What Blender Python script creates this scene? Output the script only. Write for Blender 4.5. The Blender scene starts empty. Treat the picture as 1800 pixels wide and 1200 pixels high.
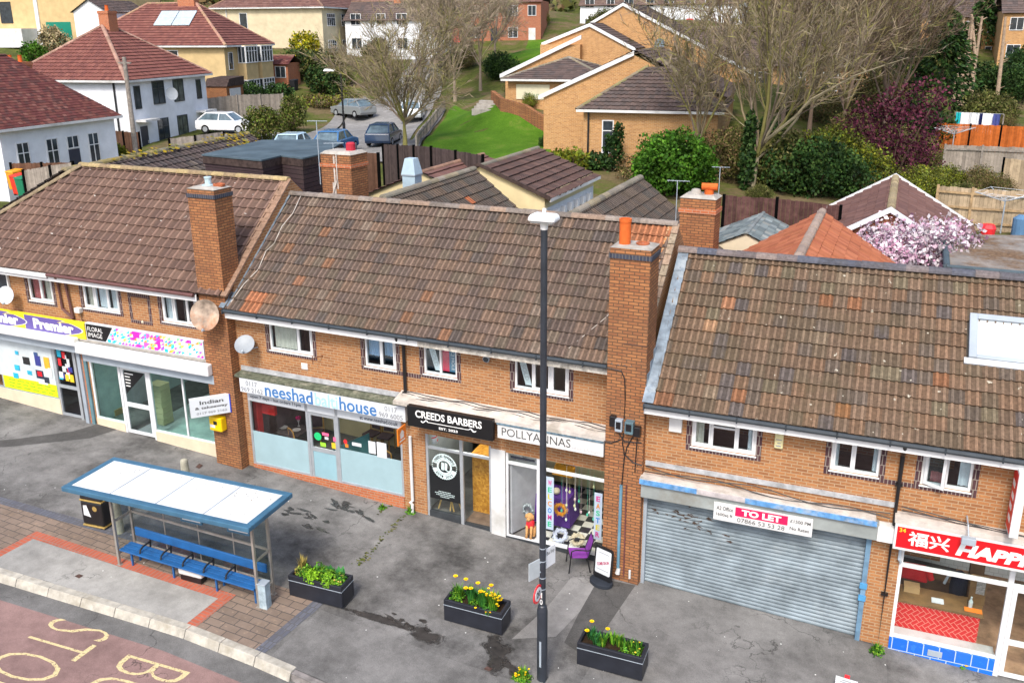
import bpy,math,random
import numpy as np
from mathutils import Vector,Matrix,Euler
# --------- scene, camera, light
SC=bpy.context.scene
COL=SC.collection
R=math.radians
FPX,CXP,CYP=1565.87,905.76,524.23
PITCH,YAW,ROLL=.291915,-.409265,-.0048956
CAM=np.array([5.545,-18.408,12.5925])
FW=np.array([math.sin(YAW)*math.cos(PITCH),math.cos(YAW)*math.cos(PITCH),-math.sin(PITCH)])
RT0=np.array([math.cos(YAW),-math.sin(YAW),0.0]);UP0=np.cross(RT0,FW)
RT=math.cos(ROLL)*RT0+math.sin(ROLL)*UP0
UP=-math.sin(ROLL)*RT0+math.cos(ROLL)*UP0
cd=bpy.data.cameras.new('camera');cam=bpy.data.objects.new('camera',cd);COL.objects.link(cam)
cd.sensor_fit='HORIZONTAL';cd.sensor_width=36.0;cd.lens=FPX/1800*36.0
cd.shift_x=-(CXP-900)/1800;cd.shift_y=-(600-CYP)/1800
cd.clip_start=.1;cd.clip_end=2000
m=Matrix.Identity(4)
for i in range(3):
 m[i][0]=RT[i];m[i][1]=UP[i];m[i][2]=-FW[i];m[i][3]=CAM[i]
cam.matrix_world=m
SC.camera=cam
SUN_EL,SUN_AZ=R(50),R(172)
W=bpy.data.worlds.new('World');SC.world=W;W.use_nodes=True
nt=W.node_tree
bg=nt.nodes['Background'];sky=nt.nodes.new('ShaderNodeTexSky');sky.sky_type='NISHITA'
sky.sun_disc=False;sky.sun_elevation=SUN_EL;sky.sun_rotation=SUN_AZ
sky.air_density=1.0;sky.dust_density=3.0;sky.ozone_density=1.0
nt.links.new(sky.outputs[0],bg.inputs[0]);bg.inputs[1].default_value=.125
ld=bpy.data.lights.new('sun','SUN');ld.energy=1.5;ld.angle=R(13);ld.color=(1,.95,.87)
sun=bpy.data.objects.new('sun',ld);COL.objects.link(sun)
sd=Vector((math.sin(SUN_AZ)*math.cos(SUN_EL),math.cos(SUN_AZ)*math.cos(SUN_EL),math.sin(SUN_EL)))
sun.rotation_euler=sd.to_track_quat('Z','Y').to_euler()
SC.view_settings.view_transform='Standard';SC.view_settings.look='None'
SC.view_settings.exposure=1.12;SC.view_settings.gamma=1.0
SC.render.engine='CYCLES'
SC.cycles.max_bounces=7;SC.cycles.transparent_max_bounces=12
# --------- pixel of the survey photo -> point on a known plane
FR={'m':0.0,'r':.0288,'l':.006}
def rz(p,t):return np.array([p[0]*math.cos(t)-p[1]*math.sin(t),p[0]*math.sin(t)+p[1]*math.cos(t),p[2]])
def ray(u,v):return(u-CXP)/FPX*RT-(v-CYP)/FPX*UP+FW
def aty(u,v,y,fr='m'):
 t=-FR[fr];o=rz(CAM,t);d=rz(ray(u,v),t);return o+d*(y-o[1])/d[1]
def atz(u,v,z):d=ray(u,v);return CAM+d*(z-CAM[2])/d[2]
def atd(u,v,d):return CAM+ray(u,v)*d
def xz(u,v,y,fr='m'):p=aty(u,v,y,fr);return p[0],p[2]
def rect(tl,br,y,fr='m'):
 a=aty(*tl,y,fr);b=aty(*br,y,fr);return a[0],b[0],b[2],a[2]
def rect4(tl,tr,bl,br,y,fr='m'):
 a,b,c,d=[aty(*p,y,fr)for p in(tl,tr,bl,br)]
 return(a[0]+c[0])/2,(b[0]+d[0])/2,(c[2]+d[2])/2,(a[2]+b[2])/2
 # --------- materials
MATS={}
def _new(name):
 m=bpy.data.materials.new(name);m.use_nodes=True
 return m,m.node_tree,m.node_tree.nodes['Principled BSDF']
def N(nt,t,**k):
 n=nt.nodes.new(t)
 for a,b in k.items():setattr(n,a,b)
 return n
def ramp(nt,fac,stops):
 r=N(nt,'ShaderNodeValToRGB');e=r.color_ramp.elements
 while len(e)<len(stops):e.new(.5)
 for i,(p,c)in enumerate(stops):
  e[i].position=p;e[i].color=(*c,1)if len(c)==3 else c
 nt.links.new(fac,r.inputs[0]);return r.outputs[0]
def mixc(nt,fac,a,b,mode='MIX'):
 n=N(nt,'ShaderNodeMix',data_type='RGBA',blend_type=mode)
 for s,v in((n.inputs[0],fac),(n.inputs[6],a),(n.inputs[7],b)):
  if isinstance(v,(int,float)):s.default_value=v
  elif isinstance(v,tuple):s.default_value=(*v,1)if len(v)==3 else v
  else:nt.links.new(v,s)
 return n.outputs[2]
def noise(nt,vec,scale,detail=4,rough=.6):
 n=N(nt,'ShaderNodeTexNoise');n.inputs['Scale'].default_value=scale
 n.inputs['Detail'].default_value=detail;n.inputs['Roughness'].default_value=rough
 nt.links.new(vec,n.inputs['Vector']);return n.outputs['Fac']
def coords(nt,world=False):
 if world:return N(nt,'ShaderNodeNewGeometry').outputs['Position']
 return N(nt,'ShaderNodeTexCoord').outputs['Object']
def bump(nt,p,h,strength=.3,dist=.01):
 b=N(nt,'ShaderNodeBump');b.inputs['Strength'].default_value=strength;b.inputs['Distance'].default_value=dist
 nt.links.new(h,b.inputs['Height']);nt.links.new(b.outputs[0],p.inputs['Normal'])
def plain(name,col,rough=.5,var=.12,scale=3.0,metal=0.0,grime=None,bmp=0.0,coat=0.0):
 """a painted / plain surface with a little unevenness, so that nothing is one flat tone"""
 m,nt,p=_new(name);v=coords(nt)
 f=noise(nt,v,scale,5)
 lo=tuple(c*(1-var*1.6)for c in col);hi=tuple(min(1,c*(1+var))for c in col)
 c=ramp(nt,f,[(.3,lo),(.7,hi)])
 if grime:
  g=noise(nt,v,scale*.35,6,.7);gm=ramp(nt,g,[(.52,(0,0,0)),(.72,(1,1,1))])
  c=mixc(nt,gm,c,grime)
 nt.links.new(c,p.inputs['Base Color']);p.inputs['Roughness'].default_value=rough;p.inputs['Metallic'].default_value=metal
 if coat:p.inputs['Coat Weight'].default_value=coat
 if bmp:bump(nt,p,noise(nt,v,scale*14,3),bmp)
 MATS[name]=m;return m
def brick(name,c1,c2,mortar,bw=.225,bh=.075,mix_dirt=(.10,.075,.055),dirt=.35,light=(.5,.3,.17),horizontal=False,mort=.010,swap=False):
 m,nt,p=_new(name);v=coords(nt)
 s=N(nt,'ShaderNodeSeparateXYZ');nt.links.new(v,s.inputs[0])
 c=N(nt,'ShaderNodeCombineXYZ')
 if horizontal:
  nt.links.new(s.outputs[1 if swap else 0],c.inputs[0]);nt.links.new(s.outputs[0 if swap else 1],c.inputs[1])
 else:
  a=N(nt,'ShaderNodeMath',operation='ADD');nt.links.new(s.outputs[0],a.inputs[0]);nt.links.new(s.outputs[1],a.inputs[1])
  nt.links.new(a.outputs[0],c.inputs[0]);nt.links.new(s.outputs[2],c.inputs[1])
 b=N(nt,'ShaderNodeTexBrick');nt.links.new(c.outputs[0],b.inputs['Vector'])
 b.inputs['Scale'].default_value=1;b.inputs['Brick Width'].default_value=bw;b.inputs['Row Height'].default_value=bh
 b.inputs['Mortar Size'].default_value=mort;b.inputs['Mortar Smooth'].default_value=.2;b.inputs['Bias'].default_value=-.1
 b.inputs['Color1'].default_value=(*c1,1);b.inputs['Color2'].default_value=(*c2,1);b.inputs['Mortar'].default_value=(*mortar,1)
 d=mixc(nt,ramp(nt,noise(nt,v,9,2),[(.58,(0,0,0)),(.66,(.55,.55,.55))]),b.outputs['Color'],light)
 d=mixc(nt,ramp(nt,noise(nt,v,.9,6,.75),[(.45,(0,0,0)),(.8,(dirt*1.6,)*3)]),d,mix_dirt)
 d=mixc(nt,b.outputs['Fac'],d,mortar)
 nt.links.new(d,p.inputs['Base Color']);p.inputs['Roughness'].default_value=.9
 inv=N(nt,'ShaderNodeMath',operation='SUBTRACT');inv.inputs[0].default_value=1;nt.links.new(b.outputs['Fac'],inv.inputs[1])
 bump(nt,p,inv.outputs[0],.5,.006)
 MATS[name]=m;return m
def vcol(name,rough=.85,var=.3,scale=14,spots=None,bmp=.25,lichen=None,spec=.3):
 """colour held per tile / leaf in the mesh, broken up by noise"""
 m,nt,p=_new(name);v=coords(nt)
 a=N(nt,'ShaderNodeAttribute',attribute_name='Col')
 f=ramp(nt,noise(nt,v,scale,5,.7),[(.25,(1-var,)*3),(.75,(1+var*.6,)*3)])
 c=mixc(nt,1.0,a.outputs['Color'],f,'MULTIPLY')
 if lichen:c=mixc(nt,ramp(nt,noise(nt,v,.8,7,.8),[(.5,(0,0,0)),(.78,(.75,)*3)]),c,lichen)
 if spots:c=mixc(nt,ramp(nt,noise(nt,v,7,2,.4),[(.735,(0,0,0)),(.76,(.8,)*3)]),c,spots)
 nt.links.new(c,p.inputs['Base Color']);p.inputs['Roughness'].default_value=rough
 p.inputs['Specular IOR Level'].default_value=spec
 if bmp:bump(nt,p,noise(nt,v,60,3),bmp,.004)
 MATS[name]=m;return m
def glass(name,tint=(.8,.9,.9),dark=.0,refl=1.0,rough=.02):
 m=bpy.data.materials.new(name);m.use_nodes=True;nt=m.node_tree
 nt.nodes.remove(nt.nodes['Principled BSDF']);out=nt.nodes['Material Output']
 t=N(nt,'ShaderNodeBsdfTransparent');t.inputs[0].default_value=(*tint,1)
 g=N(nt,'ShaderNodeBsdfGlossy');g.inputs['Roughness'].default_value=rough
 lw=N(nt,'ShaderNodeLayerWeight');fr=N(nt,'ShaderNodeMath',operation='POWER');nt.links.new(lw.outputs['Facing'],fr.inputs[0]);fr.inputs[1].default_value=4.0;ad=N(nt,'ShaderNodeMath',operation='MULTIPLY_ADD');nt.links.new(fr.outputs[0],ad.inputs[0]);ad.inputs[1].default_value=.8;ad.inputs[2].default_value=.04;fr=ad
 mu=N(nt,'ShaderNodeMath',operation='MULTIPLY');nt.links.new(fr.outputs[0],mu.inputs[0]);mu.inputs[1].default_value=refl
 mx=N(nt,'ShaderNodeMixShader');nt.links.new(mu.outputs[0],mx.inputs[0]);nt.links.new(t.outputs[0],mx.inputs[1]);nt.links.new(g.outputs[0],mx.inputs[2])
 nt.links.new(mx.outputs[0],out.inputs[0]);MATS[name]=m;return m
def asphalt(name,base,patchy=.45,speck=.5,rough=.92,tint=(1.0,.97,.93)):
 m,nt,p=_new(name);v=coords(nt,True)
 n1=noise(nt,v,.38,8,.72);n2=noise(nt,v,2.6,6,.7);n3=noise(nt,v,55,3,.6)
 c=ramp(nt,n1,[(.36,tuple(base*(1-patchy)*t for t in tint)),(.5,tuple(base*t for t in tint)),(.64,tuple(base*(1+patchy*.8)*t for t in tint))])
 c=mixc(nt,.5,c,ramp(nt,n2,[(.3,(.55,)*3),(.7,(1.25,)*3)]),'MULTIPLY')
 c=mixc(nt,speck,c,ramp(nt,n3,[(.3,(.6,)*3),(.72,(1.5,)*3)]),'MULTIPLY')
 vo=N(nt,'ShaderNodeTexVoronoi',feature='DISTANCE_TO_EDGE');vo.inputs['Scale'].default_value=.55
 w=N(nt,'ShaderNodeVectorMath',operation='ADD');nn=N(nt,'ShaderNodeTexNoise');nn.inputs['Scale'].default_value=2.2;nn.inputs['Detail'].default_value=6
 nt.links.new(v,nn.inputs['Vector']);nt.links.new(v,w.inputs[0]);nt.links.new(nn.outputs['Color'],w.inputs[1]);nt.links.new(w.outputs[0],vo.inputs['Vector'])
 ck=ramp(nt,vo.outputs['Distance'],[(.0,(1,1,1)),(.010,(0,0,0))])
 ckm=mixc(nt,1.0,ck,ramp(nt,noise(nt,v,.35,3),[(.5,(0,0,0)),(.62,(.8,)*3)]),'MULTIPLY')
 c=mixc(nt,ckm,c,(.03,.03,.028))
 nt.links.new(c,p.inputs['Base Color']);p.inputs['Roughness'].default_value=rough
 bump(nt,p,n3,.35,.006);MATS[name]=m;return m
BR=brick('brick_orange',(.41,.185,.075),(.265,.112,.05),(.40,.27,.16),dirt=.26,light=(.50,.24,.09),mort=.011)
BRC=brick('brick_chimney',(.39,.17,.072),(.265,.105,.05),(.13,.075,.045),dirt=.34,light=(.42,.20,.085),mort=.012)
BRD=brick('brick_purple',(.09,.045,.05),(.055,.03,.038),(.26,.22,.19),bw=.075,bh=.225,dirt=.1,light=(.12,.06,.06))
BRB=brick('brick_blue_band',(.055,.06,.085),(.035,.04,.06),(.12,.12,.12),bw=.075,bh=.16,dirt=.1,light=(.08,.08,.1))
BRR=brick('brick_red',(.50,.15,.06),(.40,.11,.05),(.38,.26,.18),dirt=.15,light=(.6,.22,.1))
BRO=brick('brick_buff',(.52,.27,.10),(.36,.165,.06),(.50,.36,.21),dirt=.12,light=(.68,.42,.2))
BRT=brick('brick_terrace',(.42,.13,.06),(.34,.10,.05),(.34,.22,.16),dirt=.15)
UPVC=plain('white_upvc',(.70,.71,.72),.35,.04)
WHITEP=plain('white_paint',(.66,.66,.65),.55,.08,2,grime=(.46,.45,.42))
RENDERW=plain('white_render',(.76,.78,.81),.85,.07,1.2,bmp=.1)
CREAM=plain('cream_paint',(.66,.56,.41),.7,.07,2,grime=(.62,.5,.36))
RENDERB=plain('beige_render',(.58,.43,.22),.9,.1,1.2,bmp=.2)
RENDERP=plain('pale_beige_render',(.62,.53,.36),.9,.1,1.2,bmp=.2)
RENDERY=plain('yellow_render',(.66,.56,.33),.9,.07,1.6,bmp=.15)
GREYM=plain('grey_metal',(.33,.38,.43),.45,.08,2)
ALU=plain('aluminium',(.48,.51,.54),.35,.08,4,metal=.4)
DARKG=plain('dark_gutter',(.035,.045,.055),.4,.15)
BLACK=plain('black_paint',(.012,.012,.014),.35,.2)
BLACKS=plain('black_sign',(.008,.008,.009),.4,.1)
LEAD=plain('lead',(.20,.25,.30),.5,.3,5,metal=.2,grime=(.36,.4,.42))
CONC=plain('concrete',(.40,.37,.33),.9,.2,3,grime=(.25,.23,.2),bmp=.3)
CONCW=plain('pale_concrete',(.56,.51,.46),.9,.15,4,grime=(.3,.27,.22),bmp=.3)
MOSSC=plain('mossy_concrete',(.13,.14,.10),.95,.35,7,grime=(.36,.33,.26),bmp=.4)
TERRA=plain('terracotta',(.62,.13,.03),.7,.12,6)
TERRAD=plain('old_terracotta',(.42,.13,.06),.8,.2,6)
GLASS=glass('shop_glass',(.95,.98,.98),refl=.9)
GLASSW=glass('window_glass',(.9,.95,.96),refl=1.1)
DPANE=plain('dark_pane',(.035,.045,.055),.08,.3,2)
DPANEB=plain('sky_pane',(.12,.17,.2),.08,.3,2)
ASPH=asphalt('asphalt_pavement',.165,patchy=.6)
ROADM=asphalt('red_road',.255,patchy=.2,speck=.4,tint=(1.0,.64,.58))
ROADG=asphalt('grey_road',.15,patchy=.3)
WOODF=plain('grey_fence_wood',(.27,.24,.21),.9,.25,6)
WOODD=plain('dark_brown_wood',(.065,.045,.04),.85,.3,6)
WOODL=plain('light_brown_wood',(.42,.29,.16),.85,.25,5)
INT=plain('dim_interior',(.10,.10,.10),.9,.2)
TILE=vcol('concrete_tiles',.9,.5,13,lichen=(.085,.072,.05))
TILEL=vcol('pinkish_tiles',.88,.22,12,spots=(.55,.52,.47))
TILER=vcol('mixed_clay_tiles',.9,.52,14,lichen=(.10,.078,.045),spots=(.5,.47,.38))
TILEB=vcol('far_tiles',.9,.2,3)
LEAF=vcol('leaves',.6,.25,5,bmp=0)
BARK=plain('bark',(.20,.16,.11),.95,.3,6,grime=(.15,.16,.06))
# --------- mesh helpers
ORG={}
class MB:
 def __init__(s):s.v=[];s.f=[];s.m=[];s.c=[];s.col=(1,1,1)
 def add(s,pts,faces,m=0,col=None):
  o=len(s.v);s.v.extend([tuple(map(float,p))for p in pts])
  for f in faces:s.f.append([i+o for i in f]);s.m.append(m);s.c.append(col or s.col)
 def quad(s,a,b,c,d,m=0,col=None):s.add([a,b,c,d],[(0,1,2,3)],m,col)
 def tri(s,a,b,c,m=0,col=None):s.add([a,b,c],[(0,1,2)],m,col)
 def poly(s,pts,m=0,col=None):s.add(pts,[tuple(range(len(pts)))],m,col)
 def hexa(s,p,m=0,col=None):
  s.add(p,[(3,2,1,0),(4,5,6,7),(0,1,5,4),(1,2,6,5),(2,3,7,6),(3,0,4,7)],m,col)
 def box(s,x0,x1,y0,y1,z0,z1,m=0,col=None):
  if x0>x1:x0,x1=x1,x0
  if y0>y1:y0,y1=y1,y0
  if z0>z1:z0,z1=z1,z0
  s.hexa([(x0,y0,z0),(x1,y0,z0),(x1,y1,z0),(x0,y1,z0),(x0,y0,z1),(x1,y0,z1),(x1,y1,z1),(x0,y1,z1)],m,col)
 def extr(s,pts,d,m=0,col=None):
  n=len(pts);q=[tuple(np.add(p,d))for p in pts]
  s.add(list(pts)+q,[tuple(range(n))[::-1],tuple(range(n,2*n))]+[(i,(i+1)%n,(i+1)%n+n,i+n)for i in range(n)],m,col)
 def tube(s,path,r,n=8,m=0,col=None,caps=True):
  path=[np.array(p,float)for p in path];k=len(path)
  rs=r if isinstance(r,(list,tuple))else[r]*k
  pts=[]
  ref=None
  for i in range(k):
   t=path[min(i+1,k-1)]-path[max(i-1,0)];t=t/(np.linalg.norm(t)+1e-9)
   if ref is None:ref=np.array([0,0,1.])if abs(t[2])<.9 else np.array([1.,0,0])
   a=np.cross(t,ref);a/=np.linalg.norm(a)+1e-9;b=np.cross(t,a);ref=-b if False else ref
   for j in range(n):
    th=2*math.pi*j/n;pts.append(path[i]+rs[i]*(math.cos(th)*a+math.sin(th)*b))
  fc=[(i*n+j,i*n+(j+1)%n,(i+1)*n+(j+1)%n,(i+1)*n+j)for i in range(k-1)for j in range(n)]
  if caps:fc+=[tuple(range(n))[::-1],tuple(range((k-1)*n,k*n))]
  s.add(pts,fc,m,col)
 def cyl(s,x,y,z0,z1,r0,r1=None,n=16,m=0,col=None):s.tube([(x,y,z0),(x,y,z1)],[r0,r0 if r1 is None else r1],n,m,col)
 def lathe(s,x,y,prof,n=20,m=0,col=None):
  pts=[(x+r*math.cos(2*math.pi*j/n),y+r*math.sin(2*math.pi*j/n),z)for r,z in prof for j in range(n)];k=len(prof)
  s.add(pts,[(i*n+j,i*n+(j+1)%n,(i+1)*n+(j+1)%n,(i+1)*n+j)for i in range(k-1)for j in range(n)]+[tuple(range(n))[::-1],tuple(range((k-1)*n,k*n))],m,col)
 def build(s,name,mats,parent=None,smooth=False,bevel=0,kind=None,label=None,org=None):
  me=bpy.data.meshes.new(name)
  o0=np.array(ORG.get(parent.name,(0,0,0))if parent is not None else(org if org is not None else(0,0,0)),float)
  V=np.array(s.v,float).reshape(-1,3)-o0
  me.from_pydata(V.tolist(),[],s.f)
  for mt in(mats if isinstance(mats,(list,tuple))else[mats]):me.materials.append(mt)
  me.polygons.foreach_set('material_index',s.m)
  if any(c!=(1,1,1)for c in s.c):
   ca=me.color_attributes.new('Col','FLOAT_COLOR','CORNER')
   lens=np.array([len(f)for f in s.f]);cc=np.ones((len(s.f),4));cc[:,:3]=np.array(s.c)[:,:3]
   ca.data.foreach_set('color',np.repeat(cc,lens,0).ravel())
  if smooth:me.polygons.foreach_set('use_smooth',[True]*len(s.f))
  me.update();ob=bpy.data.objects.new(name,me);COL.objects.link(ob)
  if parent is not None:
   ob.parent=parent;ORG[ob.name]=tuple(o0)
  else:
   ob.location=tuple(o0);ORG[ob.name]=tuple(o0)
  if kind:ob['kind']=kind
  if label:ob['label']=label
  if bevel:
   b=ob.modifiers.new('bevel','BEVEL');b.width=bevel;b.segments=2;b.limit_method='ANGLE';b.angle_limit=R(40)
  return ob
def each(mb,name,mats,parent):
 """every loose piece of the builder as a part of its own"""
 root=list(range(len(mb.v)))
 def find(i):
  while root[i]!=i:i=root[i]
  return i
 for f in mb.f:
  for i in f[1:]:root[find(i)]=find(f[0])
 groups={}
 for k,f in enumerate(mb.f):groups.setdefault(find(f[0]),[]).append(k)
 for ks in groups.values():
  vs=sorted({i for k in ks for i in mb.f[k]});ix={v:n for n,v in enumerate(vs)};b=MB()
  for k in ks:b.f.append([ix[i]for i in mb.f[k]]);b.m.append(mb.m[k]);b.c.append(mb.c[k])
  b.v=[mb.v[i]for i in vs];b.build(name,mats,parent)
def tag(o,label,cat,group=None):
 o['label']=label;o['category']=cat
 if group:o['group']=group
 return o
def thing(name,label,cat,org,fr=None,group=None,heading=None):
 """Empty at the base of a thing. org is in the frame's own axes; parts are built in the same axes."""
 o=bpy.data.objects.new(name,None);COL.objects.link(o);o.empty_display_size=.2
 t=FR[fr]if fr else 0.0
 o.location=tuple(rz(org,t));o.rotation_euler=(0,0,t if heading is None else heading)
 ORG[o.name]=tuple(org);return tag(o,label,cat,group)
def local(name,label,cat,loc,heading=0.0,group=None):
 """Empty whose parts are built about its own origin"""
 o=bpy.data.objects.new(name,None);COL.objects.link(o);o.empty_display_size=.2
 o.location=tuple(loc);o.rotation_euler=(0,0,heading);ORG[o.name]=(0,0,0);return tag(o,label,cat,group)
def dup(root,loc,heading=0,label=None,scale=1.0):
 r=root.copy();COL.objects.link(r);r.location=tuple(loc);r.rotation_euler=(0,0,heading);r.scale=(scale,)*3
 if label:r['label']=label
 for ch in list(root.children):
  c=ch.copy();COL.objects.link(c);c.parent=r
  for g in ch.children:
   d=g.copy();COL.objects.link(d);d.parent=c
 return r
def wall_holes(mb,x0,x1,z0,z1,holes,y=0.0,depth=.12,m=0,axis='x'):
 """front of a wall in the plane y (or x) with openings; each opening gets its reveals"""
 P=(lambda a,d,z:(a,y+d,z))if axis=='x' else(lambda a,d,z:(y+d,a,z))
 xs=sorted(set([x0,x1]+[min(max(h[i],x0),x1)for h in holes for i in(0,1)]));zs=sorted(set([z0,z1]+[min(max(h[i],z0),z1)for h in holes for i in(2,3)]))
 for i in range(len(xs)-1):
  for j in range(len(zs)-1):
   cx,cz=(xs[i]+xs[i+1])/2,(zs[j]+zs[j+1])/2
   if any(h[0]<cx<h[1]and h[2]<cz<h[3]for h in holes):continue
   mb.quad(P(xs[i],0,zs[j]),P(xs[i+1],0,zs[j]),P(xs[i+1],0,zs[j+1]),P(xs[i],0,zs[j+1]),m)
 for a,b,c,d in holes:
  for p,q in(((a,c),(b,c)),((b,c),(b,d)),((b,d),(a,d)),((a,d),(a,c))):
   mb.quad(P(p[0],0,p[1]),P(q[0],0,q[1]),P(q[0],depth,q[1]),P(p[0],depth,p[1]),m)
def frame_bars(mb,x0,x1,z0,z1,y0,y1,w,splits=(),hsplits=(),m=0):
 mb.box(x0,x0+w,y0,y1,z0,z1,m);mb.box(x1-w,x1,y0,y1,z0,z1,m)
 mb.box(x0+w,x1-w,y0,y1,z0,z0+w,m);mb.box(x0+w,x1-w,y0,y1,z1-w,z1,m)
 for s in splits:mb.box(s-w*.5,s+w*.5,y0,y1,z0+w,z1-w,m)
 for(a,b,z)in hsplits:mb.box(a,b,y0+.003,y1-.003,z-w*.4,z+w*.4,m)
def window(parent,x0,x1,z0,z1,y,splits=(),curtains=(),w=.055,frame=None,pane=None,hs=(),sashes=None,name='window'):
 """white casement window: frame (part) > pane, sashes, curtains (sub-parts)"""
 fr=MB();frame_bars(fr,x0,x1,z0,z1,y+.03,y+.10,w,splits,hs)
 fr.box(x0-.02,x1+.02,y-.035,y+.05,z0-.03,z0-.001)
 f=fr.build(name,frame or UPVC,parent,bevel=.006)
 p=MB();p.box(x0+w,x1-w,y+.062,y+.072,z0+w,z1-w);p.build('pane',pane or GLASSW,f)
 ed=[x0]+list(splits)+[x1]
 if sashes is None:sashes=range(len(ed)-1)
 sm=MB()
 for i in sashes:
  a,b=ed[i]+(w if i==0 else w*.5),ed[i+1]-(w if i==len(ed)-2 else w*.5);sm=MB()
  frame_bars(sm,a,b,z0+w,z1-w,y+.012,y+.058,.04);sm.build('sash',frame or UPVC,f,bevel=.004)
 for(a,b,c,d,mat)in curtains:
  cm=MB();X0,X1=x0+(x1-x0)*a,x0+(x1-x0)*b;Z0,Z1=z0+(z1-z0)*c,z0+(z1-z0)*d;n=max(6,int((X1-X0)/.03))
  pts=[(X0+(X1-X0)*i/n,y+.16+.018*math.sin(i*1.9)+.01*math.sin(i*.7),z)for z in(Z0,Z1)for i in range(n+1)]
  cm.add(pts,[(i,i+1,n+2+i,n+1+i)for i in range(n)]);cm.build('curtain',mat,f)
 return f
CURT=plain('cream_curtain',(.62,.58,.50),.9,.1,6);CURTW=plain('net_curtain',(.66,.70,.74),.9,.08,8);CURTB=plain('blue_blind',(.22,.36,.55),.9,.1)
CURTR=plain('red_cloth',(.45,.12,.12),.9,.15)
def brick_trim(parent,x0,x1,z0,z1,y,sides='lrb',s=.115):
 mb=MB()
 if 'l' in sides:mb.box(x0-s,x0,y-.005,y+.02,z0-s*.9,z1)
 if 'r' in sides:mb.box(x1,x1+s,y-.005,y+.02,z0-s*.9,z1)
 if 'b' in sides:mb.box(x0,x1,y-.005,y+.02,z0-s*.95,z0-.03)
 if 't' in sides:mb.box(x0,x1,y-.005,y+.02,z1,z1+s)
 return mb
 # --------- tiled roof planes (every tile is modelled and has its own tone)
def prof_roman(p):return .036*(max(0.0,math.cos((p*2%1-.5)*2*math.pi*.9))**1.5)
def prof_single(p):return .042*max(0.0,math.cos((p-.72)*2*math.pi*1.3))**1.3 if abs(p-.72)<.2 else .004*math.cos(p*9)
def prof_pan(p):return .022*math.sin(p*2*math.pi)
def prof_flat(p):return 0.0
def clip_row(poly,t):
 xs=[]
 n=len(poly)
 for i in range(n):
  (a,b),(c,d)=poly[i],poly[(i+1)%n]
  if(b<=t<=d)or(d<=t<=b):
   if abs(d-b)<1e-9:xs+=[a,c]
   else:xs.append(a+(c-a)*(t-b)/(d-b))
 return(min(xs),max(xs))if xs else None
def roof_plane(mb,O,S,T,poly,gauge,cover,prof,nseg,pick,rng,lip=.036,m=0,stagger=0.0,wob=.004,skip=None):
 O=np.array(O,float);S=np.array(S,float)/np.linalg.norm(S);T=np.array(T,float)/np.linalg.norm(T);Nn=np.cross(S,T)
 if Nn[2]<0:Nn=-Nn
 t1=max(q[1]for q in poly);t0=min(q[1]for q in poly);smin=min(q[0]for q in poly);smax=max(q[0]for q in poly)
 j=0;t=t0
 while t<t1-1e-4:
  ta,tb=t,min(t+gauge,t1)
  ra=clip_row(poly,min(ta+1e-4,t1-1e-5));rb=clip_row(poly,tb-1e-4)
  if ra and rb:
   s=smin-(stagger*cover if j%2 else 0)
   i=0
   while s<smax:
    sa,sb=s,s+cover
    lo,hi=min(ra[0],rb[0]),max(ra[1],rb[1])
    if sb>lo+.01 and sa<hi-.01 and not(skip and skip((sa+sb)/2,(ta+tb)/2)):
     col=pick(i,j,rng);dz=rng.uniform(-wob,wob);tilt=rng.uniform(-wob,wob);lo_t=ta-rng.uniform(0,.018)
     pts=[]
     for row,(tt,r,lift)in enumerate(((lo_t,ra,lip+dz),(tb,rb,-.004+dz))):
      for k in range(nseg+1):
       p=k/nseg;ss=min(max(sa+cover*p,r[0]),r[1])
       pts.append(O+S*ss+T*tt+Nn*(lift+prof(p)+tilt*(p-.5)))
     base=[]
     for k in range(nseg+1):
      p=k/nseg;ss=min(max(sa+cover*p,ra[0]),ra[1]);base.append(O+S*ss+T*lo_t+Nn*(prof(p)-.012))
     K=nseg+1
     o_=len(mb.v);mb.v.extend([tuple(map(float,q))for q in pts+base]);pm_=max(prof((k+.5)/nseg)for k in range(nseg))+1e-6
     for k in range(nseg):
      g_=.56+.55*max(0,prof((k+.5)/nseg))/pm_ if nseg>3 else 1.0;c_=tuple(x*g_ for x in col)  # pan faces darker in the tile colour, standing in for shade between rolls
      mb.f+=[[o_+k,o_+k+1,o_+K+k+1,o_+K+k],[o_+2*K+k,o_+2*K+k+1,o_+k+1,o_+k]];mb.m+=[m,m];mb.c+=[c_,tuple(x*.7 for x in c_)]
    s+=cover;i+=1
  t+=gauge;j+=1
 mb.poly([O+S*a+T*b-Nn*.03 for a,b in poly],m,(.08,.07,.06))
def pal(cols,wts,jit=.12):
 cum=np.cumsum(np.array(wts,float)/sum(wts))
 def pick(i,j,rng):
  c=cols[int(np.searchsorted(cum,rng.random()))];k=1+rng.uniform(-jit,jit)
  return tuple(min(1,x*k)for x in c)
 return pick
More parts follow.
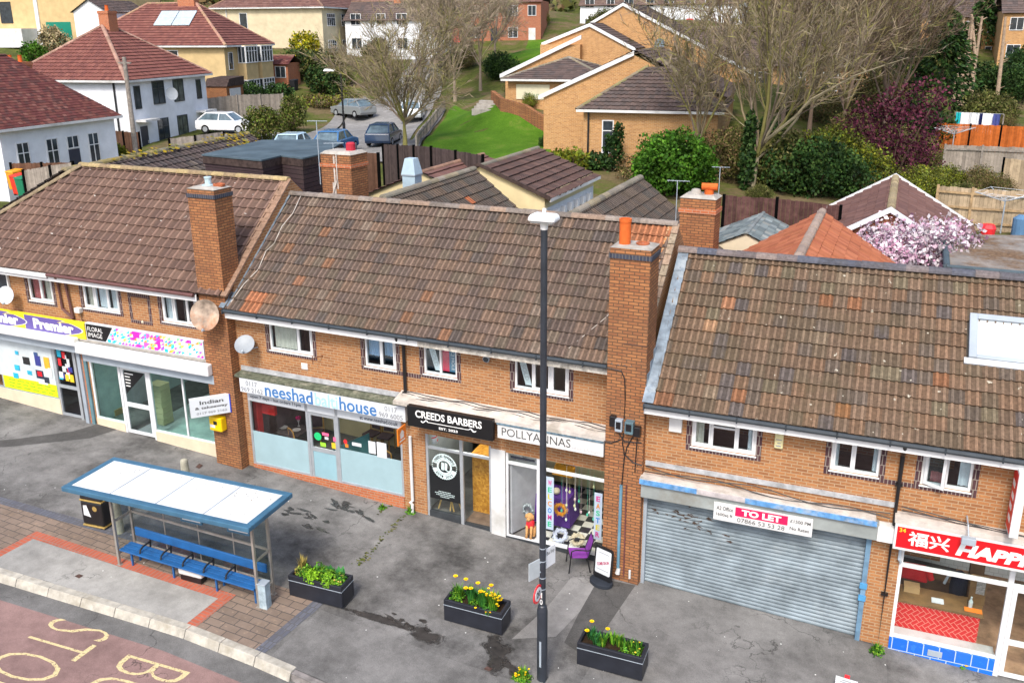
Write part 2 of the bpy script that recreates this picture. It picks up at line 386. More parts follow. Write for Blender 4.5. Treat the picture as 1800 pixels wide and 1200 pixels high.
def ridge_tiles(mb,a,b,r=.11,L=.42,cols=((.2,.17,.14),),rng=random,n=8,m=0):
 a=np.array(a,float);b=np.array(b,float);d=b-a;Ln=np.linalg.norm(d);d/=Ln
 side=np.cross(d,[0,0,1.]);side/=np.linalg.norm(side)+1e-9;upv=np.cross(side,d)
 k=max(1,int(round(Ln/L)))
 for i in range(k):
  p=a+d*(Ln*i/k);q=a+d*(Ln*(i+1)/k+.02);c=rng.choice(cols);f=1+rng.uniform(-.15,.15);c=tuple(x*f for x in c)
  rr=r*(1+rng.uniform(-.03,.05));pts=[]
  for e,rad in((p,rr*1.05),(q,rr*.97)):
   for h in range(n+1):
    th=math.pi*h/n;pts.append(e+side*rad*math.cos(th)+upv*(rad*.85*math.sin(th)-.03))
  K=n+1
  mb.add(pts,[(h,h+1,K+h+1,K+h)for h in range(n)]+[tuple(range(n+1))[::-1],tuple(range(K,2*K))],m,c)
  # --------- lettering
_fonts={}
def text_mesh(body,width,height,mat,name='lettering',bold=0.0,depth=.004,shear=0.0,ratio_free=True):
 """flat raised lettering as a mesh about (0,0): x to the right, z up, facing -y"""
 c=bpy.data.curves.new(name,'FONT');c.body=body;c.size=1.0;c.extrude=0.0;c.offset=bold;c.resolution_u=3;c.shear=shear
 o=bpy.data.objects.new(name,c);COL.objects.link(o)
 dg=bpy.context.evaluated_depsgraph_get();me=bpy.data.meshes.new_from_object(o.evaluated_get(dg))
 bpy.data.objects.remove(o);bpy.data.curves.remove(c)
 n=len(me.vertices);co=np.zeros(n*3);me.vertices.foreach_get('co',co);co=co.reshape(-1,3)
 lo,hi=co.min(0),co.max(0);sx=width/(hi[0]-lo[0]);sz=height/(hi[1]-lo[1])if height else sx
 X=(co[:,0]-(lo[0]+hi[0])/2)*sx;Z=(co[:,1]-(lo[1]+hi[1])/2)*sz
 faces=[tuple(p.vertices)for p in me.polygons];bpy.data.meshes.remove(me)
 return X,Z,faces
def text(parent,body,x0,x1,z0,z1,y,mat,bold=0.0,name='lettering',shear=0.0,dz=0.0,tf=None):
 """lettering filling the rectangle on the plane y; dz = rise of the baseline over its length"""
 X,Z,fs=text_mesh(body,x1-x0,z1-z0,mat,name,bold,shear=shear);mb=MB()
 cx,cz=(x0+x1)/2,(z0+z1)/2
 pts=[(cx+a,y,cz+b+dz*a)for a,b in zip(X,Z)]
 if tf:pts=[tf(p)for p in pts]
 mb.add(pts,fs)
 return mb.build(name,mat,parent)
 # --------- ground
def G(x,y):return-.049*x-.016*min(y,0.0)
def atg(u,v,c=0.0):
 d=ray(u,v);t=(-.049*CAM[0]-.016*CAM[1]+c-CAM[2])/(d[2]+.049*d[0]+.016*d[1]);return CAM+d*t
PTS=[(-60,0,2.2),(-30,0,1.2),(-15,0,.6),(0,0,-.1),(10,0,-.6),(30,0,-1.4),(60,0,-2.5),(-30,12,3.2),(-12,12,2.6),(0,12,2.6),(10,12,3.0),(25,12,2.8),(-45,16,3.6),(-70,16,5.5),(-14,22,4.6),(0,22,4.7),(9,22,4.4),(25,22,4.3),(-30,25,3.9),(-19,31,5.1),(-45,26,4.6),(-41,31,5.3),(-24,29,5.1),(-16,33,5.6),(-5,33,5.2),(9,32,4.3),(25,30,4.2),(-23,35,5.8),(-28,35,4.7),(-36,42,5.0),(-31,40,5.2),(-20,42,8.0),(-10,45,7.2),(8,45,4.9),(20,42,4.8),(-49,45,6.6),(-60,45,8.0),(-75,40,9.0),(-30,55,6.8),(-22,55,9.6),(-38,55,6.2),(-8,55,8.6),(12,58,6.0),(25,55,6.2),(-65,70,11),(-45,70,9.5),(-28,72,10.8),(-10,75,10.4),(10,78,8.2),(30,75,8.2),(-90,70,12.5),(-80,110,16.5),(-50,110,15.5),(-25,110,14.5),(5,110,13.0),(40,110,12.0),(-120,110,18),(-110,170,25),(-60,170,24),(0,170,23),(60,170,22),(-200,170,28),(-160,260,40),(-60,260,40),(60,260,40),(150,170,24),(150,60,8),(-200,60,12)]
_P=np.array(PTS)
def H(x,y):
 d2=(_P[:,0]-x)**2+(_P[:,1]-y)**2;w=1/(d2+6.0)**1.6
 h=float((w*_P[:,2]).sum()/w.sum())
 if y<6:k=min(max((y-1)/5,0),1);h=h*k+G(x,0)*(1-k)
 return h
def ath(u,v):
 """where the line of sight meets the land behind"""
 r=ray(u,v);t=22.0
 while t<420:
  p=CAM+r*t
  if p[2]<H(p[0],p[1]):return np.array([p[0],p[1],H(p[0],p[1])])
  t+=.25
 return CAM+r*400
def landmat():
 m,nt,p=_new('land');v=coords(nt,True)
 g=ramp(nt,noise(nt,v,.35,6,.7),[(.36,(.05,.06,.015)),(.48,(.085,.10,.022)),(.56,(.12,.095,.045)),(.68,(.17,.125,.07))])
 g=mixc(nt,.6,g,ramp(nt,noise(nt,v,6,5,.7),[(.3,(.5,)*3),(.7,(1.4,)*3)]),'MULTIPLY')
 nt.links.new(g,p.inputs['Base Color']);p.inputs['Roughness'].default_value=1;return m
def lawnmat():
 m,nt,p=_new('lawn');v=coords(nt,True)
 g=ramp(nt,noise(nt,v,.5,6,.7),[(.3,(.05,.12,.008)),(.55,(.075,.165,.012)),(.75,(.16,.17,.04))])
 g=mixc(nt,.6,g,ramp(nt,noise(nt,v,9,5,.8),[(.3,(.5,)*3),(.7,(1.45,)*3)]),'MULTIPLY')
 nt.links.new(g,p.inputs['Base Color']);p.inputs['Roughness'].default_value=1
 bump(nt,p,noise(nt,v,30,4),.8,.05);return m
LAND=landmat();LAWN=lawnmat()
xs=sorted(set(list(np.arange(-60,40,2.0))+list(np.arange(-260,-60,12.0))+list(np.arange(40,220,12.0))))
ys=sorted(set([-60,-40,-30,-20,-12,-8,-4,0,1]+list(np.arange(2,80,2.0))+list(np.arange(80,300,10.0))))
gm=MB()
for y in ys:
 for x in xs:gm.v.append((x,y,(G(x,min(y,0))-.45 if y<=6.5 else H(x,y))))
nx=len(xs)
for j in range(len(ys)-1):
 for i in range(nx-1):gm.f.append([j*nx+i,j*nx+i+1,(j+1)*nx+i+1,(j+1)*nx+i]);gm.m.append(0);gm.c.append((1,1,1))
gm.build('ground',LAND,kind='structure',smooth=True)
KERB=[(-60,-9.9),(-30,-8.0),(-12.4,-6.84),(-7.4,-6.47),(-5.3,-6.5),(-4.0,-6.58),(4,-7.0),(30,-8.2)]
def kerb_y(x):
 for(a,b),(c,d)in zip(KERB,KERB[1:]):
  if a<=x<=c:return b+(d-b)*(x-a)/(c-a)
 return KERB[-1][1]
def sheet(name,mat,pts,off=0.0,kind='structure',thick=0.0,n=None):
 mb=MB();mb.poly([(x,y,G(x,y)+off)for x,y in pts])
 if thick:
  k=len(pts)
  for i in range(k):
   (a,b),(c,d)=pts[i],pts[(i+1)%k]
   mb.quad((a,b,G(a,b)+off),(c,d,G(c,d)+off),(c,d,G(c,d)+off-thick),(a,b,G(a,b)+off-thick))
 return mb.build(name,mat,kind=kind)
pv=MB();KX=[-60,-30,-12.4,-7.4,-5.3,-4.0,4,30]
for a,b in zip(KX,KX[1:]):
 pv.quad((a,kerb_y(a),G(a,kerb_y(a))),(b,kerb_y(b),G(b,kerb_y(b))),(b,0,G(b,0)),(a,0,G(a,0)))
 pv.quad((a,0,G(a,0)),(b,0,G(b,0)),(b,5.5,G(b,0)),(a,5.5,G(a,0)))
pv.build('pavement',ASPH,kind='structure')
KERBM=plain('kerb_granite',(.44,.41,.35),.85,.2,5,grime=(.30,.27,.21),bmp=.2)
KERBD=plain('kerb_stone_dark',(.22,.20,.19),.9,.25,6,bmp=.2)
kb=MB();x=-22.0
while x<6:
 L=.92;x1=x+L-.014;dark=x>-5.3
 rise=.13 if not dark else .11;ext=.02 if not dark else .0;wd=.20 if not dark else .13
 ya,yb=kerb_y(x),kerb_y(x1);o=.012
 ba=G(x,ya);bb=G(x1,yb);sl=.09 if not dark else .02
 kb.hexa([(x,ya-sl-o,ba-.2),(x1,yb-sl-o,bb-.2),(x1,yb+wd,bb-.2),(x,ya+wd,ba-.2),(x,ya-o+.02,ba+ext+.004),(x1,yb-o+.02,bb+ext+.004),(x1,yb+wd,bb+.012),(x,ya+wd,ba+.012)],1 if dark else 0)
 x+=L
kb.build('kerb',[KERBM,KERBD],kind='structure',bevel=.012)
rd=MB()
for a,b in zip(KX,KX[1:]):
 for lo,hi,mi,off in((-.02,-.55,0,-.15),(-.55,-16,1,-.15)):
  rd.quad((a,kerb_y(a)+hi,G(a,kerb_y(a)+hi)+off),(b,kerb_y(b)+hi,G(b,kerb_y(b)+hi)+off),(b,kerb_y(b)+lo,G(b,kerb_y(b)+lo)+off),(a,kerb_y(a)+lo,G(a,kerb_y(a)+lo)+off),mi)
rd.build('road',[ROADG,ROADM],kind='structure')
def paint(name,col,wear=.55):
 m,nt,p=_new(name);v=coords(nt,True)
 p.inputs['Base Color'].default_value=(*col,1);p.inputs['Roughness'].default_value=.8
 a=ramp(nt,noise(nt,v,22,5,.75),[(wear-.2,(0,0,0)),(wear-.08,(1,1,1))])
 nt.links.new(a,p.inputs['Alpha']);MATS[name]=m;return m
YPAINT=paint('worn_yellow_paint',(.62,.50,.27),.55)
def road_text(body,xa,xb,yc0,yc1,head=0.02):
 """letters stretched along the road, tops towards +x, read towards -y; xa..xb = foot..top, yc0 (far) .. yc1 (near)"""
 X,Z,fs=text_mesh(body,abs(yc0-yc1),xb-xa,YPAINT,bold=-.02);mb=MB()
 pts=[]
 for a,b in zip(X,Z):
  px=(xa+xb)/2+b;py=(yc0+yc1)/2-a+head*(px-xa)
  pts.append((px,py,G(px,py)-.15+.004))
 mb.add(pts,fs);return mb.build('road_marking',YPAINT,kind='structure')
road_text('STOP',-10.18,-8.68,-7.22,-9.55,.10)
road_text('BUS',-7.95,-6.42,-7.42,-9.2,.10)
BLOCK=brick('brown_block_paving',(.245,.185,.145),(.19,.145,.115),(.10,.085,.075),bw=.42,bh=.21,dirt=.45,light=(.33,.24,.17),horizontal=True,mort=.012)
BLOCKR=brick('red_block_border',(.46,.12,.07),(.37,.10,.06),(.26,.17,.14),bw=.105,bh=.3,dirt=.25,horizontal=True,light=(.5,.17,.1))
BLOCKR2=brick('red_block_border_turned',(.46,.12,.07),(.37,.10,.06),(.26,.17,.14),bw=.105,bh=.3,dirt=.25,horizontal=True,light=(.5,.17,.1),swap=True)
BLOCKB=brick('blue_block_band',(.13,.135,.16),(.10,.105,.13),(.10,.10,.10),bw=.105,bh=.22,dirt=.3,horizontal=True,light=(.17,.17,.2))
PADM=asphalt('concrete_pad',.33,patchy=.2,speck=.25,tint=(1,.97,.90))
sheet('paving',BLOCK,[(-22,kerb_y(-22)+.02),(-12.4,-6.80),(-7.4,-6.43),(-5.62,-6.46),(-5.50,-4.30),(-9,-4.35),(-14.6,-4.70),(-22,-5.1)],.004)
sheet('paving',BLOCKB,[(-5.62,-6.46),(-5.36,-6.46),(-5.22,-4.10),(-5.50,-4.30)],.006)
sheet('paving',BLOCKB,[(-22,-5.1),(-14.6,-4.70),(-9,-4.35),(-9,-4.10),(-14.6,-4.43),(-22,-4.85)],.008)
PB=(-12.98,-7.36)
sheet('paving',BLOCKR,[(-13.2,-5.49),(-7.16,-5.30),(-7.16,-5.03),(-13.2,-5.21)],.008)
sheet('paving',BLOCKR2,[(-7.42,-6.42),(-7.17,-6.42),(-7.16,-5.30),(-7.42,-5.31)],.010)
sheet('paving',BLOCKR2,[(-13.25,-6.84),(-13.0,-6.82),(-12.96,-5.49),(-13.2,-5.49)],.010)
sheet('concrete_pad',PADM,[(-13.0,-6.84),(-7.42,-6.46),(-7.42,-5.31),(-12.96,-5.49)],.012)
def blob(name,mat,cx,cy,rx,ry,rot,seed,off,n=40,rough=.35):
 """a stain that fades out towards its ragged edge"""
 rg=random.Random(seed);ph=[rg.uniform(0,6.28)for _ in range(6)];mb=MB();K=7;pts=[]
 for q in range(K+1):
  for i in range(n):
   th=2*math.pi*i/n;r=(1+sum(rough/(k+1)*math.sin((k+2)*th+ph[k])for k in range(6))*.8)*(q+.01)/K*1.25;a,b=rx*r*math.cos(th),ry*r*math.sin(th);x,y=cx+a*math.cos(rot)-b*math.sin(rot),cy+a*math.sin(rot)+b*math.cos(rot);pts.append((x,y,G(x,y)+off))
 o=len(mb.v);mb.v=pts
 for q in range(K):
  for i in range(n):mb.f.append([q*n+i,q*n+(i+1)%n,(q+1)*n+(i+1)%n,(q+1)*n+i]);mb.m.append(0);v=min(1,1.15*(1-q/K));mb.c.append((v,v,v*.999))
 return mb.build(name,mat,kind='structure')
m,nt_,p_=_new('wet_asphalt');v_=coords(nt_,True)
nt_.links.new(ramp(nt_,noise(nt_,v_,8,5),[(.3,(.02,.018,.017)),(.7,(.055,.05,.045))]),p_.inputs['Base Color']);p_.inputs['Roughness'].default_value=.3
at_=N(nt_,'ShaderNodeAttribute',attribute_name='Col');ma_=N(nt_,'ShaderNodeMath',operation='MULTIPLY_ADD');nt_.links.new(noise(nt_,v_,7,6,.7),ma_.inputs[0]);ma_.inputs[1].default_value=1.5;ma_.inputs[2].default_value=-.75;mb_=N(nt_,'ShaderNodeMath',operation='ADD');nt_.links.new(ma_.outputs[0],mb_.inputs[0]);nt_.links.new(at_.outputs['Fac'],mb_.inputs[1]);nt_.links.new(ramp(nt_,mb_.outputs[0],[(.25,(0,0,0)),(.6,(.92,)*3)]),p_.inputs['Alpha']);WET=m
ASPHD=asphalt('asphalt_new',.085,patchy=.25,speck=.6)
ASPHL=asphalt('asphalt_pale',.25,patchy=.3,speck=.3)
ASPHM=asphalt('asphalt_mid',.18,patchy=.35)
sheet('pavement_patch',ASPHM,[(-5.2,kerb_y(-5.2)+.14),(-4.0,-6.42),(4,-6.85),(7,-7),(6.0,-4.75),(-2.2,-4.75),(-5.2,-4.6)],.004)
sheet('pavement_patch',ASPHL,[(-.62,-.86),(.12,-.66),(.02,-1.9),(-.18,-3.1),(-1.0,-3.6),(-.72,-2.2)],.005)
sheet('pavement_patch',ASPHD,[(.85,-.50),(-.02,-.62),(.0,-2.2),(.05,-3.2),(.55,-3.4),(.72,-2.2)],.006)
sheet('pavement_patch',ASPHM,[(.95,-.36),(6.4,-.20),(6.6,-4.5),(.75,-4.6)],.004)
sheet('pavement_patch',ASPHD,[(-16.72,-.03),(-15.9,-.03),(-16.15,-.9),(-17.6,-2.3),(-19.2,-3.6),(-19.6,-3.3),(-18.0,-2.0),(-16.95,-.8)],.006)
blob('puddle',WET,-3.85,-4.3,.95,.11,.10,5,.008,rough=.3)
blob('puddle',WET,-2.72,-4.32,.34,.27,.2,9,.009)
blob('puddle',WET,-1.10,-4.12,.42,.34,-.5,12,.009,rough=.5)
blob('puddle',WET,-.62,-4.45,.3,.12,-.2,17,.010,rough=.5)
rg_=random.Random(31)
for cx,cy,n,sp in((-7.35,-.68,9,.42),(-6.8,-.86,5,.2),(-7.75,-1.5,7,.35),(-7.1,-1.95,4,.22),(-8.2,-1.6,4,.3),(-3.2,-4.18,6,.4)):
 for k in range(n):blob('damp_stain',WET,cx+rg_.gauss(0,sp),cy+rg_.gauss(0,sp*.35),rg_.uniform(.05,.22),rg_.uniform(.03,.08),rg_.uniform(-.5,.3),k+int(cx*9),.007+.0006*k,26,.3)
 # --------- the terrace of shops
rng=random.Random(11)
def rafter(fr,ye,ze,yr,zr):return math.hypot(yr-ye,zr-ze),np.array([0,yr-ye,zr-ze])/math.hypot(yr-ye,zr-ze)
PAL_MID=pal([(.175,.125,.10),(.20,.14,.107),(.155,.115,.096),(.215,.145,.105),(.17,.132,.10),(.26,.14,.085),(.13,.105,.092),(.23,.175,.135)],[6,5,4,3,3,.25,1.2,.8],.10)
PAL_LEFT=pal([(.215,.135,.105),(.235,.15,.115),(.195,.124,.098),(.18,.115,.093)],[5,4,3,2],.08)
PAL_RIGHT=pal([(.20,.138,.095),(.22,.148,.10),(.18,.132,.09),(.235,.148,.095),(.165,.128,.10),(.29,.14,.075),(.14,.116,.105),(.195,.158,.105),(.235,.175,.12)],[6,6,4,4,3,.35,.8,1.2,.5],.11)
def terrace_roof(root,x0f,x1f,x0r,x1r,ye,ze,yr,zr,pick,mat,prof,gauge,cover,nseg,ridgecols,yback,zback,skip=None,special=None,lead=None,ridge_r=.12,rx0=None,rx1=None,capl=.45):
 """x0f..x1f at the eaves, x0r..x1r at the ridge"""
 L,T=rafter(None,ye,ze,yr,zr)
 mb=MB();O=(0,ye,ze)
 pk=pick
 if special:
  def pk(i,j,rg,base=pick):
   for(a,b,c,d,col)in special:
    if a<=i<=b and c<=j<=d:
     k=1+rg.uniform(-.12,.12);return tuple(x*k for x in col)
   return base(i,j,rg)
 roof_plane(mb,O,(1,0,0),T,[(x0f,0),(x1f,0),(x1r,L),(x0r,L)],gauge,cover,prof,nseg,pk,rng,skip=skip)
 mb.quad((x1r,yr,zr-.03),(x0r,yr,zr-.03),(x0r,yback,zback),(x1r,yback,zback),0,(.15,.11,.09))
 rf=mb.build('roof',mat,root)
 rm=MB();ridge_tiles(rm,(rx0 if rx0 is not None else x0r,yr,zr+.03),(rx1 if rx1 is not None else x1r,yr,zr+.03),ridge_r,capl,ridgecols,rng);rm.build('ridge_tiles',TILE,rf)
 return rf,L,T
def chimney_stack(parent,x0,x1,y0,y1,zb,zt,mat=None,name='chimney',cap=True,band=True):
 mb=MB();mb.box(x0,x1,y0,y1,zb,zt-.23);mb.box(x0,x1,y0,y1,zt-.13,zt)
 c=mb.build(name,mat or BRC,parent)
 b=MB();b.box(x0-.025,x1+.025,y0-.025,y1+.025,zt-.23,zt-.13);b.build('band',BRB,c)
 f=MB();f.hexa([(x0-.01,y0-.01,zt),(x1+.01,y0-.01,zt),(x1+.01,y1+.01,zt),(x0-.01,y1+.01,zt),(x0+.12,y0+.12,zt+.05),(x1-.12,y0+.12,zt+.05),(x1-.12,y1-.12,zt+.05),(x0+.12,y1-.12,zt+.05)])
 f.build('flaunching',CONC,c);return c
def gable(parent,x0,x1,ye,ze,yr,zr,yb,drop=1.2,up=.06,mat=None,name='gable_wall'):
 mb=MB();mb.extr([(x0,ye,ze-drop),(x0,yr*2-ye,ze-drop),(x0,yr*2-ye,ze+up),(x0,yr,zr+up),(x0,ye,ze+up)][::-1],(x1-x0,0,0));return mb.build(name,mat or BR,parent)
def room(parent,x0,x1,y0,y1,z0,z1,floor,back,sides,ceil,left=None,right=None,name='interior'):
 mb=MB()
 mb.quad((x0,y0,z0),(x1,y0,z0),(x1,y1,z0),(x0,y1,z0),0)
 mb.quad((x0,y1,z0),(x1,y1,z0),(x1,y1,z1),(x0,y1,z1),1)
 mb.quad((x0,y1,z0),(x0,y1,z1),(x0,y0,z1),(x0,y0,z0),2)
 mb.quad((x1,y0,z0),(x1,y0,z1),(x1,y1,z1),(x1,y1,z0),3)
 mb.quad((x0,y0,z1),(x0,y1,z1),(x1,y1,z1),(x1,y0,z1),4)
 return mb.build(name,[floor,back,left or sides,right or sides,ceil],parent)
def rust_cable(parent,pts,r=.012,mat=None,name='cable'):
 mb=MB();mb.tube(pts,r,6);return mb.build(name,mat or BLACK,parent)
 # ===== middle section
MX0,MX1=-10.92,.70
mid=thing('shop_building','brick shop building with a grey-brown tiled roof between two tall pier chimneys','building',(-5.2,0,.2),'m','terrace of shops with flats above')
MEY,MEZ,MRY,MRZ=-.40,5.40,2.744,8.03
wA=rect4((470,561.7),(548.3,571.7),(475,613.3),(550,626.7),0)
wB=rect4((639.3,586.7),(695,595),(641.7,643.3),(696.7,650.7),0)
wC=rect4((743.3,601.7),(803.3,608.3),(745,656),(802.3,665),0)
wD=rect4((904,625),(1000,638.3),(904,681.7),(1000,697.7),0)
zt=5.12;holes=[(a,b,c,zt)for a,b,c,d in(wA,wB,wC,wD)]
nx0,nx1=aty(441,760,0)[0],aty(708,800,0)[0]
bx0,bx1=aty(749,830,0)[0],aty(864,860,0)[0]
px0,px1=aty(889,870,0)[0],-.03
NZ=2.95;BZ=2.62
wm=MB()
wall_holes(wm,MX0,MX1-.6,-.4,5.45,holes+[(nx0,nx1,.25,NZ),(bx0,bx1,-.1,BZ),(px0,px1,-.2,BZ-.1)],0.0,.12)
wm.quad((MX0,.3,2.9),(MX0,.3,5.45),(MX0,0,5.45),(MX0,0,2.9))
wm.build('wall',BR,mid)
fl=MB();fl.box(MX0,MX1,.02,5.9,2.93,2.99);fl.box(MX0,MX1,5.8,5.9,-.3,5.4);fl.box(MX0,MX1,.15,5.8,5.38,5.42);fl.box(MX1-.06,MX1,.2,5.9,0,5.4);fl.box(MX0,MX0+.06,.2,5.9,0,5.4)
for xp in(-7.6,-5.42,-3.3):fl.box(xp-.05,xp+.05,.2,5.8,3,5.4)
fl.build('inner_walls',INT,mid)
ORS=(.40,.165,.085)
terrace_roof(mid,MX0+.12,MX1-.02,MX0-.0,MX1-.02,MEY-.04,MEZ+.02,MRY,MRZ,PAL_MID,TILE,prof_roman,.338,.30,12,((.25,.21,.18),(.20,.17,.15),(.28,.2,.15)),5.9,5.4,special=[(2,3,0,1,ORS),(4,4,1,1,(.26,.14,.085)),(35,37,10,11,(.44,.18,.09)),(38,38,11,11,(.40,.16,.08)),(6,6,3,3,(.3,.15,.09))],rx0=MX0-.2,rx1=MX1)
ld_=MB()
L,T=rafter(None,MEY,MEZ,MRY,MRZ)
def on_mid(x,t,n=.0):p=np.array([x,MEY,MEZ])+T*t+np.array([0,-T[2],T[1]])*n;return tuple(p)
for i in range(12):
 a,b=L*i/12,L*(i+1)/12+.03;o=.05+.004*(i%2)
 ld_.hexa([on_mid(MX0-.10,a,o),on_mid(MX0+.19,a,o),on_mid(MX0+.19,b,o),on_mid(MX0-.10,b,o),on_mid(MX0-.10,a,o+.02),on_mid(MX0+.19,a,o+.02),on_mid(MX0+.19,b,o+.012),on_mid(MX0-.10,b,o+.012)])
ld_.build('lead_flashing',LEAD,mid)
g_=MB();x_a,x_b=MX0+.05,-.01
path=[(x_a,MEY-.06,MEZ-.03),(x_b,MEY-.06,MEZ-.035)]
g_.tube(path,.055,10);
for i in range(10):x=x_a+(x_b-x_a)*i/9.5;g_.box(x,x+.03,MEY-.125,MEY+.02,MEZ-.10,MEZ+.015)
gt=g_.build('gutter',DARKG,mid)
g_=MB();g_.box(x_a,-4.9,MEY+.0,MEY+.03,MEZ-.25,MEZ-.02);g_.box(x_a,x_b,MEY+.03,.02,MEZ-.26,MEZ-.24);g_.build('fascia',UPVC,mid)
g_=MB();g_.box(-4.9,x_b,MEY+.0,MEY+.03,MEZ-.25,MEZ-.02);g_.build('fascia',plain('peeling_fascia',(.50,.47,.42),.9,.3,9,grime=(.16,.15,.13)),mid)
d_=MB();dx=-5.50;d_.tube([(dx,MEY-.02,MEZ-.05),(dx,MEY+.04,MEZ-.2),(dx,-.07,MEZ-.42),(dx,-.07,3.0)],.045,10);d_.build('downpipe',BLACK,mid)
d_=MB();q=aty(722,800,-.08);d_.tube([(q[0],-.08,2.5),(q[0],-.08,G(q[0],0)+.35),(q[0]-.05,-.12,G(q[0],0)+.32),(q[0],-.1,G(q[0],0)+.25),(q[0],-.12,G(q[0],0)+.02)],.042,10);d_.build('downpipe',WHITEP,mid)
a=xz(415,645,-.03);b=xz(713,695,-.03)
s_=MB();s_.box(MX0+.12,-5.6,-.05,.0,(a[1]+b[1])/2-.06,(a[1]+b[1])/2+.07);s_.build('string_course',plain('string_course_grey',(.42,.43,.44),.85,.2,5,grime=(.2,.2,.2)),mid)
sA=aty(521.7,590,0)[0]
window(mid,*wA[:3],zt,0,(sA,),[(.06,.56,.05,.98,CURT)],sashes=(1,))
window(mid,*wB[:3],zt,0,((wB[0]+wB[1])/2,),[(.05,.45,.3,.98,CURTB),(.55,.95,.35,.98,CURTB)],sashes=(1,))
wnC=window(mid,*wC[:3],zt,0,((wC[0]+wC[1])/2,),[],sashes=())
wnD=window(mid,*wD[:3],zt,0,(aty(936,650,0)[0],aty(968,650,0)[0]),[],sashes=(1,2))
for w in(wA,wB,wC,wD):brick_trim(mid,w[0],w[1],w[2],zt,0,'lrb').build('brick_surround',BRD,mid)
tm=MB();tm.box(wB[1]+.1,wC[0]-.1,-.004,.02,wB[2]-.11,wB[2]-.0)
tm.build('brick_surround',BRD,mid)
def pier(x0,y0,yb,zb,zt,parent):
 mb=MB();mb.box(x0,x0+.9,y0,.42,zb-.3,zt-.23)
 return mb
def pier_chimney(parent,x0,y0,y1,zb,zt,name='chimney'):
 c=chimney_stack(parent,x0,x0+.9,y0,y1,zb,zt);return c
cR=pier_chimney(mid,0.0,-.47,.24,-.35,8.12)
pt=MB();pt.lathe(.245,-.22,[(.125,8.15),(.125,8.62),(.135,8.66),(.135,8.72),(.10,8.72),(.10,8.5)],20);pt.build('chimney_pot',TERRA,cR,smooth=False)
pt=MB();pt.lathe(.62,-.12,[(.14,8.15),(.15,8.20),(.10,8.21),(.09,8.15)],18);pt.build('chimney_pot',TERRAD,cR)
cL=pier_chimney(mid,-11.79,-.32,.36,.2,8.62)
pt=MB();pt.lathe(-11.38,.05,[(.17,8.66),(.17,8.69),(.085,8.70),(.085,8.86),(.1,8.86),(.1,8.9),(.03,8.91)],16);pt.build('chimney_pot',plain('flue_cowl_blue',(.45,.58,.62),.4,.1),cL)
pt=MB();pt.lathe(-11.08,.12,[(.15,8.66),(.16,8.72),(.11,8.73),(.1,8.68)],18);pt.build('chimney_pot',TERRAD,cL)
fl_=MB()
for i in range(9):
 z0=4.86+i*.21;y0=-.66+i*.25
 if y0<.30:fl_.box(.90,.915,max(-.46,y0),y0+.27,z0,z0+.24)
fl_.build('lead_flashing',LEAD,cR)
gable(mid,MX1-.22,MX1,MEY+.3,MEZ+.2,MRY,MRZ-.02,5.9,drop=.8)
vg=MB()
for i in range(13):a,b=L*i/13,L*(i+1)/13-.01;vg.hexa([on_mid(MX1-.10,a,.02),on_mid(MX1+.06,a,.02),on_mid(MX1+.06,b,.02),on_mid(MX1-.10,b,.02),on_mid(MX1-.10,a,.075),on_mid(MX1+.06,a,.075),on_mid(MX1+.06,b,.055),on_mid(MX1-.10,b,.055)],0,(.34-.02*(i%3),.24,.17))
vg.build('verge_tiles',TILE,mid)
wp=MB();wp.tube([on_mid(MX0+.55,L-.05,.05),on_mid(MX0+.62,L*.82,.07),on_mid(MX0+.50,L*.7,.07),on_mid(MX0+.55,L*.55,.07),on_mid(MX0+.42,L*.48,.07),on_mid(MX0+.5,L*.33,.07),on_mid(MX0+.30,L*.2,.07),on_mid(MX0+.22,L*.05,.08),(MX0+.18,-.45,5.3)],.011,6);wp.build('cable',CONCW,mid)
wp=MB();wp.tube([on_mid(-1.0,.25,.05),on_mid(-.35,1.2,.06),on_mid(-.05,1.9,.05)],.008,5);wp.build('cable',CONCW,mid)
# --- curry house shopfront
gN=lambda x:G(x,0)
zs=.72
rz_=MB();rz_.hexa([(nx0,-.02,gN(nx0)-.2),(nx1,-.02,gN(nx1)-.2),(nx1,.10,gN(nx1)-.2),(nx0,.10,gN(nx0)-.2),(nx0,-.02,.62),(nx1,-.02,.62),(nx1,.10,.62),(nx0,.10,.62)])
rz_.build('brick_riser',BRR,mid)
dN0,dN1=aty(544,800,0)[0],aty(597,810,0)[0]
zN0=.62;zT=xz(441,706,0)[1];zF=xz(447,757,0)[1]
sf=MB()
zglass=(xz(540,722,0)[1]+zT)/2
def bar(x0,x1,z0,z1,y0=.0,y1=.07):sf.box(x0,x1,y0,y1,z0,z1)
bar(nx0,nx0+.07,zN0,NZ);bar(nx1-.06,nx1,zN0,NZ);bar(nx0+.07,dN0,zN0,zN0+.07);bar(dN1,nx1-.06,zN0,zN0+.07)
bar(nx0+.07,nx1-.06,zglass,zglass+.07,.003,.067);bar(dN0-.03,dN0+.05,gN(dN0)-.05,NZ,-.003,.073);bar(dN1-.05,dN1+.03,gN(dN1)-.05,NZ,-.003,.073)
shopN=sf.build('shopfront_frame',ALU,mid,bevel=.004)
gl=MB();gl.box(nx0+.07,dN0-.03,.03,.038,zN0+.07,zglass);gl.box(dN1+.03,nx1-.06,.03,.038,zN0+.07,zglass);each(gl,'pane',GLASS,shopN)
FROST=plain('frosted_film',(.33,.47,.51),.35,.05,2)
fm=MB();fm.box(nx0+.07,dN0-.03,.022,.027,zN0+.07,zF);fm.box(dN1+.03,nx1-.06,.022,.027,zN0+.07,zF);each(fm,'frosted_film',FROST,shopN)
dr=MB();gd=gN((dN0+dN1)/2);zdm=(xz(552,789,0)[1])
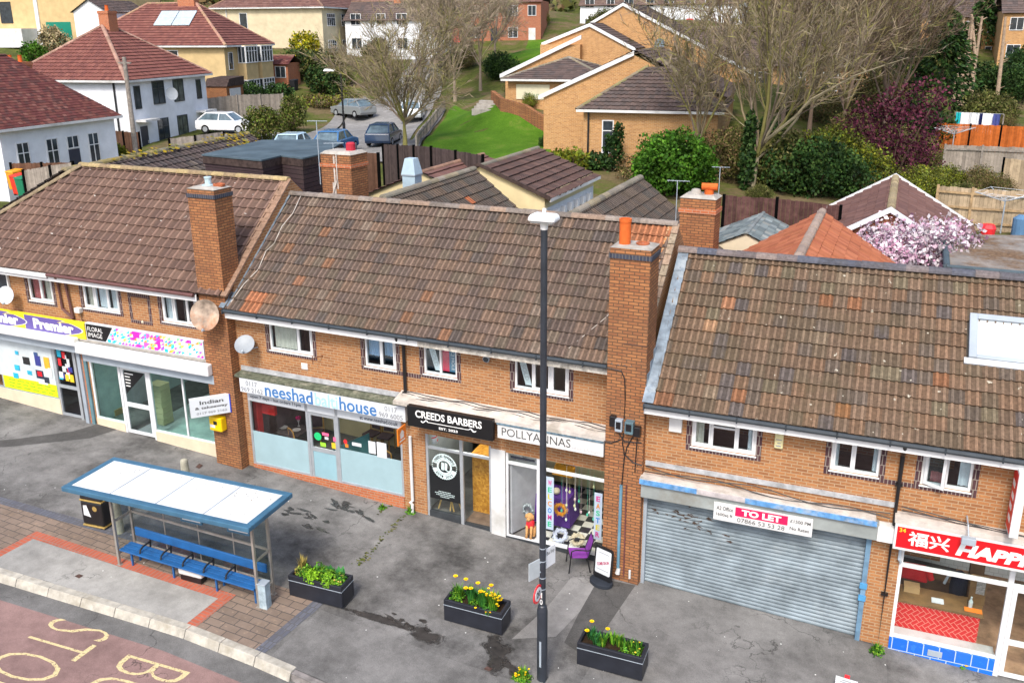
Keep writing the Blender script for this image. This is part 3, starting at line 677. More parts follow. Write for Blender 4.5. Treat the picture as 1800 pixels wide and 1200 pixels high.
frame_bars(dr,dN0+.05,dN1-.05,gd+.02,zglass,.015,.06,.075);dr.box(dN0+.12,dN1-.12,.018,.057,zdm-.06,zdm+.06);dN=dr.build('door',ALU,shopN)
gl=MB();gl.box(dN0+.12,dN1-.12,.032,.038,zdm+.06,zglass-.07);each(gl,'pane',GLASS,shopN)
fm=MB();fm.box(dN0+.12,dN1-.12,.030,.038,gd+.09,zdm-.06);each(fm,'frosted_film',plain('frosted_door_film',(.28,.46,.52),.35,.05,2),shopN)
tp=MB();tp.box(nx0+.02,dN0-.035,-.012,.0,zglass+.03,NZ-.02);tp.box(dN0+.055,dN1-.055,-.012,.0,zglass+.03,NZ-.02);tp.box(dN1+.035,nx1-.02,-.012,.0,zglass+.03,NZ-.02)
tpo=tp.build('transom_panel',plain('sign_white',(.62,.65,.68),.4,.03),mid)
DKB=plain('dark_ink',(.03,.04,.06),.6,.1);GREYI=plain('grey_ink',(.27,.28,.30),.6,.05);BLUEI=plain('blue_ink',(.045,.17,.42),.5,.05);PALEB=plain('pale_blue_ink',(.36,.58,.72),.5,.04)
text(mid,'open 7 days - last orders 11pm',nx0+.12,dN0-.15,zglass+.09,zglass+.21,-.016,DKB,.01)
text(mid,'at www.neeshad.co.uk',dN1+.75,nx1-.1,zglass+.09,zglass+.21,-.016,DKB,.01)
DRED=plain('deep_red',(.55,.03,.03),.6,.1);CARP=plain('dark_carpet',(.10,.075,.075),.95,.3,8);GWOOD=plain('grey_plank_floor',(.36,.37,.37),.6,.35,4);DKW=plain('dark_wall',(.12,.08,.085),.8,.2)
room(mid,MX0+.1,nx1-.02,.12,4.2,.35,2.9,GWOOD,DKW,DKW,INT)
x_=MB();x_.box(nx0-.2,nx0+.05,.3,.5,.35,2.6);x_.box(nx0+.05,nx0+.5,.5,.6,2.0,2.3);x_.build('red_partition',DRED,mid)
x_=MB();x_.box(nx0+.02,dN0+.1,.14,4.1,.353,.36);x_.build('carpet',CARP,mid)
TEALB=plain('teal_screen',(.06,.17,.18),.3,.1)
x_=MB();x_.hexa([(-8.7,1.0,.36),(-7.4,1.0,.36),(-7.4,1.04,.36),(-8.7,1.04,.36),(-8.7,1.0,1.0),(-7.4,1.0,1.75),(-7.4,1.04,1.75),(-8.7,1.04,1.0)]);x_.build('screen',TEALB,mid)
GOLD=plain('gold_chair_frame',(.50,.26,.05),.4,.1)
def dining_chair(x,y,z,rot,label,first=[None]):
 if first[0]is None:
  t=local('dining_chair',label,'chair',(x,y,z),rot,'restaurant dining chairs')
  f=MB()
  for sx in(-.2,.2):
   f.tube([(sx,-.2,0),(sx,-.19,.46)],.016,6);f.tube([(sx,.2,0),(sx,.19,.46),(sx*.95,.25,.98)],.018,6)
  f.tube([(-.19,.25,.98),(0,.26,1.02),(.19,.25,.98)],.018,6);f.tube([(-.2,.2,.5),(.2,.2,.5)],.014,6)
  f.build('frame',GOLD,t)
  s=MB();s.box(-.21,.21,-.21,.2,.45,.51);s.build('seat',DKW,t,bevel=.02)
  s=MB();s.hexa([(-.16,.205,.55),(.16,.205,.55),(.16,.235,.55),(-.16,.235,.55),(-.15,.24,.94),(.15,.24,.94),(.15,.265,.94),(-.15,.265,.94)]);s.build('backrest',DKW,t,bevel=.01)
  first[0]=t;return t
 return dup(first[0],(x,y,z),rot,label)
dining_chair(-10.02,1.25,.36,R(150),'gold framed dining chair behind the left restaurant window')
dining_chair(-10.05,2.1,.36,R(20),'gold framed dining chair seen through the restaurant door glass')
dining_chair(-6.7,1.15,.36,R(160),'gold framed dining chair at the right end of the restaurant window')
dining_chair(-7.9,2.66,.36,R(5),'gold framed dining chair deep inside the restaurant, under the sign')
dining_chair(-8.4,2.66,.36,R(-8),'gold framed dining chair in the middle of the grey plank floor')
t=local('dining_table','dark dining table with plates behind the left restaurant window','table',(-10.5,1.5,.36))
x_=MB();x_.box(-.62,.5,-.38,.38,.70,.74);x_.build('tabletop',CARP,t,bevel=.01)
x_=MB();x_.box(-.06,.06,-.06,.06,0,.7);x_.box(-.25,.25,-.25,.25,0,.03);x_.build('pedestal',CARP,t)
PLATE=plain('plate_white',(.8,.74,.74),.3,.05);PINK=plain('pink_napkin',(.75,.03,.22),.7,.1)
for i,(dx_,dy_)in enumerate(((-.26,-.02),(.22,-.02))):
 o=MB();o.lathe(-10.5+dx_,1.5+dy_,[(.02,1.104),(.1,1.105),(.13,1.13),(.12,1.13),(.02,1.115)],16)
 tag(o.build('plate',PLATE,org=(-10.5+dx_,1.5+dy_,1.1)),('plate on the left of the dark restaurant table','plate beside the pink napkin on the dark restaurant table')[i],'plate','plates on the restaurant table')
t=local('napkin_glass','pink folded napkin standing in a glass on the restaurant table','napkin',(-10.42,1.78,1.1))
o=MB();o.lathe(0,0,[(.04,0),(.012,.02),(.012,.1),(.045,.2),(.04,.2)],10);o.build('glass',PLATE,t)
o=MB()
for k in range(7):th=k*.9;o.tri((.0,0,.14),(.09*math.cos(th),.09*math.sin(th),.3),(.09*math.cos(th+.7),.09*math.sin(th+.7),.27))
o.build('napkin',PINK,t)
GREENS=plain('green_sticker',(.02,.55,.18),.4,.05);LIME=plain('lime_sticker',(.35,.8,.05),.4,.05);PINKS=plain('pink_sticker',(.85,.15,.3),.4,.05);ORNG=plain('orange_sticker',(.85,.22,.02),.4,.05);PAPER=plain('paper_notice',(.64,.66,.68),.6,.05);YELL=plain('yellow_sticker',(.85,.55,.03),.4,.05);REDS=plain('red_sticker',(.75,.03,.04),.4,.05)
def sticker(name,mat,u,v,w,h,y,parent,round_=False):
 c=aty(u,v,y);mb=MB()
 if round_:mb.poly([(c[0]+w/2*math.cos(2*math.pi*k/20),y,c[2]+h/2*math.sin(2*math.pi*k/20))for k in range(20)])
 else:mb.poly([(c[0]-w/2,y,c[2]-h/2),(c[0]+w/2,y,c[2]-h/2),(c[0]+w/2,y,c[2]+h/2),(c[0]-w/2,y,c[2]+h/2)])
 return mb.build(name,mat,parent)
sticker('sticker',GREENS,558.5,766.5,.24,.24,.008,mid,True);sticker('sticker',LIME,568,781,.18,.12,.008,mid);sticker('sticker',PINKS,572,763,.22,.09,.007,mid);sticker('sticker',PAPER,574,770,.12,.08,.006,mid);sticker('sticker',YELL,586.5,783,.13,.17,.008,mid);sticker('sticker',PINKS,588,772,.09,.13,.008,mid)
sticker('sticker',REDS,607,776,.12,.14,.010,mid,True);sticker('sticker',ORNG,609.5,783,.1,.1,.009,mid);sticker('notice',PAPER,627,781,.3,.10,.012,mid);sticker('notice',PAPER,654,786,.22,.36,.012,mid);sticker('notice',PAPER,671,791,.30,.45,.012,mid)
# --- barber and dog-grooming shopfronts
sf=MB();gB=G(bx0,0);bm=aty(811,850,0)[0];zBt=(xz(750,787,0)[1]+xz(862,806,0)[1])/2
def bar2(x0,x1,z0,z1,y0=.02,y1=.09):sf.box(x0,x1,y0,y1,z0,z1)
b0=gB+.10
bar2(bx0,bx0+.07,gB-.1,BZ);bar2(bx1-.07,bx1,gB-.2,BZ);bar2(bm-.045,bm+.045,gB-.1,BZ,.017,.093);bar2(bx0+.07,bx1-.07,zBt-.035,zBt+.035,.023,.087)
shopB=sf.build('shopfront_frame',ALU,mid,bevel=.004)
x_=MB();x_.box(bx0+.07,bm-.045,.0,.10,gB-.2,b0+.06);x_.box(bm+.05,bx1-.07,.03,.12,gB-.3,gB+.0);x_.build('kick_plate',plain('dark_plinth',(.045,.05,.055),.6,.2),mid)
gl=MB();gl.box(bx0+.07,bm-.045,.05,.058,b0+.06,zBt-.035);gl.box(bx0+.07,bm-.045,.05,.058,zBt+.035,BZ);gl.box(bm+.045,bx1-.07,.05,.058,zBt+.035,BZ);gl.box(bm+.05,bx1-.075,.055,.06,gB+.02,zBt-.04);each(gl,'pane',GLASS,shopB)
BRF=plain('brown_floor',(.24,.16,.115),.7,.25,3)
room(mid,bx0-.1,bx1+.1,.14,4,gB-.05,2.9,BRF,plain('barber_wall',(.42,.45,.46),.8,.1),plain('barber_side',(.38,.40,.40),.8,.1),INT)
m,nt_,p_=_new('osb_board');v_=coords(nt_);vo=N(nt_,'ShaderNodeTexVoronoi');vo.inputs['Scale'].default_value=16;nt_.links.new(v_,vo.inputs['Vector'])
nt_.links.new(ramp(nt_,vo.outputs['Color'],[(.2,(.42,.17,.02)),(.8,(.66,.32,.05))]),p_.inputs['Base Color']);p_.inputs['Roughness'].default_value=.7;OSB=m
t=thing('shop_counter','chipboard counter standing inside the barber shop doorway','counter',(bm+.3,1.1,gB-.05),'m')
x_=MB();q0,q1=bm-.05,bx1-.28;x_.box(q0,q1,.75,1.5,gB-.05,gB+1.62);x_.build('counter_body',OSB,t)
x_=MB();x_.box(q0-.03,q1+.03,.71,1.54,gB+1.62,gB+1.66);x_.build('counter_top',OSB,t)
VBLK=plain('black_window_film',(.012,.013,.015),.35,.1);TURQW=plain('pale_sticker_white',(.66,.80,.80),.4,.05)
x_=MB();zfm=xz(770,826,.045)[1];x_.box(bx0+.08,bm-.05,.044,.048,b0+.42,zfm+.1)
x_.build('window_film',VBLK,mid)
t=thing('bar_stool','low stool with splayed pale wooden legs in the barber shop window','stool',(bx0+.4,.3,gB),'m')
x_=MB();xm=(bx0+bm)/2
for q in(-.32,.0,.1,.34):x_.tube([(xm+q*1.1,.32,gB+.07),(xm+q*.8+(-.06 if q>.05 else .06),.3,gB+.55)],.02,6)
x_.build('leg',plain('pale_wood',(.62,.42,.16),.6,.1),t)
x_=MB();x_.box(xm-.36,xm+.36,.2,.42,gB+.55,gB+.6);x_.build('seat',VBLK,t)
cx_,cz_=xz(781,820,.04);rr=.33
x_=MB()
def ringpts(r,n=40):return[(cx_+r*math.cos(2*math.pi*k/n),cz_+r*math.sin(2*math.pi*k/n))for k in range(n)]
def annulus(mb,ra,rb,y,a0=0,a1=6.2832,n=40,m=0):
 for k in range(n):
  t0,t1=a0+(a1-a0)*k/n,a0+(a1-a0)*(k+1)/n
  mb.quad(*[(cx_+r*math.cos(t),y,cz_+r*math.sin(t))for r,t in((ra,t0),(rb,t0),(rb,t1),(ra,t1))],m)
annulus(x_,.17,.22,.040);annulus(x_,.23,.36,.041,.25,2.9);annulus(x_,.23,.36,.041,3.4,6.03)
for k in range(36):th=2*math.pi*k/36;x_.tri((cx_+.345*math.cos(th-.06),.042,cz_+.345*math.sin(th-.06)),(cx_+.345*math.cos(th+.06),.042,cz_+.345*math.sin(th+.06)),(cx_+.38*math.cos(th),.042,cz_+.38*math.sin(th)))
for dx_ in(-.05,.045):x_.quad((cx_+dx_-.045,.040,cz_-.09),(cx_+dx_+.03,.040,cz_-.11),(cx_+dx_+.045,.040,cz_+.1),(cx_+dx_-.03,.040,cz_+.12))
x_.quad((cx_+.06,.040,cz_-.12),(cx_+.13,.040,cz_-.13),(cx_+.13,.040,cz_-.1),(cx_+.06,.040,cz_-.09))
x_.build('window_badge',TURQW,mid)
def arc_text(body,rad,a0,a1,size,y,mat,flip=False):
 mb=MB();n=len(body)
 for i,ch in enumerate(body):
  if ch==' ':continue
  X,Z,fs=text_mesh(ch,size*.8,size,mat,bold=.02);th=a0+(a1-a0)*i/(n-1)
  ca,sa=math.cos(th-math.pi/2),math.sin(th-math.pi/2)
  if flip:ca,sa=-ca,-sa
  mb.add([(cx_+rad*math.cos(th)+a*ca-b*sa,y,cz_+rad*math.sin(th)+a*sa+b*ca)for a,b in zip(X,Z)],fs)
 return mb.build('lettering',mat,mid)
arc_text('CREEDS BARBERS',.295,2.7,.45,.075,.038,VBLK);arc_text('EST. 2023',.295,3.9,5.5,.07,.038,VBLK,True)
x_=MB();z_=xz(780,868,.04)[1]
for k,(w,dz)in enumerate(((.4,.05),(.62,.0),(.55,-.05),(.3,-.1))):
 for j in range(int(w*22)):
  xx=xm+.02-w/2+j/22;x_.quad((xx,.04,z_+dz),(xx+.032,.04,z_+dz),(xx+.032,.04,z_+dz+.02),(xx,.04,z_+dz+.02))
x_.build('small_print',TURQW,mid)
t=thing('barber_pole','red and white striped barber pole behind the upper barber window','barber pole',(bx0+.28,.25,2.1),'m')
x_=MB();cxp,czp=xz(763,765,.2);x_.lathe(cxp,.22,[(.07,czp-.16),(.07,czp+.12)],14);x_.build('pole',PAPER,t)
x_=MB()
for k in range(24):th=k*.5;z=czp-.15+k*.011;x_.tube([(cxp+.072*math.cos(th),.22+.072*math.sin(th),z),(cxp+.072*math.cos(th+.5),.22+.072*math.sin(th+.5),z+.011)],.018,5)
x_.build('stripe',REDS,t)
x_=MB();x_.lathe(cxp,.22,[(.08,czp+.12),(.05,czp+.2),(.01,czp+.22)],12);x_.lathe(cxp,.22,[(.08,czp-.22),(.08,czp-.16)],12);x_.build('cap',ALU,t)
pw=MB();pw.box(bx1,px0,-.03,.12,G(bx1,0)-.3,BZ-.05);pw.build('pilaster',WHITEP,mid)
sf=MB();pm=aty(946,880,0)[0];gP=G(px0,0);gP1=G(0,0);zPt=(xz(892,815,0)[1]+xz(1058,844,0)[1])/2
bar2(px0,px0+.06,gP-.1,BZ-.1);bar2(px1-.05,px1,gP1-.1,BZ-.1);bar2(pm-.05,pm+.05,gP-.1,BZ-.1,.017,.093);bar2(px0+.06,px1-.05,zPt-.035,zPt+.035,.023,.087);bar2(pm+.05,px1-.05,gP1+.18,gP1+.25,.0,.087);bar2(px0+.06,pm-.05,gP+.0,gP+.05)
shopP=sf.build('shopfront_frame',UPVC,mid,bevel=.004)
x_=MB();x_.box(px0,px1,.0,.12,gP1-.3,gP1+.16);x_.build('kick_plate',MATS['dark_plinth'],mid)
gl=MB();gl.box(pm+.05,px1-.05,.05,.058,gP1+.25,zPt-.035);gl.box(pm+.05,px1-.05,.05,.058,zPt+.035,BZ-.1);gl.box(px0+.06,pm-.05,.05,.058,zPt+.035,BZ-.1);each(gl,'pane',GLASS,shopP)
m,nt_,p_=_new('checker_floor');v_=coords(nt_,True);ck=N(nt_,'ShaderNodeTexChecker');ck.inputs['Scale'].default_value=3.6;mp=N(nt_,'ShaderNodeMapping');mp.inputs['Location'].default_value=(.02,.1,.77);nt_.links.new(v_,mp.inputs[0]);nt_.links.new(mp.outputs[0],ck.inputs[0])
ck.inputs[1].default_value=(.03,.03,.032,1);ck.inputs[2].default_value=(.78,.74,.66,1);nt_.links.new(ck.outputs[0],p_.inputs['Base Color']);p_.inputs['Roughness'].default_value=.4;CHECK=m
room(mid,px0-.1,px1,.14,4.2,gP1+.10,2.9,CHECK,plain('groomer_back',(.30,.30,.31),.8,.2),plain('groomer_side',(.42,.42,.43),.8,.2),INT)
dr=MB();dr.hexa([(px0+.07,.12,gP+.06),(px0+.12,.12,gP+.06),(px0+.48,.95,gP+.06),(px0+.43,.95,gP+.06),(px0+.07,.12,zPt-.04),(px0+.12,.12,zPt-.04),(px0+.48,.95,zPt-.04),(px0+.43,.95,zPt-.04)])
dr.build('door',plain('grey_door',(.34,.36,.38),.5,.1),shopP)
PURP=plain('purple_cloth',(.10,.03,.24),.8,.15)
t=thing('display_table','table draped in purple cloth inside the grooming shop','table',(px0+.9,1.3,gP),'m')
x_=MB();x_.hexa([(pm-.75,.85,gP+.1),(pm+.55,.85,gP+.1),(pm+.55,1.6,gP+.1),(pm-.75,1.6,gP+.1),(pm-.68,.9,gP+.88),(pm+.48,.9,gP+.88),(pm+.48,1.55,gP+.88),(pm-.68,1.55,gP+.88)]);x_.build('tablecloth',PURP,t)
def ringwreath(name,label,x,y,z,mat,r=.12,tilt=0.0,grp='fluffy wreaths on show in the grooming shop'):
 mb=MB();rg=random.Random(int(x*100));
 for k in range(160):
  th=rg.uniform(0,6.28);ph=rg.uniform(0,6.28);a=r+.05*math.cos(ph);p=np.array([a*math.cos(th),-.05*math.sin(ph),a*math.sin(th)]);d=np.array([rg.gauss(0,1)for _ in range(3)]);d/=np.linalg.norm(d);e=np.cross(d,[.3,.5,.8])
  s=.035;mb.tri(p-d*s,p+d*s,p+e*s)
 for k in range(16):t0,t1=6.2832*k/16,6.2832*(k+1)/16;mb.tube([(r*math.cos(t0),0,r*math.sin(t0)),(r*math.cos(t1),0,r*math.sin(t1))],.035,6,caps=False)
 o=mb.build(name,mat);o.location=(x,y,z);o.rotation_euler=(tilt,0,0);return tag(o,label,'wreath',grp)
WFL=plain('fluffy_white',(.70,.70,.82),.95,.1,8);CFL=plain('fluffy_cream',(.70,.58,.42),.95,.1,8);OFL=plain('fluffy_orange',(.72,.30,.03),.95,.15,8);BWFL=plain('fluffy_grey_mix',(.36,.42,.44),.95,.5,20)
q=aty(984,935,.22);ringwreath('wreath','lilac fluffy wreath lying behind the sill of the grooming shop',q[0],.26,gP1+.36,WFL,.15,R(-55))
q=aty(1014,940,.22);ringwreath('wreath','cream fluffy wreath lying behind the sill of the grooming shop',q[0],.28,gP1+.34,CFL,.14,R(-60))
q=aty(928,895,.5);ringwreath('wreath','grey and white wreath hanging in the grooming shop doorway',q[0],.5,q[2],BWFL,.13)
q=aty(985,895,.5);ringwreath('wreath','orange fluffy wreath hanging beside the checked floor',q[0],.5,q[2],OFL,.14)
STUFF=plain('pastel_toys',(.55,.5,.5),.9,.3,7);TEALC=plain('teal_cushion',(.04,.42,.42),.9,.1);
for k,(u,v,mat,lab,r_)in enumerate(((921,848,TEALC,'teal cushion on the purple draped table',.13),(930,840,WFL,'white cushion on the purple draped table',.14),(978,856,CFL,'cream cushion at the right end of the purple table',.1))):
 q=aty(u,v,1.1);mb=MB();mb.lathe(0,0,[(.02,-.06),(r_*.9,-.05),(r_,0),(r_*.8,.06),(.02,.08)],12);o=mb.build('cushion',mat,smooth=True,org=None);o.location=(q[0],1.1,gP+.96);tag(o,lab,'cushion','cushions on the purple table')
LCOL=[plain('letter_'+n,c,.5,.03)for n,c in(('pink',(.75,.04,.30)),('orange',(.85,.28,.02)),('green',(.05,.55,.28)),('blue',(.03,.22,.65)),('yellow',(.85,.65,.03)))]
BANN=plain('banner_white',(.62,.66,.80),.7,.06)
def banner(name,label,word,u,v0,v1,w,y=.10):
 a=aty(u,v0,y);b=aty(u,v1,y);xc=(a[0]+b[0])/2;z1,z0=a[2],b[2]
 t=thing(name,label,'banner',(xc,y,z0),'m','vertical letter banners in the grooming shop window')
 mb=MB();mb.box(xc-w/2,xc+w/2,y,y+.01,z0,z1);mb.build('cloth',BANN,t)
 n=len(word);st=(z1-z0)*.92/n
 for i,ch in enumerate(word):zc=z1-.06-(i+.5)*st;text(t,ch,xc-w*.26,xc+w*.26,zc-st*.37,zc+st*.37,y-.006,LCOL[(i*2+(0 if word[0]=='W' else 0))%5]if word[0]=='W' else LCOL[i%5 if i<5 else 0],.03)
banner('banner','white banner lettered WELCOME in bright colours beside the lamp post','WELCOME',966.5,838,930,.2)
banner('banner','white banner lettered EASTER in bright colours against the brick pier','EASTER',1051,866,948,.2)
for k in range(16):
 rg=random.Random(k);u=980+rg.uniform(0,66);v=856+rg.uniform(0,60);y=.25+rg.uniform(0,.5);q=aty(u,v,y)
 if q[2]<gP1+.3:continue
 mb=MB();mb.lathe(q[0],y,[(.004,q[2]+.07),(.03,q[2]+.03),(.028,q[2]),(.01,q[2]-.03)],8);mb.tube([(q[0],y,q[2]+.06),(q[0],y,zPt)],.003,3)
 c_=[(.8,.78,.7),(.75,.5,.55),(.1,.6,.4),(.8,.75,.4)][k%4]
 tag(mb.build('hanging_ornament',MATS.get('orn%d'%(k%4))or plain('orn%d'%(k%4),c_,.4,.03),org=(q[0],y,q[2])),'small pastel egg ornament hung on a thread in the grooming shop window','ornament','egg ornaments hung in the grooming shop window')
t=thing('dog_statue','golden dog statue in a red jacket sitting in the grooming shop doorway','statue',(*aty(931,938,.15)[:2],gP+.05),'m')
q=aty(931,938,.15);zz=gP+.05;DOGC=plain('dog_gold',(.55,.30,.12),.8,.15,12);x_=MB()
x_.lathe(q[0],.2,[(.05,zz+.22),(.10,zz+.28),(.115,zz+.36),(.10,zz+.46),(.06,zz+.52)],14);x_.build('jacket',REDS,t,smooth=True)
x_=MB()
for sx in(-.06,.06):x_.tube([(q[0]+sx,.12,zz+.34),(q[0]+sx,.1,zz+.12),(q[0]+sx,.08,zz)],[.038,.032,.038],8)
for sx in(-.07,.07):x_.tube([(q[0]+sx,.26,zz+.26),(q[0]+sx*1.25,.25,zz+.06),(q[0]+sx*1.2,.2,zz)],[.06,.05,.04],8)
x_.lathe(q[0],.16,[(.03,zz+.46),(.085,zz+.52),(.095,zz+.58),(.075,zz+.65),(.02,zz+.68)],14);x_.tube([(q[0],.1,zz+.56),(q[0],.02,zz+.545)],[.055,.04],10)
for sx in(-.085,.085):x_.tube([(q[0]+sx,.16,zz+.64),(q[0]+sx*1.2,.15,zz+.54)],[.02,.035],6)
x_.build('body',DOGC,t,smooth=True)
x_=MB()
for sx in(-.035,.035):x_.lathe(q[0]+sx,.078,[(.001,zz+.585),(.012,zz+.595),(.001,zz+.605)],6)
x_.lathe(q[0],.015,[(.001,zz+.55),(.015,zz+.56),(.001,zz+.57)],6);x_.build('face',BLACK,t)
q=aty(990,822,.6);x_=MB();x_.hexa([(q[0]-.28,.5,q[2]-.2),(q[0]+.28,.5,q[2]-.2),(q[0]+.28,.7,q[2]-.2),(q[0]-.28,.7,q[2]-.2),(q[0]-.2,.55,q[2]+.12),(q[0]+.3,.55,q[2]+.05),(q[0]+.3,.7,q[2]+.05),(q[0]-.2,.7,q[2]+.12)]);tag(x_.build('cushion',plain('mustard_cushion',(.50,.22,.02),.9,.1),org=(q[0],.6,q[2]),bevel=.03),'mustard cushion high in the grooming shop window','cushion','cushions high in the grooming shop window')
x_=MB();x_.box(q[0]-.1,q[0]+.25,.72,.85,q[2]-.1,q[2]+.3);tag(x_.build('cushion',plain('lilac_cushion',(.28,.14,.42),.9,.1),org=(q[0],.7,q[2]),bevel=.04),'lilac cushion behind the mustard cushion','cushion','cushions high in the grooming shop window')
x_=MB();x_.box(px0+.12,pm-.12,.07,.09,zPt+.12,BZ-.2);x_.build('poster',plain('dark_poster',(.03,.03,.05),.5,.5,25),shopP)
x_=MB();x_.box(px0-.1,px1,1.3,1.7,zPt+.0,zPt+.04);x_.build('shelf',VBLK,mid)
LW=plain('pendant_white',(.8,.8,.78),.4,.05)
for k,(u,v)in enumerate(((1010,800),(1026,804),(1052,809))):
 q=aty(u,v,.9);mb=MB();mb.lathe(q[0],.9,[(.02,q[2]+.1),(.05,q[2]+.03),(.05,q[2]-.02),(.02,q[2]-.06)],10);tag(mb.build('pendant_lamp',LW,org=(q[0],.9,q[2])),'white globe lamp hanging under the grooming shop ceiling','lamp','globe lamps in the grooming shop')
ca=MB();y0=-.52;zc=(xz(735,700,0)[1]+xz(1060,765,0)[1])/2
zc=rect4((873.8,745),(1060.5,779),(875,768.7),(1060.5,803.7),-.5)[3]+.13;ca.hexa([(bx0-.62,-.47,zc-.11),(-.0,-.47,zc-.11),(-.0,.0,zc-.09),(bx0-.62,.0,zc-.09),(bx0-.62,-.47,zc-.01),(-.0,-.47,zc-.01),(-.0,.0,zc+.10),(bx0-.62,.0,zc+.10)])
ca.build('canopy',CONCW,mid)
zcn=rect4((421,665.7),(712.7,714),(422,688.6),(711.7,740.9),-.29)[3]-.09;ca=MB()
ca.hexa([(nx0-.12,-.30,zcn+.10),(nx1+.05,-.30,zcn+.10),(nx1+.05,.0,zcn+.16),(nx0-.12,.0,zcn+.16),(nx0-.12,-.30,zcn+.17),(nx1+.05,-.30,zcn+.14),(nx1+.05,.0,zcn+.20),(nx0-.12,.0,zcn+.20)]);ca.build('canopy',MOSSC,mid)
for k in range(3):
 rg=random.Random(40+k);pts=[(bx0-.55+i*.22,-.10-.06*k+.05*math.sin(i*.9+k),zc+.10-.03*k+.015*math.sin(i*1.7+k))for i in range(int((0-bx0+.55)/.22)+1)]
 rust_cable(mid,pts,.011)
 # --- fascia signs
def sign_board(name,label,x0,x1,z0,z1,y,thick,mat,fr='m',edge=None,group='shop fascia signs'):
 t=thing(name,label,'sign',((x0+x1)/2,y,z0),fr,group)
 mb=MB();mb.box(x0,x1,y,y+thick,z0,z1);mb.build('board',mat,t,bevel=.006);return t
SW=plain('sign_face_white',(.64,.67,.70),.4,.04)
a=rect4((421,665.7),(712.7,714),(422,688.6),(711.7,740.9),-.29)
sN=sign_board('shop_sign','long white restaurant sign lettered neeshad balti house',a[0],a[1],a[2],a[3],-.29,.25,SW)
def on_sign(t,body,px0_,px1_,zf0,zf1,a,mat,bold=0.0,y=None,shear=0.0,fr='m'):
 yy=y;v=700
 return text(t,body,px0_,px1_,a[2]+(a[3]-a[2])*zf0,a[2]+(a[3]-a[2])*zf1,yy,mat,bold,shear=shear)
X_=lambda u,v,y=-.29,fr='m':aty(u,v,y,fr)[0]
on_sign(sN,'neeshad',X_(466,690),X_(550,704),.03,.93,a,BLUEI,.015,-.296)
on_sign(sN,'balti',X_(554,708),X_(594,716),.03,.93,a,PALEB,.015,-.296)
on_sign(sN,'house',X_(597,714),X_(662,724),.03,.93,a,BLUEI,.015,-.296)
on_sign(sN,'0117',X_(432,675),X_(452,678),.52,.88,a,GREYI,.01,-.296);on_sign(sN,'969 2162',X_(424,682),X_(462,688),.08,.42,a,GREYI,.01,-.296)
on_sign(sN,'0117',X_(676,718),X_(698,722),.52,.88,a,GREYI,.01,-.296);on_sign(sN,'969 6005',X_(666,727),X_(708,734),.08,.42,a,GREYI,.01,-.296)
a=rect4((714,709.2),(865.7,741.8),(717.5,747.7),(865.7,775.7),-.62)
sB=sign_board('shop_sign','black barber shop sign lettered CREEDS BARBERS EST. 2023',a[0],a[1],a[2],a[3],-.62,.14,BLACKS)
INKW=plain('ink_white',(.82,.82,.80),.5,.03)
on_sign(sB,'CREEDS BARBERS',a[0]+(a[1]-a[0])*.10,a[0]+(a[1]-a[0])*.88,.50,.86,a,INKW,.025,-.626)
on_sign(sB,'EST. 2023',a[0]+(a[1]-a[0])*.38,a[0]+(a[1]-a[0])*.60,.10,.22,a,INKW,.03,-.626)
mb=MB();za=a[2]+(a[3]-a[2])*.35;mb.box(a[0]+(a[1]-a[0])*.25,a[0]+(a[1]-a[0])*.73,-.626,-.62,za-.008,za+.008)
for s_,xx in((-1,a[0]+(a[1]-a[0])*.25),(1,a[0]+(a[1]-a[0])*.73)):
 mb.tube([(xx+s_*.2*k/8,-.624,za+.035*math.sin(k*.8)*(1 if k<5 else .8))for k in range(9)],[.008,.014,.016,.016,.018,.018,.016,.014,.01],5)
mb.build('scroll_ornament',INKW,sB)
a=rect4((873.8,745),(1060.5,779),(875,768.7),(1060.5,803.7),-.50)
sP=sign_board('shop_sign','white grooming shop sign lettered POLLYANNAS Hair Design behind the lamp post',a[0],a[1],a[2],a[3],-.50,.10,plain('sign_white_plain',(.66,.66,.65),.4,.04))
def serif_text(t,body,x0,x1,z0,z1,y,mat):
 o=text(t,body,x0,x1,z0,z1,y,mat,.0);return o
INKG=plain('ink_dark_grey',(.07,.07,.07),.5,.05);INKGL=plain('ink_light_grey',(.45,.45,.46),.5,.05)
serif_text(sP,'POLLYANNAS',X_(882,760,-.5),X_(1003,775,-.5),a[2]+(a[3]-a[2])*.24,a[2]+(a[3]-a[2])*.84,-.506,INKG)
text(sP,'Hair Design',X_(1005,788,-.5),X_(1054,795,-.5),a[2]+(a[3]-a[2])*.10,a[2]+(a[3]-a[2])*.42,-.506,INKGL,-.02,shear=.35)
mb=MB();mb.box(a[0]-.02,a[1]+.0,-.52,-.40,a[3]+.0,a[3]+.03);mb.build('trim',plain('blue_grey_trim',(.13,.2,.25),.6,.4,12),sP)
q=aty(708,763,-.35);t=thing('takeaway_sign','orange projecting takeaway plaque with a white roof mark beside the white downpipe','sign',(q[0],-.3,q[2]),'m',None)
mb=MB();mb.hexa([(q[0]-.01,-.62,q[2]-.22),(q[0]+.02,-.62,q[2]-.22),(q[0]+.02,-.22,q[2]-.22),(q[0]-.01,-.22,q[2]-.22),(q[0]-.01,-.62,q[2]+.24),(q[0]+.02,-.62,q[2]+.24),(q[0]+.02,-.22,q[2]+.24),(q[0]-.01,-.22,q[2]+.24)]);mb.build('board',ORNG,t)
mb=MB();yc=-.42
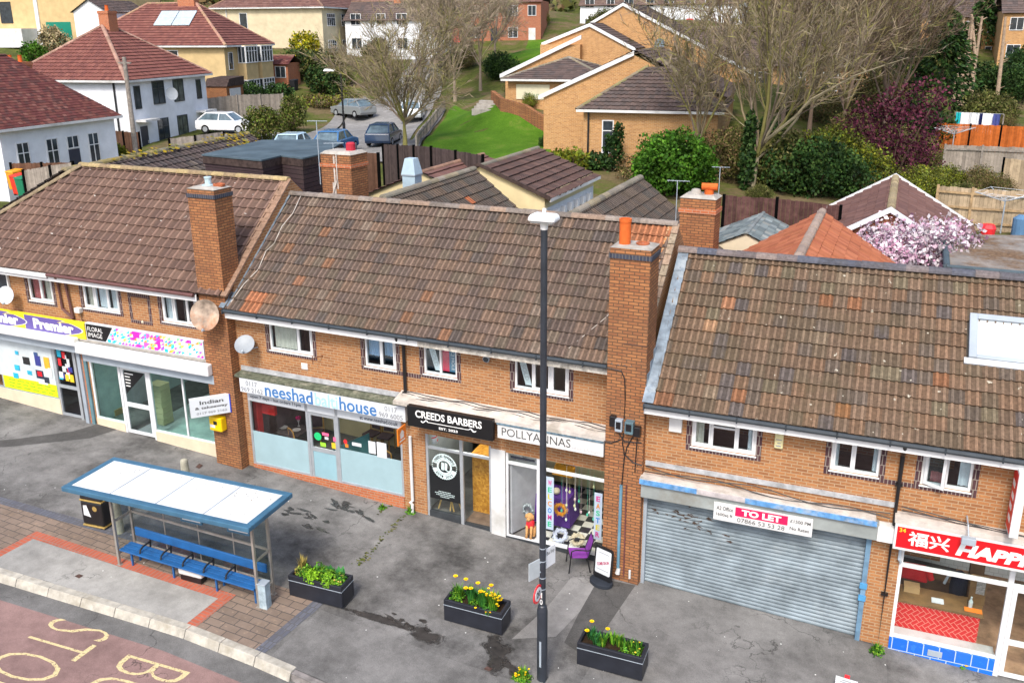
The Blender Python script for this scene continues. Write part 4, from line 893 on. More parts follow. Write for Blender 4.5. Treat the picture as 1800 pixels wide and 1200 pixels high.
for s_ in(.0225,-.0125):
 mb.poly([(q[0]+s_,yc-.12,q[2]+.05),(q[0]+s_,yc+.12,q[2]+.05),(q[0]+s_,yc,q[2]+.17)]);mb.poly([(q[0]+s_,yc-.09,q[2]-.07),(q[0]+s_,yc+.09,q[2]-.07),(q[0]+s_,yc+.09,q[2]+.045),(q[0]+s_,yc-.09,q[2]+.045)]);mb.poly([(q[0]+s_,yc-.14,q[2]-.15),(q[0]+s_,yc+.14,q[2]-.15),(q[0]+s_,yc+.14,q[2]-.11),(q[0]+s_,yc-.14,q[2]-.11)])
mb.build('mark',INKW,t)
def sold_board(xa,xb,z0,z1,y,lab):
 t=thing('sold_board',lab,'sign',(xa,y,z0),'m','sold boards in the flat windows');mb=MB()
 mb.hexa([(xa,y,z1-.12),(xa+.16,y,z1),(xa+.16,y+.008,z1),(xa,y+.008,z1-.12),(xb-.16,y,z0),(xb,y,z0+.02),(xb,y+.008,z0+.02),(xb-.16,y+.008,z0)])if False else mb.extr([(xa,y,z1),(xb-.17,y,z0),(xb,y,z0),(xa+.17,y,z1)],(0,.008,0));mb.build('board',PAPER,t)
 X,Z,fs=text_mesh('SOLD',.42,.11,INKGL,bold=.03);an=math.atan2(z0-z1,xb-.17-xa);cx,cz=(xa+xb)/2,(z0+z1)/2;mb=MB()
 mb.add([(cx+p*math.cos(an)-r_*math.sin(an),y-.004,cz+p*math.sin(an)+r_*math.cos(an))for p,r_ in zip(X,Z)],fs);mb.build('lettering',INKGL,t)
sold_board(wC[0]+.10,wC[0]+.46,wC[2]+.1,zt-.1,.085,'white SOLD strip in the two-light window above the barber sign')
sold_board(wD[0]+.08,wD[0]+.43,wD[2]+.1,zt-.1,.085,'white SOLD strip in the three-light window beside the lamp post')
t=thing('agent_board','red and blue estate agent board lettered CJ HOLE in the window above the barber sign','sign',(wC[1]-.3,.09,wC[2]),'m')
mb=MB();mb.box(wC[1]-.44,wC[1]-.25,.085,.095,wC[2]+.12,zt-.08,0);mb.box(wC[1]-.25,wC[1]-.06,.085,.095,wC[2]+.12,zt-.08,1);mb.build('board',[plain('agent_red',(.62,.02,.06),.5,.05),plain('agent_blue',(.04,.14,.24),.5,.05)],t)
X,Z,fs=text_mesh('CJ HOLE',.5,.11,PALEB,bold=.01);mb=MB();mb.add([(wC[1]-.155+z_,.08,(wC[2]+zt)/2-x__)for x__,z_ in zip(X,Z)],fs);mb.build('lettering',PAPER,t)
for k,(u,v,w,h,d,mat,lab)in enumerate(((1077,740,.15,.26,.12,BLACK,'small black meter box, leftmost on the brick pier'),(1088,747,.17,.30,.14,GREYM,'grey meter box beside the small black box on the pier'),(1107,750,.2,.30,.18,plain('teal_grey_box',(.10,.17,.2),.5,.2),'dark teal lamp box on the brick pier'),(1120,758,.16,.24,.14,BLACK,'black box at the right edge of the brick pier'))):
 q=aty(u,v,-.55);t=thing('meter_box',lab,'box',(q[0],-.5,q[2]-h/2),'m','boxes on the brick pier');mb=MB();mb.box(q[0]-w/2,q[0]+w/2,-.47-d,-.465,q[2]-h/2,q[2]+h/2);mb.build('case',mat,t,bevel=.02);mb=MB();mb.box(q[0]-w/3,q[0]+w/3,-.475-d,-.465-d,q[2]-h/4,q[2]+h/3);mb.build('lid',GREYM if mat is BLACK else BLACK,t,bevel=.008)if k in(1,2)else mb.build('lid',mat,t)
P_r=lambda u,v:tuple(aty(u,v,-.49))
for pts in([(1096,760),(1094,778),(1098,800),(1093,850),(1090,900)],[(1112,768),(1102,785),(1099,800)],[(1062,775),(1075,778),(1092,772)],[(1088,762),(1098,776),(1128,778)],[(1100,800),(1112,812),(1128,818)],[(1120,770),(1118,800),(1116,830)],[(1066,646),(1092,652),(1098,665),(1099,700),(1097,735)]):rust_cable(cR,[P_r(*p)for p in pts],.013)
mb=MB();mb.tube([P_r(1092,852),P_r(1086,1003)],.038,10);mb.build('conduit',plain('blue_conduit',(.13,.27,.36),.5,.15),cR)
mb=MB();mb.tube([P_r(1101,852),P_r(1096,1012)],.016,6);mb.build('conduit',plain('maroon_pipe',(.16,.06,.06),.6,.15),cR)
mb=MB();q=P_r(1086,1005);mb.tube([(q[0]+.02,-.50,q[2]+.12),(q[0],-.53,q[2]-.02)],[.045,.06],8);mb.tube([(*aty(1107,1003,-.5)[:1],-.5,aty(1107,1003,-.5)[2]+.02),(*aty(1107,1003,-.5)[:1],-.5,aty(1107,1003,-.5)[2]-.2)],.028,8);mb.build('pipe_foot',WHITEP,cR)
mb=MB();q=xz(1105,605,-.475);mb.box(q[0]-.12,.9,-.479,-.47,q[1]-.02,q[1]+.015);mb.build('stain_ledge',plain('dark_ledge',(.12,.07,.05),.9,.2),cR)
q=aty(857,628,-.02);t=thing('floodlight','small round wall lamp between the two SOLD windows','lamp',(q[0],0,q[2]),'m');mb=MB();mb.tube([(q[0],.0,q[2]),(q[0],-.12,q[2]-.02)],[.07,.09],12);mb.build('lamp_body',GREYM,t);mb=MB();mb.tube([(q[0],-.12,q[2]-.02),(q[0],-.135,q[2]-.022)],.07,12);mb.build('lens',DPANE,t)
q=aty(535,644,-.02);mb=MB();mb.box(q[0]-.1,q[0]+.1,-.02,0,q[2]-.08,q[2]+.09);mb.build('vent',WHITEP,mid)
DISHG=plain('dish_grey',(.30,.33,.36),.5,.1);DISHR=plain('dish_rusty',(.46,.36,.28),.7,.45,2.2,grime=(.40,.13,.03))
def dish(name,label,c,r,look,mat,base,group=None,fr=None):
 """offset dish with feed arm and bracket; look = facing direction, base = point on the wall"""
 t=thing(name,label,'satellite dish',base,fr,group);look=np.array(look,float);look/=np.linalg.norm(look);s_=np.cross(look,[0,0,1.]);s_/=np.linalg.norm(s_);u_=np.cross(s_,look)
 c=np.array(c,float);mb=MB();K=24;rings=[(0,0),(.35,.02),(.7,.08),(1,.17)]
 pts=[c-look*.17*r]
 for a,b in rings[1:]:pts+=[c+(s_*math.cos(2*math.pi*k/K)*.92+u_*math.sin(2*math.pi*k/K))*a*r+look*(b-.17)*r for k in range(K)]
 fs=[(0,1+(k+1)%K,1+k)for k in range(K)]+[(1+j*K+k,1+j*K+(k+1)%K,1+(j+1)*K+(k+1)%K,1+(j+1)*K+k)for j in range(2)for k in range(K)]
 mb.add(pts,fs);n0=len(fs);mb.add([p-look*.02 for p in pts],[f[::-1]for f in fs]);mb.build('reflector',mat,t,smooth=True)
 mb=MB();f=c+look*r*.45-u_*r*.95;mb.tube([c-u_*r*.98,f],.014,6);mb.tube([f,f-look*.07+u_*.03],.028,8);mb.build('feed_arm',GREYM,t)
 mb=MB();mb.tube([c-look*(.17*r+.07),c-look*(.17*r+.07)-u_*.12,tuple(base)],.022,8);mb.build('bracket',GREYM,t);return t
q=aty(364,552,-.62);dish('satellite_dish','large rust-stained satellite dish on the left chimney pier',(q[0],-.72,q[2]),.43,(.42,-1,.28),DISHR,(q[0]+.1,-.32,q[2]-.25))
q=aty(433,603,-.3);dish('satellite_dish','pale grey oval satellite dish under the eaves beside the left chimney',(q[0],-.38,q[2]),.29,(.5,-1,1.25),DISHG,(q[0]+.12,0,q[2]-.2))
q=aty(560,625,-.05);mb=MB();mb.tube([(q[0]+.1,0,q[2]),(q[0]-.05,-.25,q[2]-.02)],.012,6);mb.tube([(q[0]-.05,-.25,q[2]+.05),(q[0]-.05,-.25,q[2]-.18)],.012,6);tag(mb.build('wall_bracket',plain('rusty_iron',(.16,.06,.03),.9,.2),org=(q[0],0,q[2])),'rusty iron bracket beside the curtained window above the restaurant','bracket')
ADDLAMPM=bpy.data.materials.new('added_lamp_glow');ADDLAMPM.use_nodes=True;_p=ADDLAMPM.node_tree.nodes['Principled BSDF'];_p.inputs['Emission Color'].default_value=(1,.95,.86,1);_p.inputs['Emission Strength'].default_value=9
def added_lamp(label,x0,x1,y,z,fr='m',w=.22):  # assumed lamps, added so that the shop rooms do not render dark
 t=thing('added_lamp',label,'lamp',((x0+x1)/2,y,z),fr,'added lamps brightening the shop rooms');mb=MB();mb.box(x0,x1,y-w/2,y+w/2,z-.05,z);mb.build('tube',ADDLAMPM,t);mb=MB();mb.box(x0-.03,x1+.03,y-w/2-.03,y+w/2+.03,z,z+.04);mb.build('housing',UPVC,t)
added_lamp('added ceiling lamp brightening the barber shop',bx0+.3,bx1-.2,1.0,2.8);added_lamp('added ceiling lamp brightening the grooming shop',px0+.5,px1-.3,1.2,2.8);added_lamp('added ceiling lamp brightening the left half of the restaurant',nx0+.5,dN0-.1,1.9,2.8,w=.08);added_lamp('added ceiling lamp brightening the right half of the restaurant',dN1+.1,nx1-.4,1.9,2.8,w=.08)
# ===== right section (frame r)
RY=-.335
rgt=thing('shop_building','brick shop building with a skylight in its mixed brown roof, above the steel shutter','building',(6,RY,-.3),'r','terrace of shops with flats above')
REY,REZ,RRY,RRZ=RY-.40,4.74,2.57,7.43
r4=lambda*a:rect4(*a,RY,'r')
wE=r4((1218.5,719.7),(1332.8,737.1),(1213.8,782.6),(1328.1,802.4));wF=r4((1464.6,758.1),(1550.9,771),(1458.7,824.2),(1545,839.8));wG=r4((1624,783.5),(1715,797.5),(1619,850),(1706.5,867.5))
ztr=4.56;wG=(wG[0],wG[1],(wF[2]+wG[2])/2,ztr)
X_r=lambda u,v,y=RY:aty(u,v,y,'r')[0]
sx0,sx1=X_r(1131,900),X_r(1526,1000);hx0,hx1=X_r(1571,1060),11.5
RX0,RX1=.92,12.0;SZ=2.62
wm=MB();wall_holes(wm,RX0-.04,RX1,-1.2,4.75,[(a,b,c,ztr)for a,b,c,d in(wE,wF,wG)]+[(sx0,sx1,-.6,SZ),(hx0,hx1,-1.1,2.2)],RY,.22);wm.build('wall',BR,rgt)
fl=MB();fl.box(RX0,RX1,RY+.1,5.5,2.70,2.76);fl.box(RX0,RX1,5.4,5.5,-1,4.7);fl.box(RX0,RX1,RY+.2,5.4,4.66,4.70);fl.box(4.1,4.2,RY+.3,5.4,2.8,4.6);fl.box(RX0,RX0+.05,RY+.25,5.4,-1,4.7);fl.build('inner_walls',INT,rgt)
L2,T2=rafter(None,REY,REZ,RRY,RRZ)
def on_r(x,t,n=0.0):return tuple(np.array([x,REY,REZ])+T2*t+np.array([0,-T2[2],T2[1]])*n)
skx0,skx1,skt0,skt1=0,0,0,0
def roof_hit(u,v):
 t=-FR['r'];o=rz(CAM,t);d=rz(ray(u,v),t);nn=np.array([0,-T2[2],T2[1]]);p0=np.array([0,REY,REZ]);k=nn.dot(p0-o)/nn.dot(d);p=o+d*k;return p[0],(p-p0).dot(T2)
a=roof_hit(1714,556);b=roof_hit(1706,632)
skx0,skt1,skt0=(a[0]+b[0])/2,a[1],b[1];skx1=skx0+1.75
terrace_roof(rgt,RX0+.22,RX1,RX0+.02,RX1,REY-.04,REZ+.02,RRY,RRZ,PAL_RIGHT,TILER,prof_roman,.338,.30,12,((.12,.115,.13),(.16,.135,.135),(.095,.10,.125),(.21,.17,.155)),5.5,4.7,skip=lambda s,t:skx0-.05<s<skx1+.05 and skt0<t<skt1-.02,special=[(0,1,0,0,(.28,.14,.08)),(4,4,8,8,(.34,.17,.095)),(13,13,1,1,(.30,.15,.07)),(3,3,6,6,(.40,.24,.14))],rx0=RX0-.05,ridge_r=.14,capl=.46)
sk=MB();o=.02
def skb(x0,x1,t0,t1,n0,n1,m=0):sk.hexa([on_r(x0,t0,n0),on_r(x1,t0,n0),on_r(x1,t1,n0),on_r(x0,t1,n0),on_r(x0,t0,n1),on_r(x1,t0,n1),on_r(x1,t1,n1),on_r(x0,t1,n1)],m)
skb(skx0-.08,skx0+.07,skt0,skt1,-.02,.13);skb(skx1-.07,skx1+.08,skt0,skt1,-.02,.13);skb(skx0+.07,skx1-.07,skt0,skt0+.09,-.02,.11);skb(skx0+.07,skx1-.07,skt1-.13,skt1,-.02,.13);skf=sk.build('skylight',GREYM,rgt,bevel=.01)
sk=MB();skb(skx0+.07,skx1-.07,skt0+.09,skt1-.13,.05,.07);skb(skx0+.07,skx1-.07,skt0+.09,skt1-.13,-.02,-.01);skp=sk.build('pane',plain('skylight_blind',(.52,.56,.58),.25,.06,3),skf)
sk=MB();skb(skx0-.16,skx1+.2,skt0-.14,skt0+.0,.02,.075);sk.build('lead_apron',plain('pale_lead',(.50,.53,.57),.5,.15,4),skf)
ld_=MB()
for i in range(13):a_,b_=L2*i/13,L2*(i+1)/13+.04;n0=.05+.004*(i%2);ld_.hexa([on_r(RX0-.04,a_,n0),on_r(RX0+.22,a_,n0),on_r(RX0+.20,b_,n0),on_r(RX0-.04,b_,n0),on_r(RX0-.04,a_,n0+.02),on_r(RX0+.22,a_,n0+.02),on_r(RX0+.20,b_,n0+.015),on_r(RX0-.04,b_,n0+.015)])
ld_.build('lead_flashing',LEAD,rgt)
g_=MB();g_.tube([(RX0+.0,REY-.06,REZ-.03),(RX1,REY-.06,REZ-.05)],.055,10)
for i in range(10):x=RX0+1.0*i;g_.box(x,x+.03,REY-.125,REY+.02,REZ-.10,REZ+.015)
g_.build('gutter',DARKG,rgt)
g_=MB();g_.box(RX0,RX1,REY,REY+.03,REZ-.24,REZ-.02);g_.box(RX0,RX1,REY+.03,RY+.02,REZ-.24,REZ-.22);g_.build('fascia',UPVC,rgt)
window(rgt,*wE[:3],ztr,RY,(X_r(1252,750),X_r(1294,757)),[(.05,.18,.05,.97,CURT),(.86,.95,.05,.97,CURTW)],hs=[(X_r(1252,750),X_r(1294,757),wE[2]+(ztr-wE[2])*.62)],sashes=(0,2))
window(rgt,*wF[:3],ztr,RY,((wF[0]+wF[1])/2-.02,),[(.05,.16,.05,.97,CURTW),(.86,.95,.05,.97,CURTW)],sashes=(0,))
wnG=window(rgt,*wG[:3],ztr,RY,((wG[0]+wG[1])/2,),[(.75,.95,.05,.97,CURTW),(.2,.5,.05,.3,CURTR)],sashes=())
op=MB();xo=wG[0]+.05;w_=(wG[1]-wG[0])/2-.05;an=R(-28)
def opp(a,b,z):return(xo+a*math.cos(an)-b*math.sin(an),RY-.01+a*math.sin(an)+b*math.cos(an),z)
def opb(a0,a1,z0,z1,b0=0,b1=.05):op.hexa([opp(a0,b0,z0),opp(a1,b0,z0),opp(a1,b1,z0),opp(a0,b1,z0),opp(a0,b0,z1),opp(a1,b0,z1),opp(a1,b1,z1),opp(a0,b1,z1)])
zb_,zt_=wG[2]+.04,ztr-.04
opb(0,.06,zb_,zt_);opb(w_-.06,w_,zb_,zt_);opb(.06,w_-.06,zb_,zb_+.06);opb(.06,w_-.06,zt_-.06,zt_);op.build('sash',UPVC,wnG)
op=MB();opb(.06,w_-.06,zb_+.06,zt_-.06,.02,.03);op.build('pane',GLASSW,wnG)
for w in(wE,wF,wG):brick_trim(rgt,w[0],w[1],w[2],ztr,RY,'lrb').build('brick_surround',BRD,rgt)
tm=MB();tm.box(wF[1]+.12,wG[0]-.12,RY-.004,RY+.02,wF[2]-.11,wF[2]-.01);tm.build('brick_surround',BRD,rgt)
z0_=(xz(1180,817.6,RY-.02,'r')[1]+xz(1560,888,RY-.02,'r')[1])/2
s_=MB();s_.box(RX0,X_r(1575,890),RY-.04,RY,z0_-.05,z0_+.06);s_.build('string_course',MATS['string_course_grey'],rgt)
dxr=X_r(1566,960,RY-.09);d_=MB();d_.tube([(dxr,REY-.03,REZ-.05),(dxr,REY+.05,REZ-.2),(dxr,RY-.08,REZ-.45),(dxr,RY-.08,G(dxr,0)-.0)],.045,10)
for z in(1.0,2.4,3.6):d_.box(dxr-.07,dxr+.07,RY-.1,RY,z,z+.04)
d_.build('downpipe',BLACK,rgt)
mb=MB();q=aty(1187,747,RY-.1,'r');mb.box(q[0]-.14,q[0]+.14,RY-.09,RY,q[2]-.17,q[2]+.17);tag(mb.build('alarm_box',WHITEP,org=None),'blank white box on the brick beside the right chimney pier','box')
bpy.data.objects['alarm_box'].rotation_euler=(0,0,FR['r'])
AB=plain('cream_box',(.68,.62,.34),.5,.08,5)
q=aty(1369,776,RY-.1,'r');t=thing('alarm_box','cream burglar alarm box between the two windows above the shutter','box',(q[0],RY,q[2]),'r');mb=MB();mb.box(q[0]-.09,q[0]+.09,RY-.09,RY,q[2]-.17,q[2]+.17);mb.build('case',AB,t,bevel=.02)
mb=MB();mb.box(q[0]-.06,q[0]+.06,RY-.094,RY-.089,q[2]+.03,q[2]+.05);mb.box(q[0]-.03,q[0]+.04,RY-.094,RY-.089,q[2]-.05,q[2]-.03);mb.box(q[0]-.06,q[0]+.05,RY-.094,RY-.089,q[2]-.12,q[2]-.09);mb.build('print',GREYI,t)
STEEL=plain('galvanised_steel',(.21,.255,.285),.55,.25,1.6,metal=.1,grime=(.29,.33,.35));STEELH=plain('shutter_housing',(.34,.37,.36),.6,.15,1.5,metal=.2,grime=(.24,.22,.18))
zh1=2.55;zh0=(xz(1128,873,RY-.25,'r')[1]+xz(1540,951,RY-.25,'r')[1])/2;zh1=(xz(1127,846,RY-.25,'r')[1]+xz(1541,925,RY-.25,'r')[1])/2
sh=thing('roller_shutter','closed grey steel roller shutter with rust scuffs under the TO LET board','shutter',((sx0+sx1)/2,RY,-.4),'r')
mb=MB();zb=-.42;z=zh0;nslat=27;yb=RY+.10;pts=[];g0,g1=G(sx0,0),G(sx1,0)
for i in range(nslat+1):
 for k in range(4):
  f=(i+k/4)/nslat;dy=(-.016*math.sin(math.pi*k/4)*1.3 if k else .006);pts.append((f,dy))
pts=[p for p in pts if p[0]<=1]
mb.add([(x,yb+dy-.0,zh0+.1+(zg-(zh0+.1))*f)for f,dy in pts for x,zg in((sx0+.06,g0),(sx1-.1,g1))],[(2*i,2*i+1,2*i+3,2*i+2)for i in range(len(pts)-1)]);mb.build('curtain',STEEL,sh)
mb=MB();mb.box(sx0-.03,sx1+.10,RY-.25,RY+.15,zh0,zh1);mb.build('housing',STEELH,sh,bevel=.015)
mb=MB();mb.box(sx0,sx0+.08,RY-.02,RY+.1,g0-.2,zh0,0);mb.box(sx1-.10,sx1,RY-.04,RY+.1,g1-.2,zh0,1);each(mb,'guide_rail',[GREYM,plain('blue_steel',(.14,.25,.36),.5,.2,4)],sh)
mb=MB()
for z in(.95,1.25):mb.box(sx1-.13,sx1+.02,RY-.08,RY-.03,z-.2,z-.08)
mb.build('lock',plain('blue_lock',(.08,.3,.55),.5,.1),sh)
mb=MB();rg=random.Random(8)
for k in range(30):
 x=sx0+.9+rg.gauss(0,.5)+k*.02;z=1.95+rg.gauss(0,.12)-.35*(x-sx0-.5)*.5
 for j in range(3):mb.tri((x+rg.gauss(0,.05),yb-.022,z+rg.gauss(0,.02)),(x+rg.gauss(0,.07),yb-.022,z+rg.gauss(0,.02)),(x+rg.gauss(0,.05),yb-.022,z+rg.gauss(0,.03)))
mb.build('scuffs',plain('rust_scuffs',(.09,.06,.045),.9,.3),sh)
cz0=zh1+.0;mb=MB();mb.box(sx0-.05,sx1+.02,RY-.30,RY-.02,cz0+.03,cz0+.16);mb.build('canopy',CONCW,rgt)
mb=MB();mb.box(sx0-.05,sx0+1.25,RY-.33,RY-.3,cz0+.01,cz0+.12,0);mb.box(sx0+1.25,sx0+2.3,RY-.33,RY-.3,cz0+.01,cz0+.12,1);mb.box(sx0+2.3,sx1+.05,RY-.33,RY-.3,cz0+.0,cz0+.11,0);mb.build('blue_trim',[plain('blue_paint',(.12,.30,.58),.6,.3,6,grime=(.4,.42,.42)),plain('faded_trim',(.5,.46,.46),.7,.2,6)],rgt)
mb=MB();mb.box(sx1+.08,sx1+.42,RY-.28,RY+.0,zh0+.02,zh1-.02);mb.build('sign_end_panel',WHITEP,rgt)
for k in range(2):rust_cable(rgt,[(sx0+.02+i*.4,RY-.05-.12*abs(math.sin(i*.5+k)),cz0+.34-.14*i/12-.05*math.sin(i*.8+k*2)-.04*k)for i in range(14)],.012)
a=rect4((1255.8,880.6),(1429,913.3),(1252.8,911),(1427,945),RY-.29,'r');yT=RY-.29
tl=sign_board('letting_board','white and red TO LET board fixed across the steel shutter',*a,yT,.03,plain('board_white',(.64,.64,.63),.5,.04),'r',group=None)
wT=a[1]-a[0];hT=a[3]-a[2]
mb=MB();mb.box(a[0]+wT*.225,a[0]+wT*.755,yT-.004,yT,a[2]+hT*.42,a[2]+hT*.92);mb.build('red_panel',plain('crimson_panel',(.68,.008,.09),.5,.04),tl)
text(tl,'TO LET',a[0]+wT*.29,a[0]+wT*.69,a[2]+hT*.50,a[2]+hT*.85,yT-.008,INKW,.05);text(tl,'07866 53 53 28',a[0]+wT*.25,a[0]+wT*.73,a[2]+hT*.10,a[2]+hT*.34,yT-.005,INKG,.0)
text(tl,'A2 Office',a[0]+wT*.03,a[0]+wT*.20,a[2]+hT*.60,a[2]+hT*.82,yT-.005,INKG,.012);text(tl,'1600sq ft',a[0]+wT*.03,a[0]+wT*.20,a[2]+hT*.22,a[2]+hT*.44,yT-.005,INKG,.012)
text(tl,'£1500 PM',a[0]+wT*.78,a[0]+wT*.98,a[2]+hT*.62,a[2]+hT*.80,yT-.005,INKG,.012);text(tl,'No Rates',a[0]+wT*.78,a[0]+wT*.97,a[2]+hT*.22,a[2]+hT*.40,yT-.005,INKG,.012)
yH=RY-.36;p0=aty(1577.7,918,yH,'r');p1=aty(1571.8,960,yH,'r');p2=aty(1800,967,yH,'r');p3=aty(1800,1004,yH,'r')
hz1=(p0[2]+p2[2])/2;hz0=(p1[2]+p3[2])/2;ha=(p0[0]+p1[0])/2
RSIGN=plain('red_sign',(.68,.006,.012),.4,.04)
sH=sign_board('shop_sign','red takeaway sign lettered 34, two Chinese characters and HAPPINESS',ha,ha+4.4,hz0,hz1,yH,.14,RSIGN,'r')
mb=MB();frame_bars(mb,ha-.03,ha+4.43,hz0-.03,hz1+.03,yH-.01,yH+.13,.045);mb.build('frame',WHITEP,sH)
hh=hz1-hz0
text(sH,'34',X_r(1581,930,yH),X_r(1593,930,yH),hz0+hh*.74,hz0+hh*.93,yH-.014,YELL,.02)
text(sH,'福兴',X_r(1596,945,yH),X_r(1670,955,yH),hz0+hh*.22,hz0+hh*.86,yH-.014,INKW,.022)
hx=X_r(1680,965,yH);text(sH,'HAPPINESS',hx,hx+2.30,hz0+hh*.16,hz0+hh*.74,yH-.014,INKW,.055,shear=.22)
mb=MB();mb.box(ha-.05,ha+4.4,yH+.02,RY,hz1+.04,hz1+.14);mb.build('canopy',CONCW,rgt)
q=aty(1702,948,yH-.15,'r');t=thing('sign_lamp','small dark floodlight on an arm over the red takeaway sign','lamp',(q[0],yH,hz1),'r');mb=MB();mb.box(q[0]-.13,q[0]+.13,yH-.27,yH-.15,q[2]-.07,q[2]+.08);mb.build('lamp_body',GREYM,t,bevel=.015);mb=MB();mb.tube([(q[0],yH-.17,q[2]+.05),(q[0]-.02,yH+.0,hz1+.28),(q[0]-.02,RY-.02,hz1+.3)],.014,6);mb.build('arm',GREYM,t)
for k in range(3):rust_cable(rgt,[(dxr+.1+i*.5,RY-.1-.1*abs(math.sin(i*.8+k)),hz1+.30-.04*i+.05*math.sin(i*1.1+k*2))for i in range(9)],.011)
mb=MB();q=xz(1580,1000,RY-.1,'r');mb.tube([(q[0]-.02,RY-.1,hz0-.02),(q[0]-.02,RY-.1,hz0-.42),(q[0]+.02,RY-.06,hz0-.5)],.03,8);mb.build('bracket_pipe',plain('pale_grey_pipe',(.45,.52,.58),.5,.1),rgt)
gh=lambda x:G(x,0)
zsill=gh(hx0+.9)+.34;xd0,xd1=X_r(1755,1150),X_r(1755,1150)+1.0;zHt=(xz(1592.7,995,RY,'r')[1]+xz(1774,1028,RY,'r')[1])/2
sf=MB()
for(x0,x1,z0,z1,y0,y1)in((hx0,hx0+.07,gh(hx0)+.25,2.2,0,.08),(xd0-.05,xd0+.05,gh(xd0)-.1,2.2,-.005,.085),(hx0+.07,xd0-.05,zsill,zsill+.06,.003,.077),(hx0+.07,hx1,zHt-.04,zHt+.04,.004,.076),(xd1-.05,xd1+.05,gh(xd1)-.1,2.2,-.005,.085),(xd1+.05,hx1,zsill-.03,zsill+.05,0,.08)):sf.box(x0,x1,RY+y0,RY+y1,z0,z1)
shf=sf.build('shopfront_frame',UPVC,rgt,bevel=.004)
dr=MB();frame_bars(dr,xd0+.06,xd1-.06,gh(xd0)+.02,zHt-.04,RY+.02,RY+.065,.09);zq=gh(xd0)+.85;dr.box(xd0+.15,xd1-.15,RY+.023,RY+.062,zq-.06,zq+.06);dh=dr.build('door',UPVC,shf)
gl=MB();gl.box(hx0+.07,xd0-.05,RY+.035,RY+.04,zsill+.06,zHt-.04);gl.box(hx0+.07,hx1,RY+.035,RY+.04,zHt+.04,2.2);gl.box(xd0+.15,xd1-.15,RY+.035,RY+.04,gh(xd0)+.12,zHt-.14);each(gl,'pane',GLASS,shf)
BTILE=brick('blue_glazed_tiles',(.012,.13,.58),(.015,.16,.65),(.45,.55,.7),bw=.31,bh=.40,dirt=.1,light=(.03,.2,.7));BTILE.node_tree.nodes['Principled BSDF'].inputs['Roughness'].default_value=.25
mb=MB();mb.hexa([(hx0,RY-.03,gh(hx0)-.3),(xd0-.05,RY-.03,gh(xd0)-.3),(xd0-.05,RY+.1,gh(xd0)-.3),(hx0,RY+.1,gh(hx0)-.3),(hx0,RY-.03,zsill-.0),(xd0-.05,RY-.03,zsill-.0),(xd0-.05,RY+.1,zsill-.0),(hx0,RY+.1,zsill-.0)]);mb.build('tiled_riser',BTILE,rgt)
q=aty(1643,1148,RY-.03,'r');mb=MB();mb.box(q[0]-.14,q[0]+.14,RY-.045,RY-.03,q[2]-.07,q[2]+.07);mb.build('vent',GREYM,rgt)
WTILE=brick('white_wall_tiles',(.72,.74,.74),(.68,.70,.71),(.5,.52,.52),bw=.2,bh=.2,dirt=.05,light=(.75,.77,.77),mort=.006);WDFL=plain('wood_plank_floor',(.42,.25,.15),.6,.3,3)
room(rgt,hx0-.05,hx1,RY+.15,3.6,gh(hx0+1.5)+.0,2.65,WDFL,WTILE,WTILE,plain('pale_ceiling',(.6,.62,.62),.8,.05))
m,nt_,p_=_new('red_herringbone');v_=coords(nt_)
s_=N(nt_,'ShaderNodeSeparateXYZ');nt_.links.new(v_,s_.inputs[0])
def MT(op,a,b=None):
 n=N(nt_,'ShaderNodeMath',operation=op)
 for k,q_ in enumerate((a,b)):
  if q_ is None:continue
  if isinstance(q_,(int,float)):n.inputs[k].default_value=q_
  else:nt_.links.new(q_,n.inputs[k])
 return n.outputs[0]
TW=.085
uu=MT('DIVIDE',MT('ADD',MT('ADD',s_.outputs[0],s_.outputs[2]),40.0),TW*1.414);vv=MT('DIVIDE',MT('ADD',MT('SUBTRACT',s_.outputs[0],s_.outputs[2]),40.0),TW*1.414)
fu,fv=MT('FLOOR',uu),MT('FLOOR',vv);pu,pv_=MT('FRACT',uu),MT('FRACT',vv)
ph=MT('MODULO',MT('ADD',MT('SUBTRACT',fu,fv),400.0),4.0)
is0=MT('COMPARE',ph,0.0);is1=MT('COMPARE',ph,1.0);is2=MT('COMPARE',ph,2.0);is3=MT('COMPARE',ph,3.0)
for n in(is0,is1,is2,is3):n.node.inputs[2].default_value=.1
g=.07
lo_u,hi_u=MT('LESS_THAN',pu,g),MT('GREATER_THAN',pu,1-g);lo_v,hi_v=MT('LESS_THAN',pv_,g),MT('GREATER_THAN',pv_,1-g)
def OR(*a):
 r_=a[0]
 for b in a[1:]:r_=MT('MAXIMUM',r_,b)
 return r_
j0=MT('MULTIPLY',is0,OR(lo_u,lo_v,hi_v));j1=MT('MULTIPLY',is1,OR(hi_u,lo_v,hi_v));j2=MT('MULTIPLY',is2,OR(hi_v,lo_u,hi_u));j3=MT('MULTIPLY',is3,OR(lo_v,lo_u,hi_u))
nt_.links.new(mixc(nt_,OR(j0,j1,j2,j3),(.60,.01,.01),(.62,.28,.22)),p_.inputs['Base Color']);p_.inputs['Roughness'].default_value=.3;HERR=m
xc1=X_r(1722,1090,RY+.45)
ct=thing('shop_counter','takeaway counter faced with red herringbone tiles and a wooden top','counter',((hx0+xc1)/2,.2,gh(hx0+1)),'r')
zc1=xz(1582,1055,RY+.45,'r')[1]
mb=MB();mb.box(hx0+.02,xc1,RY+.45,RY+1.0,gh(hx0+1.5),zc1);mb.build('tiled_front',HERR,ct)
mb=MB();mb.box(hx0+.0,xc1+.06,RY+.40,RY+1.05,zc1,zc1+.05);mb.build('counter_top',plain('oiled_wood',(.20,.11,.04),.5,.25,3),ct)
